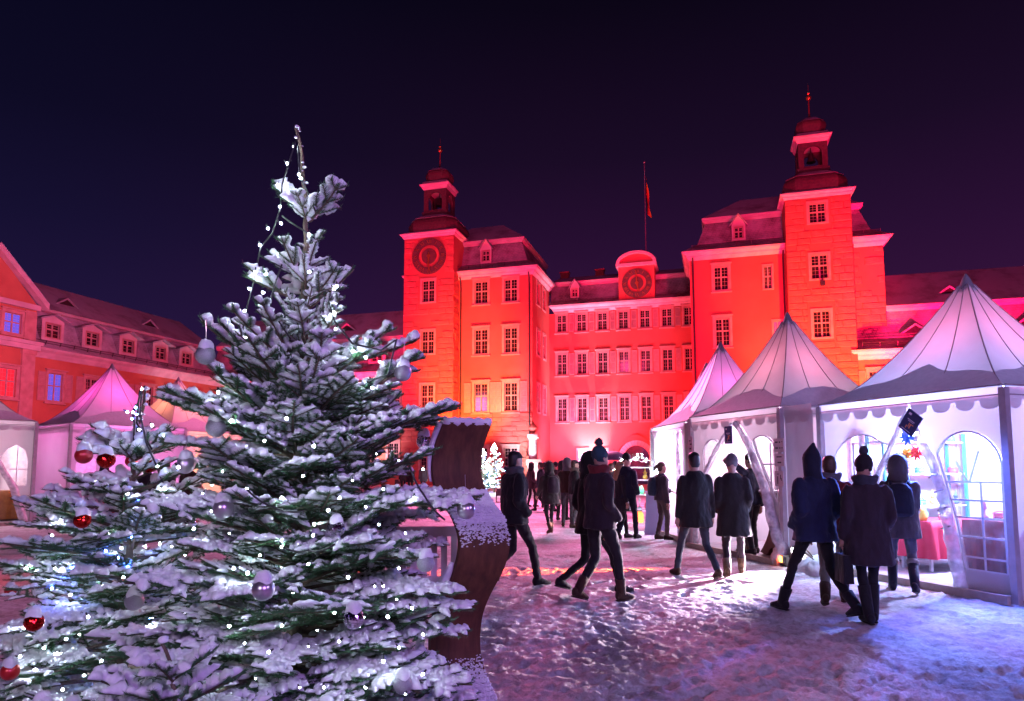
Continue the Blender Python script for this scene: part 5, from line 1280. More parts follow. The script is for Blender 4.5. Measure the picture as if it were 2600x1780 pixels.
lo = MB(); lo.quad((-.11, -.095, .12), (.11, -.095, .12), (.11, -.095, .30), (-.11, -.095, .30)); lo = lo.build('lens', EM('red_lens', (1, .12, .03), 20, False), fo2)
hp = MB(); rr = random.Random(4)
n, k = 26, 10; vs = []; fs = []
for i in range(k + 1):
    q = i / k
    for j in range(n):
        a = 2 * math.pi * j / n; r_ = .42 * q * (1 + .25 * math.sin(3 * a + 1) + rr.uniform(-.08, .08)); vs.append((r_ * 1.15 * math.cos(a), r_ * math.sin(a), .26 * (1 - q ** 1.6) + rr.uniform(-.03, .03) * (1 - q)))
for i in range(k):
    for j in range(n): fs.append((i * n + j, i * n + (j + 1) % n, (i + 1) * n + (j + 1) % n, (i + 1) * n + j))
hp.add(vs, fs); ho = hp.build('snow_heap', snow_m, None, True); ho.location = (4.62, 10.25, 0); tag(ho, 'lumpy heap of snow lit blue white between the two near tents', 'snow heap')
tw = MB()
for k in range(8): a = rr.uniform(0, 6.28); tw.tube([(.1 * math.cos(a), .1 * math.sin(a), .15), (.32 * math.cos(a), .3 * math.sin(a), .30 + .1 * rr.random())], [.012, .004], 5)
tw.build('twigs', bark_m, ho)
point('heap_lamp_light', (4.66, 10.22, .55), 26, (.45, .62, 1.0), .05)
hl = MB(); hl.sphere((0, 0, .1), .06, 12, 8); hl.lathe([(.05, 0), (.04, .05)], 10); ho2 = hl.build('lamp', EM('blue_white_lamp', (.55, .72, 1), 30, False), None, True); ho2.location = (4.66, 10.22, .34); tag(ho2, 'bright blue white lamp lying on the snow heap', 'lamp')

# ------------------------------------------------------------------ what stands and hangs in the tents
def inT(Mx, rot, name, label, cat, p, rz=0, group=None): return thing(name, label, cat, Mx @ Vector(p), rot + rz, group)
def rz(Mx): return Mx.to_euler().z
red_cloth = M('red_tablecloth', (.50, .03, .07), (.42, .02, .05), 3, .75, .3, 12); dred_cloth = M('dark_red_cloth', (.16, .02, .035), (.11, .015, .025), 3, .8, .3, 10)
wood_m = M('brown_wood', (.16, .05, .035), (.10, .03, .022), 5, .55)
white_board = M('white_board', (.75, .75, .78), (.68, .68, .72), 4, .5)
def table(Mx, label, p, w, d, hgt, cloth, rot=0, drop=None, name='market_table', mat=None):
    t = inT(Mx, rz(Mx), name, label, 'table', p, rot); b = MB()
    b.box(-w / 2 + .03, w / 2 - .03, -d / 2 + .03, d / 2 - .03, hgt - .04, hgt - .005); b.build('table_top', white_board, t)
    for sx in (-1, 1):
        for sy in (-1, 1):
            l = MB(); l.box(sx * (w / 2 - .08) - .02, sx * (w / 2 - .08) + .02, sy * (d / 2 - .08) - .02, sy * (d / 2 - .08) + .02, 0, hgt - .042); l.build('leg', alu_m, t)
    c = MB(); n = 40; dr = drop if drop else hgt - .03; vs = []
    per = []
    for k in range(n): per.append((-w / 2 + w * k / n, -d / 2, 0, -1))
    for k in range(16): per.append((w / 2, -d / 2 + d * k / 16, 1, 0))
    for k in range(n): per.append((w / 2 - w * k / n, d / 2, 0, 1))
    for k in range(16): per.append((-w / 2, d / 2 - d * k / 16, -1, 0))
    P = len(per)
    for j in range(6):
        for i, (x, y, ax_, ay_) in enumerate(per):
            f = j / 5; o = .006 + f * (.03 + .03 * math.sin(i * .9) + .015 * math.sin(i * 2.1)); vs.append((x + ax_ * o, y + ay_ * o, hgt + .004 - dr * f))
    c.add(vs, [(j * P + i, j * P + (i + 1) % P, (j + 1) * P + (i + 1) % P, (j + 1) * P + i) for j in range(5) for i in range(P)] + [tuple(range(P))])
    c.build('tablecloth', cloth, t, True); return t
table(M1, 'market table under a bright red cloth inside the nearest tent', (-.50, -.15, .085), 1.15, .6, .70, red_cloth, R(90), .52)
table(M1, 'table under a dark red cloth to the floor behind the grid window', (.98, -.85, .085), .78, .55, .80, dred_cloth, 0)
I4 = Matrix.Identity(4)
def star(Mx, p, r, c1, label, n=18):
    m_ = M('paper_star', c1, tuple(q * .6 for q in c1), 4, .6, trans=.3); m = MB(); g = (1 + 5 ** .5) / 2
    for k in range(n):
        z = 1 - 2 * (k + .5) / n; a = 2.399963 * k; q = math.sqrt(1 - z * z); d = Vector((q * math.cos(a), q * math.sin(a), z)); u = d.orthogonal().normalized(); v = d.cross(u)
        b = [d * r * .35 + (u * math.cos(t) + v * math.sin(t)) * r * .22 for t in (0, 1.571, 3.1416, 4.712)]
        m.add(b + [d * r], [(0, 1, 4), (1, 2, 4), (2, 3, 4), (3, 0, 4)])
    m.sphere((0, 0, 0), r * .42, 10, 7); t = inT(Mx, 0, 'paper_star', label, 'paper star', p); m.build('points', m_, t, recalc=False)
    c = MB(); c.bar((0, 0, r * .4), (0, 0, r + .35), .006); c.build('hanging_cord', seam_m, t)
star(I4, at(2060, 992, 9.95), .14, (.05, .22, .75), 'spiky blue paper star hanging in the doorway of the nearest tent')
star(I4, at(2082, 1027, 9.95), .14, (.85, .06, .05), 'spiky red paper star hanging below the blue one')
star(I4, at(2060, 1029, 10.15), .12, (.85, .45, .05), 'spiky orange paper star beside the red one')
def rack(Mx, label, p, w, hgt, d, cols, rot=0, upr=None, levels=4):
    t = inT(Mx, rz(Mx), 'shelf_rack', label, 'shelf', p, rot); um = upr or M('teal_painted_steel', (.03, .22, .20), None, rough=.5)
    for sx in (-1, 1):
        for sy in (-1, 1):
            u = MB(); u.box(sx * w / 2 - .02, sx * w / 2 + .02, sy * d / 2 - .02, sy * d / 2 + .02, 0, hgt); u.build('upright', um, t)
    for k in range(levels):
        z = .35 + (hgt - .5) * k / (levels - 1); s = MB(); s.box(-w / 2 + .025, w / 2 - .025, -d / 2 - .01, d / 2 + .01, z, z + .022); s.build('shelf', white_board, t)
    return t
rack(M1, 'tall white shelf with teal uprights along the back of the nearest tent', (-1.17, .25, .085), 1.7, 2.0, .3, None, R(90))
gcols = [(.7, .1, .12), (.1, .2, .7), (.75, .6, .1), (.1, .5, .25), (.7, .7, .75), (.55, .1, .5), (.8, .35, .1)]
gm_ = [M('painted_ware', c, None, rough=.35, coat=.3) for c in gcols]
def ware(kind):
    m = MB()
    if kind == 0: m.lathe([(.02, 0), (.045, .0), (.055, .05), (.05, .10), (.03, .13), (.034, .15)], 12)
    if kind == 1: m.lathe([(.05, 0), (.045, .03), (.012, .05), (.012, .12), (.03, .13), (.02, .20), (.002, .24)], 12)
    if kind == 2: m.box(-.06, .06, -.04, .04, 0, .07); m.box(-.065, .065, -.045, .045, .0705, .085); m.tube([(-.06, 0, .09), (0, 0, .11), (.06, 0, .09)], .008, 6)
    if kind == 3: m.sphere((0, 0, .05), .05, 12, 8); m.sphere((0, 0, .12), .033, 10, 7); m.lathe([(.05, .13), (.02, .15), (.002, .24)], 10)
    return m
_w = [[ware(k).mesh('body', mt, True) for mt in gm_] for k in range(4)]
wname = ['jar', 'candlestick', 'gift_box', 'figurine']; wcat = ['jar', 'candlestick', 'box', 'figurine']
cname = ['red', 'blue', 'yellow', 'green', 'white', 'purple', 'orange']
used = set()
def put(Mx, p, k, c, where):
    while (k, c, where) in used: c = (c + 1) % 7; k = k if c else (k + 1) % 4
    used.add((k, c, where))
    o = bpy.data.objects.new(wname[k], _w[k][c]); COL.objects.link(o); o.location = Mx @ Vector(p); o.rotation_euler = (0, 0, rnd.random() * 6)
    tag(o, 'small %s %s %s' % (cname[c], wname[k].replace('_', ' '), where), wcat[k], 'small wares in the lit tents')
q_ = random.Random(3)
for sh_ in range(4):
    z = .085 + .35 + 1.5 * sh_ / 3 + .023
    for i in range(7): put(M1, (-1.14, -.5 + .25 * i + q_.uniform(-.03, .03), z), q_.randrange(4), q_.randrange(7), 'on the %s shelf at the back of the nearest tent' % ['lowest', 'second', 'third', 'top'][sh_])
for i in range(7): put(M1, (-.5 + q_.uniform(-.15, .15), -.62 + .15 * i, .792), q_.randrange(4), q_.randrange(7), 'on the bright red table in the nearest tent')
for i in range(5): put(M1, (.70 + .13 * i, -.88 + q_.uniform(-.1, .1), .892), q_.randrange(4), [5, 0, 5, 1, 4][i], 'on the dark red table behind the grid window')
# tilted dark blue notice at the door of the nearest tent
def sign(Mx, h, s, z, w, hh, tilt, label, colr, lines, y=-.14, name='poster', ink=(.75, .78, .85)):
    t = MB(); t.use(M(name + '_board', colr, tuple(q * .8 for q in colr), 3, .5)); t.box(-w / 2, w / 2, -.008, .008, -hh / 2, hh / 2)
    inkm = M('print', ink, None, rough=.6); orm = M('orange_print', (.85, .35, .12), None, rough=.6)
    for (x, zz, ww, h_, o) in lines:
        t.use(orm if o else inkm); t.box(x * w - ww * w / 2, x * w + ww * w / 2, -.0105, -.0082, zz * hh - h_ * hh / 2, zz * hh + h_ * hh / 2)
    o = t.build(name, None); o.matrix_world = Mx @ Matrix.Translation((s - h, -h + y, z)) @ Matrix.Rotation(tilt, 4, 'Y'); tag(o, label, 'sign'); return o
pl = [(-.25, .34, .18, .10, 0), (0, .10, .5, .03, 0), (.02, .04, .4, .02, 0), (.1, -.15, .07, .22, 1), (.0, -.12, .05, .2, 1), (.2, -.05, .16, .04, 1), (-.1, -.25, .05, .14, 1), (0, -.40, .6, .02, 0)]
sign(M1, h1, 1.76, 2.13, .24, .29, R(38), 'dark blue notice hanging tilted above the doorway of the nearest tent', (.012, .035, .13), pl, -.2)
sign(M2, h2, 1.40, 2.12, .21, .31, 0, 'dark blue poster hanging upright in the doorway of the second tent', (.012, .03, .16), pl, -.12)
tx = [(-.25, .22, .3, .12, 0), (.1, .22, .14, .12, 0), (.35, .24, .12, .05, 0), (-.22, -.2, .3, .12, 0), (.12, -.2, .12, .12, 0), (.35, -.2, .12, .08, 0)]
DK = (.05, .03, .05)
sign(M2, h2, 2.66, 1.90, .22, .22, 0, 'topmost pale paper notice on the post between the two near tents', (.70, .58, .60), tx, -.07, 'paper_notice', DK)
sign(M2, h2, 2.66, 1.665, .22, .20, 0, 'middle paper notice on the tent post, with two short lines', (.68, .56, .58), [(0, .25, .55, .1, 0), (.02, -.2, .4, .12, 0)], -.07, 'paper_notice', DK)
sign(M2, h2, 2.64, 1.37, .20, .24, 0, 'lowest paper notice on the tent post, with dark figures', (.66, .54, .56), [(-.15, -.1, .1, .5, 0), (.2, .1, .08, .3, 0), (.28, -.05, .06, .2, 0), (-.1, .3, .25, .05, 0)], -.07, 'paper_notice', DK)
sign(M2, h2, .10, 1.98, .13, .34, 0, 'narrow paper notice on the left post of the second tent', (.66, .54, .56), [(-.15, .25, .4, .08, 0), (.1, .05, .5, .08, 0), (-.05, -.2, .5, .1, 0)], -.07, 'paper_notice', DK)
lp = at(2076, 980, 9.05); t = thing('hanging_lamp', 'bright blue white lamp hanging beside the tilted notice at the doorway top', 'lamp', lp)
m = MB(); m.lathe([(.07, .0), (.05, .05), (.02, .08)], 14); m.build('shade', metal_dk, t); m = MB(); m.sphere((0, 0, -.012), .045, 12, 8); m.build('bulb', EM('cold_lamp', (.6, .75, 1.0), 40, False), t, True); m = MB(); m.bar((0, 0, .08), (0, 0, .35), .01); m.build('lamp_cord', seam_m, t)
spot('hanging_lamp_light', lp + Vector((-.10, -.16, -.10)), (4.3, 5.2, 0), 1500, (.09, .17, 1.0), 100, .6, .10)
# wooden counter in the second tent
t = inT(M2, rz(M2), 'counter', 'reddish brown wooden counter with a curved side in the second tent', 'counter', (2.12 - h2, -h2 + .12, .085))
arc = [(-.26 + .26 * math.sin(math.pi * k / 10), 1.04 - 1.0 * k / 10) for k in range(11)]
m = MB(); m.plate([(.20, 1.04), (.30, .0), (.18, 0)] + [(.18 - .12 * (1 - math.cos(math.pi * k / 8)) , .14 * math.sin(math.pi * k / 8)) for k in range(1, 8)] + [(-.1, 0)] + arc[::-1], [], .42, lambda x, z, tt: (x, tt, z)); m.build('body', wood_m, t)
m = MB(); m.box(-.30, .26, -.04, .48, 1.045, 1.08); m.build('counter_top', white_board, t)
# white inner curtain
cu = MB(); n = 60; pts_ = [(-1.1 + 1.75 * i / n, .55 + .05 * math.sin(i * 1.1)) for i in range(n + 1)]
cu.add([(x, y, z) for x, y in pts_ for z in (.12, 2.32)], [(2 * i, 2 * i + 2, 2 * i + 3, 2 * i + 1) for i in range(n)]); cb = MB()
t = inT(M2, rz(M2), 'curtain', 'pleated white curtain hung across the inside of the second tent', 'curtain', (0, 0, 0)); cu.build('cloth', M('curtain_cloth', (.80, .80, .84), None, rough=.8, trans=.25), t, True); cb.bar((-1.15, .55, 2.34), (.7, .55, 2.34), .025); cb.build('rail', alu_m, t)
# lantern stand with fir greenery in front of the third tent
SP = gnd(1447, 1203)
t = thing('flower_stand', 'lit shelf stand wrapped in fir garland with candles, in front of the third tent', 'shelf stand', SP, R(-10))
for sx in (-1, 1):
    for sy in (-1, 1):
        m = MB(); m.box(sx * .34 - .02, sx * .34 + .02, sy * .18 - .02, sy * .18 + .02, 0, 1.55); m.build('upright', M('white_paint', (.7, .7, .7), None, rough=.5), t)
for z in (.16, .50, .86, 1.22, 1.53):
    m = MB(); m.box(-.36, .36, -.2, .2, z, z + .025); m.build('shelf', white_board, t)
rr = random.Random(12)
pathg = [(-.42, -.24, .05), (-.44, -.24, .5), (-.42, -.24, 1.0), (-.44, -.24, 1.5), (-.25, -.26, 1.72), (.05, -.26, 1.80), (.3, -.26, 1.70), (.44, -.24, 1.45), (.42, -.24, 1.0), (.43, -.24, .55), (.42, -.24, .1)]
GW, GSn = MB(), MB()
for i in range(len(pathg) - 1):
    a, b = Vector(pathg[i]), Vector(pathg[i + 1])
    for k in range(9 if 2 <= i <= 7 else 5):
        d = Vector((rr.uniform(-1, 1), rr.uniform(-.8, .2), rr.uniform(-.8, .9))); shoot(GW, GSn, a.lerp(b, rr.random()), d, rr.uniform(.10, .2), rr, .35, 1.2)
GW.build('garland', None, t, recalc=False); gsn = GSn.build('garland_snow', rough_snow, t, True, recalc=False)
for i in range(70):
    k = rr.randrange(len(pathg) - 1); p = Vector(pathg[k]).lerp(Vector(pathg[k + 1]), rr.random()); bulb(t, (p.x + rr.uniform(-.09, .09), p.y - rr.uniform(.0, .12), p.z + rr.uniform(-.06, .1)), 'w', 2.0)
point('stand_lamp_light', SP + Vector((.1, -.1, 1.15)), 26, (.85, .9, 1.0), .05); point('candle_light', SP + Vector((.05, -.05, .34)), 16, (1, .25, .06), .05)
for k, (x, z, kk, c) in enumerate([(-.2, .525, 0, 4), (.05, .525, 1, 4), (.24, .525, 0, 0), (-.2, .885, 3, 4), (.1, .885, 0, 3), (-.1, 1.245, 0, 4), (.2, 1.245, 3, 2)]):
    o = bpy.data.objects.new(wname[kk], _w[kk][c]); COL.objects.link(o); o.location = SP + Vector((x, -.05, z)); o.scale = (1.3,) * 3; tag(o, '%s %s on the garlanded stand, %s shelf' % (cname[c], wname[kk].replace('_', ' '), {.525: 'second', .885: 'third', 1.245: 'fourth'}[z]), wcat[kk])
m = MB(); m.lathe([(.06, 0), (.10, .02), (.10, .2), (.07, .26), (.03, .28)], 14); lo = m.build('lantern', EM('candle_glow', (1, .22, .05), 3.5, False)); lo.location = SP + Vector((.05, -.05, .186)); m = MB(); m.lathe([(.08, .281), (.02, .34)], 10); m.tube([(-.03, 0, .34), (0, 0, .40), (.03, 0, .34)], .006, 5); m.build('lid', metal_dk, lo); tag(lo, 'glowing red lantern on the lowest shelf of the garlanded stand', 'lantern')
# folding advert board
m = MB(); m.add([(-.25, -.16, 0), (.25, -.16, 0), (.22, 0, .95), (-.22, 0, .95), (-.25, .16, 0), (.25, .16, 0)], [(0, 1, 2, 3), (4, 3, 2, 5)]); m.tube([(-.24, -.02, .98), (.24, -.02, .98)], .02, 6)
o = m.build('folding_board', M('pale_blue_board', (.45, .5, .75), (.38, .42, .66), 2, .5)); o.location = gnd(1490, 1213); o.rotation_euler = (0, 0, R(-20)); tag(o, 'pale blue folding board on the snow beside the ponytailed woman', 'folding board')
# left stalls: brown pleated table and shelf
tb = table(M6, 'stall table with a pleated gold brown cloth in the leftmost tent', (.62, -.55, .085), 2.5, .7, .82, M('brown_satin', (.42, .17, .03), (.30, .11, .02), 9, .35))
rack(M6, 'small white shelf with greenery pots behind the gold brown table', (.4, .6, .085), 1.4, 1.7, .3, None, 0, white_board, 4)
for i in range(6): put(M6, (-.2 + .22 * i, .58, .085 + .35 + .4 * (i % 3) + .023), 0, [3, 0, 4][i % 3], 'on the white shelf of the leftmost tent')
bw = MB()
for k in range(9):
    a = k * .7; bw.loft([((.04 * math.cos(a), .02, .04 * math.sin(a)), .01, .02), ((.09 * math.cos(a), -.02, .09 * math.sin(a)), .05, .03), ((.14 * math.cos(a), 0, .14 * math.sin(a)), .03, .02)], 8)
o = bw.build('ribbon_bow', M('orange_ribbon', (.85, .22, .03), (.7, .15, .02), 8, .4), None, True); o.location = M6 @ Vector((1.45, -.98, .80)); o.scale = (1.5,) * 3; tag(o, 'orange ribbon bow pinned on the gold brown stall cloth', 'bow')
table(M5, 'stall table with a dark red cloth in the pink glowing left tent', (0, -1.0, .085), 2.2, .7, .84, red_cloth)
for i in range(6): put(M5, (-.8 + .3 * i, -1.0, .085 + .86), q_.randrange(4), q_.randrange(7), 'on the stall table of the pink glowing tent')

# ------------------------------------------------------------------ rusty wave sculpture and the white chair behind it
def rust_mat():
    m = bpy.data.materials.new('corten_rust'); m.use_nodes = True; t = m.node_tree; b = t.nodes['Principled BSDF']; b.inputs['Roughness'].default_value = .7; b.inputs['Metallic'].default_value = .15
    tcn = t.nodes.new('ShaderNodeTexCoord'); mp = t.nodes.new('ShaderNodeMapping'); mp.inputs['Scale'].default_value = (9, 9, 1.6); t.links.new(tcn.outputs['Object'], mp.inputs[0])
    n = t.nodes.new('ShaderNodeTexNoise'); n.inputs['Scale'].default_value = 3; n.inputs['Detail'].default_value = 9; n.inputs['Roughness'].default_value = .65; t.links.new(mp.outputs[0], n.inputs[0])
    r = t.nodes.new('ShaderNodeValToRGB'); ramp(r, [(.3, (.052, .016, .008)), (.5, (.088, .029, .013)), (.7, (.130, .047, .022))]); t.links.new(n.outputs[0], r.inputs[0])
    t.links.new(r.outputs[0], b.inputs['Base Color']); bp = t.nodes.new('ShaderNodeBump'); bp.inputs['Strength'].default_value = .25; bp.inputs['Distance'].default_value = .01; t.links.new(n.outputs[0], bp.inputs['Height']); t.links.new(bp.outputs[0], b.inputs['Normal'])
    return m
WY = 3.3
edgeL = [(1004, 956), (986, 1000), (977, 1040), (978, 1080), (988, 1115), (1008, 1148), (1030, 1180), (1044, 1220), (1042, 1262), (1026, 1310), (1000, 1360), (980, 1410), (972, 1460), (973, 1510), (986, 1560), (1010, 1610), (1042, 1660), (1066, 1700), (1076, 1730)]
offs = []
pts0 = [at(x, y, WY) for x, y in edgeL]
xm = -.26
tw = thing('wave_sculpture', 'tall wavy rust brown steel sculpture with snow on its edges right of the fir', 'sculpture', (xm, WY, 0))
wdir = Vector((.52, -.854, 0)); edir = Vector((.90, .435, 0))
pl_ = MB(); rim = MB(); NN = len(pts0); Wd = .262; th = .035
prof = []
for p in pts0:
    a = (p.x - xm) / .52 * .8      # how far the ribbon swings
    # keep the seen left edge: solve x from swing
    prof.append((Vector((p.x - xm, 0, 0)) + Vector((0, -a * .5, 0)), p.z))
# smooth resample
fine = []
for i in range(NN - 1):
    p0, p1, p2, p3 = prof[max(0, i - 1)], prof[i], prof[i + 1], prof[min(NN - 1, i + 2)]
    for k in range(5):
        t_ = k / 5; f = lambda a, b, c, d: .5 * ((2 * b) + (c - a) * t_ + (2 * a - 5 * b + 4 * c - d) * t_ ** 2 + (3 * b - a - 3 * c + d) * t_ ** 3)
        fine.append((Vector((f(p0[0].x, p1[0].x, p2[0].x, p3[0].x), f(p0[0].y, p1[0].y, p2[0].y, p3[0].y), 0)), f(p0[1], p1[1], p2[1], p3[1])))
fine.append(prof[-1]); zmin = fine[-1][1]
fine.append((fine[-1][0], 0.0)) if zmin > .02 else None
vs = []
for o_, z in fine:
    a = Vector((o_.x, o_.y, z)); n_ = Vector((-.435, .90, 0)) * th
    vs += [a, a + edir * Wd, a + edir * Wd + n_, a + n_]
pl_.add(vs, [(4 * i + k, 4 * i + (k + 1) % 4, 4 * (i + 1) + (k + 1) % 4, 4 * (i + 1) + k) for i in range(len(fine) - 1) for k in range(4)] + [(0, 1, 2, 3)])
pl_.build('steel_ribbon', rust_mat(), tw, False)
sn = MB(); rr = random.Random(2)
# snow roll on the top edge and down the upper part of the left rim
top = Vector((fine[0][0].x, fine[0][0].y, fine[0][1])); n_ = Vector((-.435, .90, 0)) * th
sn.tube([top + n_ * .5 + edir * (Wd * k / 16) + Vector((-.004, 0, .006 + .003 * math.sin(k * 2.2))) for k in range(-0, 17)], [.022 + .003 * math.sin(k * 1.7) for k in range(17)], 10)
sn.build('top_snow', rough_snow, tw, True)
sn = MB()
L1_ = [i for i in range(len(fine)) if fine[i][1] > at(985, 1095, WY).z]
sn.tube([Vector((fine[i][0].x, fine[i][0].y, fine[i][1])) + n_ * .5 + Vector((-.012, 0, 0)) for i in L1_], [.018 * (1 - .7 * k / len(L1_)) for k in range(len(L1_))], 8)
L2_ = [i for i in range(len(fine)) if at(1040, 1275, WY).z > fine[i][1] > at(985, 1400, WY).z]
sn.tube([Vector((fine[i][0].x, fine[i][0].y, fine[i][1])) + n_ * .7 + Vector((-.016, 0, .004)) for i in L2_], [.006 + .020 * math.sin(math.pi * min(1, (k + 1) / len(L2_) * .9)) for k in range(len(L2_))], 8)
o = sn.build('rim_snow', rough_snow, tw, True); o['kind'] = 'stuff'
def face_snow(za, zb, name, dens, fade_top=False):
    m = MB(); cells = 0
    ii = [i for i in range(len(fine)) if zb < fine[i][1] < za]
    a_, b_ = fine[ii[0]][1], fine[ii[-1]][1]
    # sheet on the covered part
    for _ in range(dens):
        q = rr.random(); z = a_ + (b_ - a_) * q; cover = (1 - max(0, (q - .55) / .45) ** .8) if not fade_top else min(1, q / .35)
        if rr.random() > cover ** 1.2: continue
        i = min(ii, key=lambda k: abs(fine[k][1] - z)); w = rr.random(); sz = rr.uniform(.0025, .0065) * (1.5 if cover > .9 else 1)
        p = Vector((fine[i][0].x, fine[i][0].y, z)) + edir * (Wd * w) - n_ * .06
        clump(m, p, sz, rr, .8, 1, 6, 4)
    o = m.build(name, rough_snow, tw, True, recalc=False); o['kind'] = 'stuff'
face_snow(at(0, 1112, WY).z, at(0, 1250, WY).z, 'face_snow', 4600)
face_snow(at(0, 1500, WY).z, at(0, 1700, WY).z, 'foot_snow', 6500, True)
# slatted white chair
def oriented(name, mat, parent, fn): m = MB(); fn(m); return m.build(name, mat, parent)
chw = M('white_chair_paint', (.72, .66, .70), (.64, .58, .62), 6, .45)
cp = at(985, 1245, 3.55); ch = thing('garden_chair', 'white slatted garden chair behind the rusty sculpture, partly hidden by the fir', 'chair', (cp.x, 3.55, 0), R(6))
zb, zt, hw = at(0, 1310, 3.55).z, at(0, 1195, 3.55).z, .20
lean = lambda z: (z - zb) * .28
oriented('seat', chw, ch, lambda m: (m.box(-hw - .14, hw - .16, -.36, -.0, zb - .10, zb - .065),))
for k in range(7):
    x = -hw + .045 + (2 * hw - .09) * k / 6
    oriented('slat', chw, ch, lambda m: m.add([(x - .016, lean(zb), zb), (x + .016, lean(zb), zb), (x + .016, lean(zt - .05), zt - .05), (x - .016, lean(zt - .05), zt - .05), (x - .016, lean(zb) + .02, zb), (x + .016, lean(zb) + .02, zb), (x + .016, lean(zt - .05) + .02, zt - .05), (x - .016, lean(zt - .05) + .02, zt - .05)], [(0, 1, 2, 3), (7, 6, 5, 4), (0, 4, 5, 1), (1, 5, 6, 2), (3, 2, 6, 7), (0, 3, 7, 4)]))
for x in (-hw, hw): oriented('back_post', chw, ch, lambda m: m.bar((x, lean(zb - .22) + .01, zb - .22), (x, lean(zt) + .01, zt), .04, .035))
for z in (zb - .02, zt - .03): oriented('back_rail', chw, ch, lambda m: m.bar((-hw, lean(z) + .012, z), (hw, lean(z) + .012, z), .045, .05))
for x, y in ((-hw - .09, -.33), (-.06, -.33), (-hw - .09, -.04), (-.06, -.04)): oriented('leg', chw, ch, lambda m: m.box(x - .018, x + .018, y - .018, y + .018, 0, zb - .101))

# ------------------------------------------------------------------ gate pillar, globe lamp, far lit firs
pc = UV(-14.35, 54.6)
t = thing('gate_pillar', 'white lit stone pillar with a round urn on top before the left block corner', 'pillar', pc)
m = MB(); m.box(-.62, .62, -.62, .62, 0, .18); m.lathe([(.50, .182), (.50, .5), (.40, .62), (.42, 1.5), (.58, 1.85), (.60, 1.95)], 4); m.build('pedestal', cornice_m, t)
m = MB(); m.box(-.62, .62, -.62, .62, 1.953, 2.2); m.build('ledge', M('pink_sandstone', (.50, .16, .14), None, rough=.8), t)
m = MB(); m.lathe([(.40, 2.203), (.37, 2.4), (.35, 3.8), (.38, 3.9), (.48, 4.02), (.50, 4.15), (.5, 4.25)], 18); m.build('shaft', cornice_m, t)
m = MB(); m.lathe([(.2, 4.253), (.14, 4.35), (.30, 4.55), (.38, 4.8), (.30, 5.02), (.14, 5.1), (.05, 5.3)], 16); m.build('urn', stone_m, t)
spot('floodlight_beam', pc + Vector((-.9, -2.2, .2)), pc + Vector((0, 0, 2.2)), 2600, (.86, .9, 1.0), 75, .5, .1)
gp = gnd(1219, 1100); t = thing('globe_lamp', 'small globe lamp on a thin pole beside the white pillar', 'street lamp', (gp.x, gp.y, 0))
m = MB(); m.tube([(0, 0, 0), (0, 0, 1.0)], [.10, .07], 8); m.tube([(0, 0, 1.0), (.1, 0, 2.95)], [.05, .04], 8); m.build('pole', M('white_steel', (.7, .68, .7), None, rough=.4), t)
m = MB(); m.sphere((.1, 0, 3.25), .40, 16, 10, (1, 1, .82)); m.build('globe', EM('lamp_globe', (.80, .84, 1.0), 6, False), t, True); point('globe_lamp_light', (gp.x + .1, gp.y - .6, 3.25), 160, (.8, .84, 1.0), .3)
_fp = [bough(.5, 0, .05, 300 + i, .25, 1.3, .2, .12, .42, 0, .0) for i in range(2)]
def far_fir(label, x, y, hgt, seed):
    g = gnd(x, y); t = thing('decorated_fir', label, 'fir tree', (g.x, g.y, 0)); rr = random.Random(seed)
    m = MB(); m.tube([(0, 0, 0), (0, 0, hgt)], [.06, .01], 7); m.build('trunk', bark_m, t)
    for k in range(46):
        q = (k + .5) / 46; z = .25 + (hgt - .3) * q; place_bough(t, _fp, (0, 0, z), rr.uniform(0, 6.28), R(10 + 35 * q), (1.05 - q) * hgt * .42 / .5 * rr.uniform(.8, 1.15), rr)
    for k in range(85):
        q = rr.random() ** 1.3; z = .3 + (hgt - .3) * q; a = rr.uniform(0, 6.28); rad = (1.05 - q) * hgt * .36 * rr.uniform(.6, 1.1); o = bulb(t, (rad * math.cos(a), rad * math.sin(a) - .05, z + .1), 'b' if k % 6 == 0 else 'w', 4.2)
far_fir('small decorated fir with many lights directly beside the rusty sculpture, far off', 1095, 1124, 2.5, 1)
far_fir('small decorated fir with many lights just left of the man in the dark jacket', 1122, 1118, 2.9, 2)

# ------------------------------------------------------------------ people
skin_m = M('skin', (.50, .30, .22), (.44, .25, .18), 20, .55)
hair_br = M('brown_hair', (.05, .028, .018), (.09, .05, .03), 60, .5); hair_bl = M('blond_hair', (.38, .25, .12), (.28, .17, .08), 60, .5); hair_dk = M('black_hair', (.012, .010, .012), None, rough=.45)
def cloth(name, c, b=.55, sc=6): return M(name, c, tuple(q * .62 for q in c), 7, .9, b, sc, sheen=.1, bdist=.05, stretch=(1.4, 1.4, .8))
C = {k: cloth(k.replace(' ', '_') + '_cloth', tuple(q * .42 for q in v)) for k, v in {
    'black': (.016, .014, .018), 'dark': (.030, .024, .032), 'plum': (.060, .034, .052), 'navy': (.012, .022, .065), 'blue puffer': (.014, .032, .12), 'grey': (.17, .16, .18), 'light grey': (.36, .34, .38),
    'beige': (.30, .24, .19), 'cream': (.55, .50, .46), 'olive': (.075, .062, .045), 'red': (.36, .03, .04), 'denim': (.055, .075, .13), 'light denim': (.22, .25, .33), 'brown': (.14, .065, .035), 'tan': (.33, .20, .10), 'teal': (.05, .16, .22), 'steel': (.09, .10, .14)}.items()}
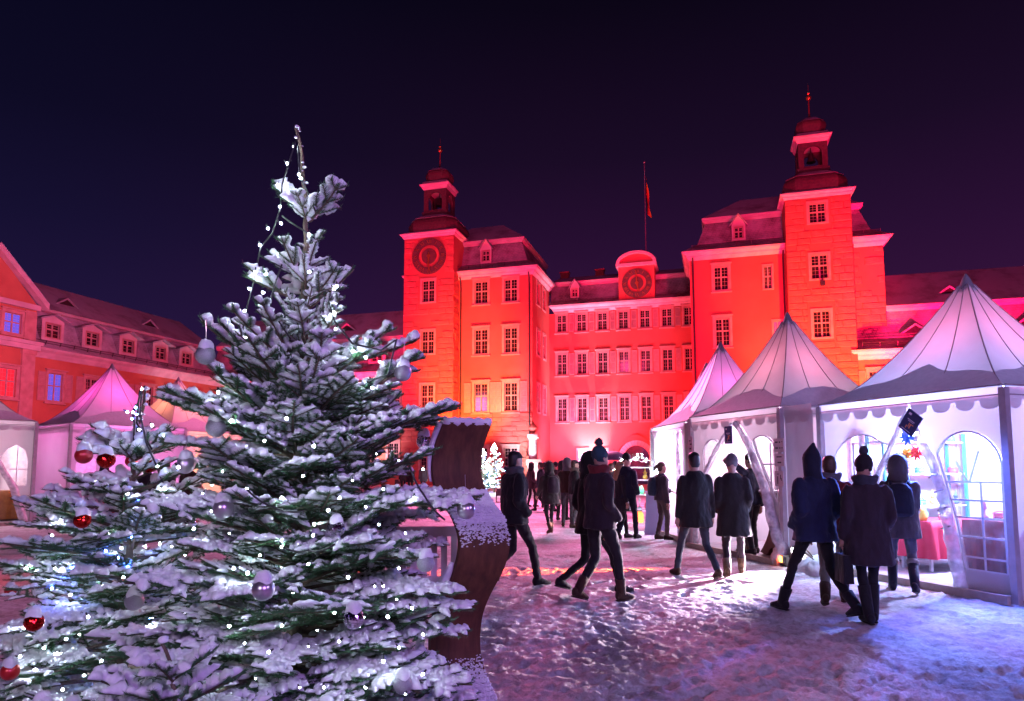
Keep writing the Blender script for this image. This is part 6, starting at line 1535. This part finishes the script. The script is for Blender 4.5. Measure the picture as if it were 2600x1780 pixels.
def remeshed(mb, name, mat, voxel, smooth_it=3):
    me = mb.mesh(name + '_tmp', mat, True); o = bpy.data.objects.new('tmp', me); COL.objects.link(o)
    r = o.modifiers.new('r', 'REMESH'); r.mode = 'VOXEL'; r.voxel_size = voxel; r.use_smooth_shade = True
    s = o.modifiers.new('s', 'SMOOTH'); s.factor = .5; s.iterations = smooth_it
    dg = bpy.context.evaluated_depsgraph_get(); out = bpy.data.meshes.new_from_object(o.evaluated_get(dg)); out.name = name
    bpy.data.objects.remove(o); bpy.data.meshes.remove(me)
    if not out.materials: out.materials.append(mat)
    return out
from mathutils import noise as mnoise
def folds(me, f1=(13, 13, 5), a1=.010, f2=(30, 30, 14), a2=.004, off=0.0):
    ns = [v.normal.copy() for v in me.vertices]
    for v, n in zip(me.vertices, ns):
        p = v.co; d = mnoise.noise((p.x * f1[0] + off, p.y * f1[1], p.z * f1[2])) * a1 + mnoise.noise((p.x * f2[0], p.y * f2[1] + off, p.z * f2[2])) * a2
        v.co = p + n * d
    me.update(); return me
def ik(a, b, l1, l2, bend):
    """middle joint of a two bone limb from a to b, bending towards bend"""
    d = b - a; D = min(d.length, (l1 + l2) * .999); u = d.normalized(); x = (l1 * l1 - l2 * l2 + D * D) / (2 * D); h = math.sqrt(max(0, l1 * l1 - x * x))
    n = (Vector(bend) - u * Vector(bend).dot(u)).normalized(); return a + u * x + n * h
def limb(mb, pts, rad, n=12):
    P, Rr = [], []
    for i in range(len(pts) - 1):
        for k in range(5): t = k / 5; P.append(pts[i].lerp(pts[i + 1], t)); Rr.append(rad[i] + (rad[i + 1] - rad[i]) * t)
    P.append(pts[-1]); Rr.append(rad[-1]); mb.tube(P, Rr, n)
def hand(mb, w, d, side, out):
    """palm, four unequal bent fingers and a thumb; w wrist, d pointing direction, out the back of the hand"""
    d = d.normalized(); out = (out - d * out.dot(d)).normalized(); lat = d.cross(out) * side
    mb.tube([w - d * .02, w + d * .03, w + d * .085], [.026, .036, .034], 8, True, .55)
    for k, (off, L) in enumerate(((-.026, .070), (-.009, .080), (.009, .074), (.026, .058))):
        b = w + d * .075 + lat * off; m = b + d * (L * .5) - out * .006; e = m + d * (L * .36) - out * .028; mb.tube([b, m, e], [.0105, .0095, .0075], 6)
    b = w + d * .025 - lat * .03; mb.tube([b, b + d * .03 - lat * .022, b + d * .062 - lat * .026 - out * .012], [.013, .011, .009], 6)
def person(x, y, label, facing, H=1.74, coat='dark', coat_len=.78, pants='black', shoes='black', head='hair', headc=None, scarf=None, stride=0.0, phase=1, arms=('down', 'down'), pack=None, puffer=False, boots=False, lean=0.0, spread=.10, width=1.0, depth=None, group=None, cuff=None, back_knee=0.0, z=0.0, look=0.0):
    """facing: degrees, 0 walks away from the camera, 90 walks to the right"""
    g = gnd(x, y) if depth is None else at(x, y, depth)
    root = thing('person', label, 'person', (g.x, g.y, z), -R(facing), group)
    k = H / 1.74; V = lambda a, b, c: Vector((a * k, b * k, c * k))
    hipz = math.sqrt(max(.3, .872 ** 2 - (stride * .5 + .0) ** 2 - .003)) + .085
    # legs: y is forward
    fr = {1: V(spread, stride * .5 * phase, .085), -1: V(-spread, -stride * .5 * phase, .085)}
    up_foot = -1 if phase > 0 else 1       # the trailing foot lifts its heel
    legs = {}
    for s in (1, -1):
        a = fr[s].copy(); 
        if s == up_foot and stride > .3: a.z += (.05 + back_knee) * k
        hp_ = V(.095 * s, lean * .0, hipz); kn = ik(hp_, a, .45 * k, .43 * k, (0, 1, 0)); legs[s] = (hp_, kn, a)
    sh_y = lean; shz = 1.43
    pel = V(0, 0, hipz + .04); chest = V(0, sh_y, 1.30 - hipz * 0)
    W = width
    # trousers
    t = MB(); t.loft([(V(0, -.005, hipz - .12), .10 * k, .085 * k), (V(0, 0, hipz - .02), .165 * k * W, .125 * k), (V(0, 0, hipz + .10), .16 * k * W, .115 * k), (V(0, lean * .3, hipz + .16), .14 * k, .10 * k)], 16)
    slim = .88 if pants in ('black', 'denim') else 1.0
    for s in (1, -1):
        hp_, kn, a = legs[s]; limb(t, [hp_, hp_.lerp(kn, .5), kn, kn.lerp(a, .45), a], [.092 * k * slim, .080 * k * slim, .060 * k * slim, .058 * k * slim, (.046 if boots else .052) * k * slim])
    tr = folds(remeshed(t, 'trousers', C[pants], .016), (10, 10, 16), .010, (22, 22, 30), .004, x * .37); 
    # shoes
    for s in (1, -1):
        hp_, kn, a = legs[s]; m = MB(); lift = a.z - .085 * k; dn = -.30 if lift > .02 else 0; toe = Vector((s * .12, 1, dn)).normalized(); 
        ry = toe.cross(Vector((0, 0, 1))).normalized(); u = ry.cross(toe)
        def ringp(f, up, wx, hz): return (a + toe * (f * k) + u * (up * k), ry * (wx * k), u * (hz * k))
        m.loft([ringp(-.075, -.035, .022, .03), ringp(-.06, -.03, .038, .05), ringp(-.01, -.025, .043, .058), ringp(.06, -.04, .046, .044), ringp(.12, -.052, .048, .032), ringp(.165, -.058, .036, .024), ringp(.185, -.06, .012, .014)], 12)
        sl_ = ringp(0, -.08, 1, 1)[0]; m.loft([(a + toe * (-.07 * k) - u * .083 * k, ry * .030 * k, u * .009 * k), (a + toe * (.05 * k) - u * .083 * k, ry * .047 * k, u * .009 * k), (a + toe * (.185 * k) - u * .083 * k, ry * .02 * k, u * .008 * k)], 8)
        if boots:
            up_ = (kn - a).normalized(); lim = .30 if boots == 'high' else .16; m.tube([a - up_ * .03 * k, a + up_ * .06 * k, a + up_ * lim * k], [.052 * k, .056 * k, .064 * k], 12)
            if cuff: cu_ = MB(); cu_.tube([a + up_ * (lim - .03) * k, a + up_ * (lim + .0) * k, a + up_ * (lim + .03) * k], [.066 * k, .076 * k, .07 * k], 12)
        o = m.build('boot' if boots else 'shoe', C[shoes], root, True)
        if boots and cuff: cu_.build('boot_cuff', C[cuff], o, True)
    link('trousers', tr, root)
    # body: head, neck, trunk, arms to the hands as one mesh
    hc = V(0, lean * 1.12 + .025, 1.615); look_m = Matrix.Rotation(-R(look), 3, 'Z')
    b = MB(); LV = lambda a, bb, c: hc + look_m @ V(a, bb, c)
    b.loft([(LV(0, .045, -.125), .028 * k, .03 * k), (LV(0, .03, -.105), .050 * k, .06 * k), (LV(0, .015, -.06), .066 * k, .085 * k), (LV(0, .005, 0), .074 * k, .094 * k), (LV(0, -.003, .05), .074 * k, .094 * k), (LV(0, -.01, .09), .060 * k, .076 * k), (LV(0, -.01, .118), .028 * k, .035 * k)], 16)
    b.loft([(LV(0, .085, .012), .009 * k, .010 * k), (LV(0, .100, -.012), .012 * k, .014 * k), (LV(0, .104, -.026), .015 * k, .014 * k), (LV(0, .09, -.036), .010 * k, .01 * k)], 8)
    for s in (1, -1): b.loft([(LV(.075 * s, -.005, -.03), .007 * k, .012 * k), (LV(.082 * s, -.01, 0), .008 * k, .02 * k), (LV(.078 * s, -.01, .028), .006 * k, .012 * k)], 8)
    b.loft([(LV(0, .078, -.062), .022 * k, .010 * k), (LV(0, .088, -.066), .02 * k, .008 * k), (LV(0, .08, -.074), .021 * k, .009 * k)], 8)
    b.tube([V(0, lean * .95 - .01, 1.40), V(0, lean * 1.05, 1.49), hc + look_m @ V(0, 0, -.05)], [.062 * k, .056 * k, .058 * k], 12)
    b.loft([(V(0, lean * .4, hipz + .1), .12 * k, .09 * k), (V(0, lean * .8, 1.2), .13 * k, .09 * k), (V(0, lean, 1.40), .12 * k, .075 * k)], 14)
    ends = {}
    for s, pose in ((1, arms[0]), (-1, arms[1])):
        shd = V(.178 * s * W, sh_y - .01, shz - .03)
        tgt = {'down': (.25, .03, .82), 'swing_f': (.24, .26, .92), 'swing_b': (.25, -.22, .88), 'pocket': (.20, .12, .92), 'front': (.10, .27, 1.08), 'up': (.26, .34, 1.60), 'bag': (.24, .02, .86), 'phone': (.06, .28, 1.32)}[pose]
        wr = V(tgt[0] * s, tgt[1] + lean * .5, tgt[2]); el = ik(shd, wr, .30 * k, .265 * k, (.25 * s, -1, -.25)); ends[s] = (shd, el, wr, pose)
        limb(b, [shd, el, wr], [.04 * k, .036 * k, .026 * k], 10)
    body = remeshed(b, 'body', skin_m, .013, 2)
    hm = MB()
    for s in (1, -1):
        shd, el, wr, pose = ends[s]
        if pose != 'pocket':
            d = (wr - el).normalized(); d = (d + Vector((0, .15, -.25 if pose != 'up' else .2))).normalized(); hand(hm, wr, d, s, Vector((s, .2, 0)) if pose != 'front' else Vector((0, .2, 1)))
    if hm.v:
        bm = bmesh.new(); bm.from_mesh(body); h2_ = hm.mesh('hm', skin_m, True); bm.from_mesh(h2_); bm.to_mesh(body); bm.free(); bpy.data.meshes.remove(h2_)
    bo = link('body', body, root)
    e_ = MB()
    for s in (1, -1): e_.sphere(LV(.030 * s, .082, .008), .0085 * k, 8, 6)
    eo = e_.build('eyes', hair_dk, bo, True); eo['kind'] = 'stuff'
    # coat with sleeves
    c = MB(); hem = coat_len * k; flare = 1.0 + max(0, .95 - coat_len) * .25
    rings = []
    zt = 1.485; zb = coat_len
    nr = 34 if puffer else 16
    def prof(z):
        q = [(1.49, .075, .070), (1.455, .115, .088), (1.41, .160, .106), (1.34, .200, .128), (1.22, .206, .140), (1.08, .198, .138), (.96, .208, .146), (.80, .218 * flare, .152 * flare), (.55, .235 * flare, .17 * flare), (.40, .24 * flare, .175 * flare)]
        for i in range(len(q) - 1):
            if q[i][0] >= z >= q[i + 1][0]:
                t_ = (q[i][0] - z) / (q[i][0] - q[i + 1][0]); return [q[i][j] + (q[i + 1][j] - q[i][j]) * t_ for j in (1, 2)]
        return q[-1][1:]
    for i in range(nr + 1):
        z_ = zt + (zb - zt) * i / nr; hx, hy = prof(z_); 
        if puffer and z_ < 1.42: f = 1 + .050 * abs(math.sin(math.pi * z_ / .075)) ; hx *= f * 1.03; hy *= f * 1.08
        ly = lean * max(0, min(1.1, (z_ - hipz) / .48)); st = max(0, (hipz - z_) / .5) * abs(stride) * .16
        rings.append((V(0, ly, z_), hx * k * W, (hy + st) * k))
    c.loft(rings, 22)
    for s in (1, -1):
        shd, el, wr, pose = ends[s]; P, Rr = [], []
        nn = 26 if puffer else 12
        for i in range(nn + 1):
            t_ = i / nn; p = shd.lerp(el, t_ * 2) if t_ < .5 else el.lerp(wr, t_ * 2 - 1); r_ = (.078 - .030 * t_) * (.80 + .20 * min(1, t_ * 6))
            if puffer: r_ *= 1.10 + .10 * abs(math.sin(t_ * 22))
            P.append(p); Rr.append(r_ * k * (1 if not W > 1 else W))
        P[0] = shd + V(-.035 * s, 0, .004); c.tube(P, Rr, 12)
    if scarf or head in ('hood', 'furhood'): c.loft([(V(0, lean, 1.44), .10 * k, .085 * k), (V(0, lean * 1.05, 1.50), .095 * k, .09 * k), (V(0, lean * 1.1, 1.535), .085 * k, .085 * k)], 14)
    co = link('coat', folds(remeshed(c, 'coat', C[coat], .0165, 1 if puffer else 2), (11, 11, 4.5), .014, (26, 26, 12), .006, x * .53), root)
    if scarf:
        s_ = MB(); 
        for i in range(3):
            s_.tube([V((.088 + .012 * i) * math.cos(a), lean * 1.08 + .005 + (.088 + .012 * i) * math.sin(a), 1.455 + .032 * i + .008 * math.sin(3 * a + i)) for a in [2 * math.pi * q / 18 for q in range(19)]], .026 * k, 8)
        s_.tube([V(.06, lean + .10, 1.46), V(.075, lean + .155, 1.34), V(.07, lean + .165, 1.16)], [.03 * k, .035 * k, .03 * k], 8, True, .5); link('scarf', remeshed(s_, 'scarf', C[scarf], .012), root)
    # head wear
    hm_ = MB(); HV = LV
    if head in ('beanie', 'pompom', 'pointed'):
        top = .165
        hm_.loft([(HV(0, -.008, .022), .088 * k, .104 * k), (HV(0, -.008, .05), .092 * k, .108 * k), (HV(0, -.012, .10), .082 * k, .094 * k), (HV(0, -.018, .14), .052 * k, .06 * k), (HV(0, -.02, top), .012 * k, .014 * k)], 18)
        hm_.loft([(HV(0, -.01, -.04), .078 * k, .062 * k), (HV(0, -.012, .03), .084 * k, .09 * k)], 16)
        if head == 'pointed': hm_.loft([(V(0, lean - .01, 1.44), .10 * k, .10 * k), (HV(0, -.012, -.08), .092 * k, .095 * k), (HV(0, -.015, 0), .098 * k, .10 * k), (HV(0, -.01, .06), .095 * k, .105 * k), (HV(0, -.015, .12), .07 * k, .08 * k), (HV(0, -.03, .18), .035 * k, .04 * k), (HV(0, -.05, .225), .012 * k, .012 * k)], 18)
        ho_ = link('hat' if head != 'pointed' else 'hood', remeshed(hm_, 'hat', C[headc or 'dark'], .011), root)
        if head == 'pompom':
            pm = MB(); pm.sphere(HV(0, -.02, .19), .048 * k, 14, 10, (1, 1, 1), .35); pm.build('pompom', C['steel'], ho_, True)
    elif head in ('hood', 'furhood'):
        hm_.loft([(V(0, lean - .02, 1.42), .13 * k, .12 * k), (HV(0, -.03, -.10), .118 * k, .115 * k), (HV(0, -.03, 0), .122 * k, .125 * k), (HV(0, -.028, .08), .112 * k, .118 * k), (HV(0, -.025, .14), .075 * k, .085 * k), (HV(0, -.02, .165), .03 * k, .03 * k)], 18)
        link('hood', remeshed(hm_, 'hood', C[headc or coat], .012), root)
        if head == 'furhood':
            f = MB(); fr_ = random.Random(3); cen = HV(0, .055, .01)
            for q in range(420):
                a = fr_.uniform(0, 6.28); p = HV(.112 * math.cos(a), .05 + fr_.uniform(-.03, .02), .01 + .135 * math.sin(a)); d = (p - cen).normalized() + Vector((fr_.uniform(-.5, .5), fr_.uniform(-.4, .6), fr_.uniform(-.5, .5))); w = d.orthogonal().normalized() * .004
                f.add([p - w, p + w, p + d.normalized() * .055 * k], [(0, 1, 2)])
            o = f.build('fur_trim', C['beige'], root, recalc=False); o['kind'] = 'stuff'
    elif head == 'cap':
        hm_.loft([(HV(0, -.008, .035), .084 * k, .102 * k), (HV(0, -.008, .075), .082 * k, .1 * k), (HV(0, -.012, .115), .062 * k, .075 * k), (HV(0, -.015, .135), .02 * k, .024 * k)], 16); hm_.loft([(HV(0, .13, .04), .055 * k, .05 * k), (HV(0, .125, .052), .05 * k, .045 * k)], 14)
        link('cap', remeshed(hm_, 'cap', C[headc or 'dark'], .011), root)
    if head in ('hair', 'ponytail', 'long', 'cap', 'band'):
        hr = MB(); mt = {'blond': hair_bl, 'black': hair_dk}.get(headc, hair_br)
        hr.loft([(HV(0, -.055, -.085), .052 * k, .035 * k), (HV(0, -.045, -.04), .074 * k, .062 * k), (HV(0, -.028, .02), .082 * k, .082 * k), (HV(0, -.012, .07), .083 * k, .098 * k), (HV(0, -.012, .11), .064 * k, .08 * k), (HV(0, -.012, .135), .024 * k, .03 * k)], 16)
        if head in ('long', 'band'): hr.loft([(HV(0, -.06, .03), .085 * k, .06 * k), (HV(0, -.075, -.10), .10 * k, .055 * k), (V(0, lean - .10, 1.38), .105 * k, .05 * k), (V(0, lean - .11, 1.30), .07 * k, .03 * k)], 14)
        if head == 'ponytail': hr.sphere(HV(0, -.118, .03), .046 * k, 12, 8); hr.tube([HV(0, -.12, .03), HV(0, -.17, .0), HV(0, -.175, -.06)], [.03 * k, .034 * k, .018 * k], 10)
        ho_ = link('hair', remeshed(hr, 'hair', mt, .011, 2), root)
        if head == 'band': q = MB(); q.tube([HV(.088 * math.cos(a), -.005 + .10 * math.sin(a), .055 + .02 * math.sin(a)) for a in [2 * math.pi * i / 20 for i in range(21)]], .012 * k, 6); q.build('hair_band', C['cream'], ho_, True)
    if pack:
        p = MB(); y0 = lean * .8 - .145
        p.loft([(V(0, y0 - .075, .98), .12 * k, .06 * k), (V(0, y0 - .08, 1.02), .155 * k, .085 * k), (V(0, y0 - .085, 1.18), .16 * k, .09 * k), (V(0, y0 - .075, 1.33), .14 * k, .075 * k), (V(0, y0 - .06, 1.40), .08 * k, .04 * k)], 18)
        po_ = link('backpack', remeshed(p, 'backpack', C[pack], .013, 2), root)
        for s in (1, -1): q = MB(); q.tube([V(.09 * s, y0 - .03, 1.38), V(.115 * s, lean - .0, 1.475), V(.125 * s, lean + .13, 1.34), V(.15 * s, lean + .06, 1.12)], .018 * k, 8, True, .5); q.build('strap', C[pack], po_, True)
    if 'bag' in arms:
        s = 1 if arms[0] == 'bag' else -1; wr = ends[s][2]; q = MB(); a = wr + V(0, .02, -.10); q.box(a.x - .05, a.x + .05, a.y - .14, a.y + .14, a.z - .34, a.z - .06, .006); q.tube([a + V(0, -.08, -.06), a + V(0, -.03, .02), a + V(0, .03, .02), a + V(0, .08, -.06)], .006, 6)
        o = q.build('carrier_bag', C['black'], None); o.matrix_world = root.matrix_basis @ Matrix.Identity(4); tag(o, 'dark carrier bag held by the person in the long plum coat', 'bag')
    return root
PG = None
person(1166, 1330, 'person in a black jacket, dark cap and grey scarf beside the rusty sculpture', 60, 1.76, 'black', .80, 'dark', 'black', 'cap', 'black', 'grey', .62, 1, ('pocket', 'down'), puffer=True, back_knee=.06)
person(1342, 1348, 'person behind the bobble hat wearer, in a dark coat, mostly hidden', 62, 1.72, 'black', .74, 'black', 'black', 'hood', 'dark', None, .75, 1, ('down', 'pocket'), back_knee=.05)
person(1362, 1364, 'person in a dark coat with red scarf and blue banded bobble hat, mid stride', 55, 1.78, 'plum', .82, 'dark', 'brown', 'pompom', 'teal', 'red', .48, 1, ('pocket', 'swing_f'), boots=True, width=1.0)
person(1250, 1210, 'person in a fur hooded olive parka, dark leggings and tan boots', -20, 1.66, 'olive', .72, 'black', 'tan', 'furhood', 'olive', None, .42, 1, ('down', 'swing_f'), boots=True, lean=.06, pack='plum')
person(1228, 1160, 'person in a blue grey jacket far off, left of the parka wearer', -60, 1.74, 'steel', .82, 'dark', 'black', 'hair', None, None, .6, 1, ('swing_b', 'down'))
person(1237, 1152, 'person with dark hair just behind the parka hood', 20, 1.76, 'dark', .8, 'black', 'black', 'hair', 'black')
person(1288, 1194, 'person in a brown jacket with grey hood up and grey trousers', 10, 1.78, 'brown', .86, 'grey', 'brown', 'hood', 'light grey', None, .2, 1, ('pocket', 'pocket'))
person(1304, 1197, 'person in a dark cap and jacket with light trousers, looking right', 75, 1.74, 'dark', .86, 'grey', 'brown', 'cap', 'dark', 'beige', .2, -1, ('front', 'front'))
person(1322, 1192, 'person in a tan coat directly left of the bobble hat wearer', 60, 1.70, 'brown', .78, 'plum', 'brown', 'hood', 'plum', None, .15, 1, ('front', 'pocket'))
person(1388, 1185, 'person under the purple umbrella, seen as a dark shape', 10, 1.66, 'dark', .7, 'black', 'black', 'hair', None, None, .2, 1, ('front', 'down'))
person(1408, 1222, 'person with blond hair and pale headband in a dark long coat', 70, 1.68, 'dark', .62, 'black', 'black', 'band', 'blond', None, .45, -1, ('down', 'pocket'))
person(1424, 1223, 'tall slim person all in dark clothes before the lit garland stand', 35, 1.84, 'navy', .84, 'navy', 'black', 'beanie', 'black', None, .42, 1, ('pocket', 'pocket'), width=.9, look=20)
person(1503, 1224, 'person with a ponytail in a grey quilted jacket and beige trousers, facing right', 80, 1.66, 'grey', .88, 'beige', 'brown', 'ponytail', None, None, .14, 1, ('down', 'front'), puffer=True, pack='teal')
person(1582, 1311, 'person in a black thigh length coat and jeans striding towards the second tent', -8, 1.76, 'black', .70, 'denim', 'brown', 'hair', 'black', None, .62, -1, ('down', 'down'), spread=.17, width=1.0)
person(1668, 1308, 'person in a dark knee length coat with tan ankle boots, pale hair', 12, 1.72, 'dark', .58, 'plum', 'tan', 'beanie', 'light grey', None, .60, 1, ('pocket', 'pocket'), boots=True, spread=.13)
person(1712, 1268, 'person with one arm raised inside the doorway of the second tent', -30, 1.70, 'navy', .85, 'dark', 'black', 'beanie', 'dark', None, .1, 1, ('down', 'up'), z=.085)
person(1692, 1262, 'person in a cream quilted jacket half hidden in the second tent doorway', -20, 1.46, 'cream', .68, 'beige', 'tan', 'long', 'blond', 'red', .1, 1, ('pocket', 'pocket'), puffer=True, z=.085)
person(1858, 1394, 'person in a blue quilted jacket with pointed hood and legs wide in mid stride', -14, 1.72, 'blue puffer', .78, 'black', 'black', 'pointed', 'navy', None, .66, -1, ('pocket', 'pocket'), puffer=True, boots=True, spread=.20, width=1.04)
person(1896, 1372, 'person in a red jacket, cream trousers and brown boots behind the blue jacket', 25, 1.68, 'red', .84, 'cream', 'brown', 'hair', None, 'light grey', .55, 1, ('swing_b', 'down'), boots=True)
person(1978, 1412, 'person in a long dark plum coat with bobble hat and heeled boots', 8, 1.66, 'plum', .60, 'black', 'black', 'pompom', 'dark', 'steel', .10, 1, ('pocket', 'bag'), boots='high', spread=.04, width=1.02)
person(2052, 1345, 'person with fur hood, dark blue backpack and cuffed boots at the nearest tent', 28, 1.68, 'grey', .70, 'light denim', 'navy', 'furhood', 'grey', None, .34, -1, ('front', 'front'), pack='navy', boots='high', cuff='cream', spread=.12)
for i, (px, py, fc, ct, hd) in enumerate([(1276, 1180, 30, 'dark', 'hood'), (1340, 1172, -30, 'plum', 'beanie'), (1368, 1178, 70, 'black', 'hair'), (1398, 1168, 20, 'steel', 'hood'), (1262, 1160, -70, 'olive', 'beanie'), (1418, 1160, 40, 'dark', 'hair'), (1206, 1150, 60, 'plum', 'hood')]):
    person(px, py, ['person in a dark hooded coat between the parka wearer and the brown jacket', 'person in a plum coat and cap in the crowd left of the umbrella', 'person in black in the crowd directly below the umbrella', 'person with a blue grey hood in the crowd right of the umbrella', 'person in an olive coat far back above the parka hood', 'person in dark clothes far back before the gateway', 'person in a plum hooded coat far back beside the white pillar'][i], fc, 1.72, ct, .72, 'dark', 'black', hd, 'dark', None, .2, 1, ('pocket', 'pocket'))
# far figures on the left
person(960, 1119, 'person in a grey coat and hat far off between the fir and the sculpture', 160, 1.74, 'grey', .70, 'plum', 'dark', 'cap', 'dark')
person(930, 1124, 'person in dark clothes far off, close to the fir bough tips', 30, 1.78, 'black', .7, 'dark', 'black', 'hair', 'black', width=1.1)
person(915, 1118, 'person in a dark red jacket far off, left of the two beside the sculpture', -20, 1.72, 'plum', .75, 'dark', 'black', 'beanie', 'dark')
# stall keepers and guests on the left
for (px, py, Y, lab, kw) in [
    (236, 1190, 15.5, 'person with broad dark hair seen behind the red balls', dict(coat='black', head='long', headc='black', width=1.25, H=1.74)),
    (330, 1190, 14.5, 'person in a dark red coat right of the small fir top', dict(coat='plum', head='beanie', headc='dark', H=1.72)),
    (372, 1185, 15.5, 'person in a grey scarf beside the dark red coat, left of the tall fir', dict(coat='dark', head='hood', headc='dark', scarf='light grey', H=1.7)),
    (430, 1180, 17.5, 'person in a brown coat behind the left boughs of the tall fir', dict(coat='brown', head='hair', H=1.72))]:
    p = at(px, 1100, Y); o = person(px, py, lab, rnd.uniform(-50, 50), arms=('front', 'pocket'), depth=Y, pants='dark', **kw); o.location = (p.x, Y, 0)
# umbrella
up = gnd(1388, 1185); t = thing('umbrella', 'purple umbrella held open over the crowd', 'umbrella', (up.x + .12, up.y + .2, 0)); zc = 1.78
m = MB(); n = 8; vs = [(0, 0, zc + .24)]; fs = []
for j in range(1, 6):
    for k in range(n * 4):
        a = 2 * math.pi * k / (n * 4); q = j / 5; sc_ = 1 - .07 * abs(math.sin(a * n / 2)) * q; vs.append((.50 * q * sc_ * math.cos(a), .50 * q * sc_ * math.sin(a), zc + .24 - .26 * q ** 2))
N4 = n * 4
for k in range(N4): fs.append((0, 1 + k, 1 + (k + 1) % N4))
for j in range(4):
    for k in range(N4): fs.append((1 + j * N4 + k, 1 + (j + 1) * N4 + k, 1 + (j + 1) * N4 + (k + 1) % N4, 1 + j * N4 + (k + 1) % N4))
m.add(vs, fs); m.build('canopy', M('purple_umbrella_cloth', (.11, .06, .15), (.08, .045, .11), 5, .6, trans=.2), t, True)
m = MB(); m.tube([(0, 0, zc + .30), (0, 0, 1.0)], .008, 6); m.tube([(0, 0, 1.0), (.03, 0, .93), (.07, 0, .96)], .012, 6); m.build('shaft', metal_dk, t)
for k in range(8): a = 2 * math.pi * k / 8; m = MB(); m.tube([(0, 0, zc + .2), (.25 * math.cos(a), .25 * math.sin(a), zc + .155), (.49 * math.cos(a), .49 * math.sin(a), zc - .02)], .004, 5); m.build('rib', metal_dk, t)
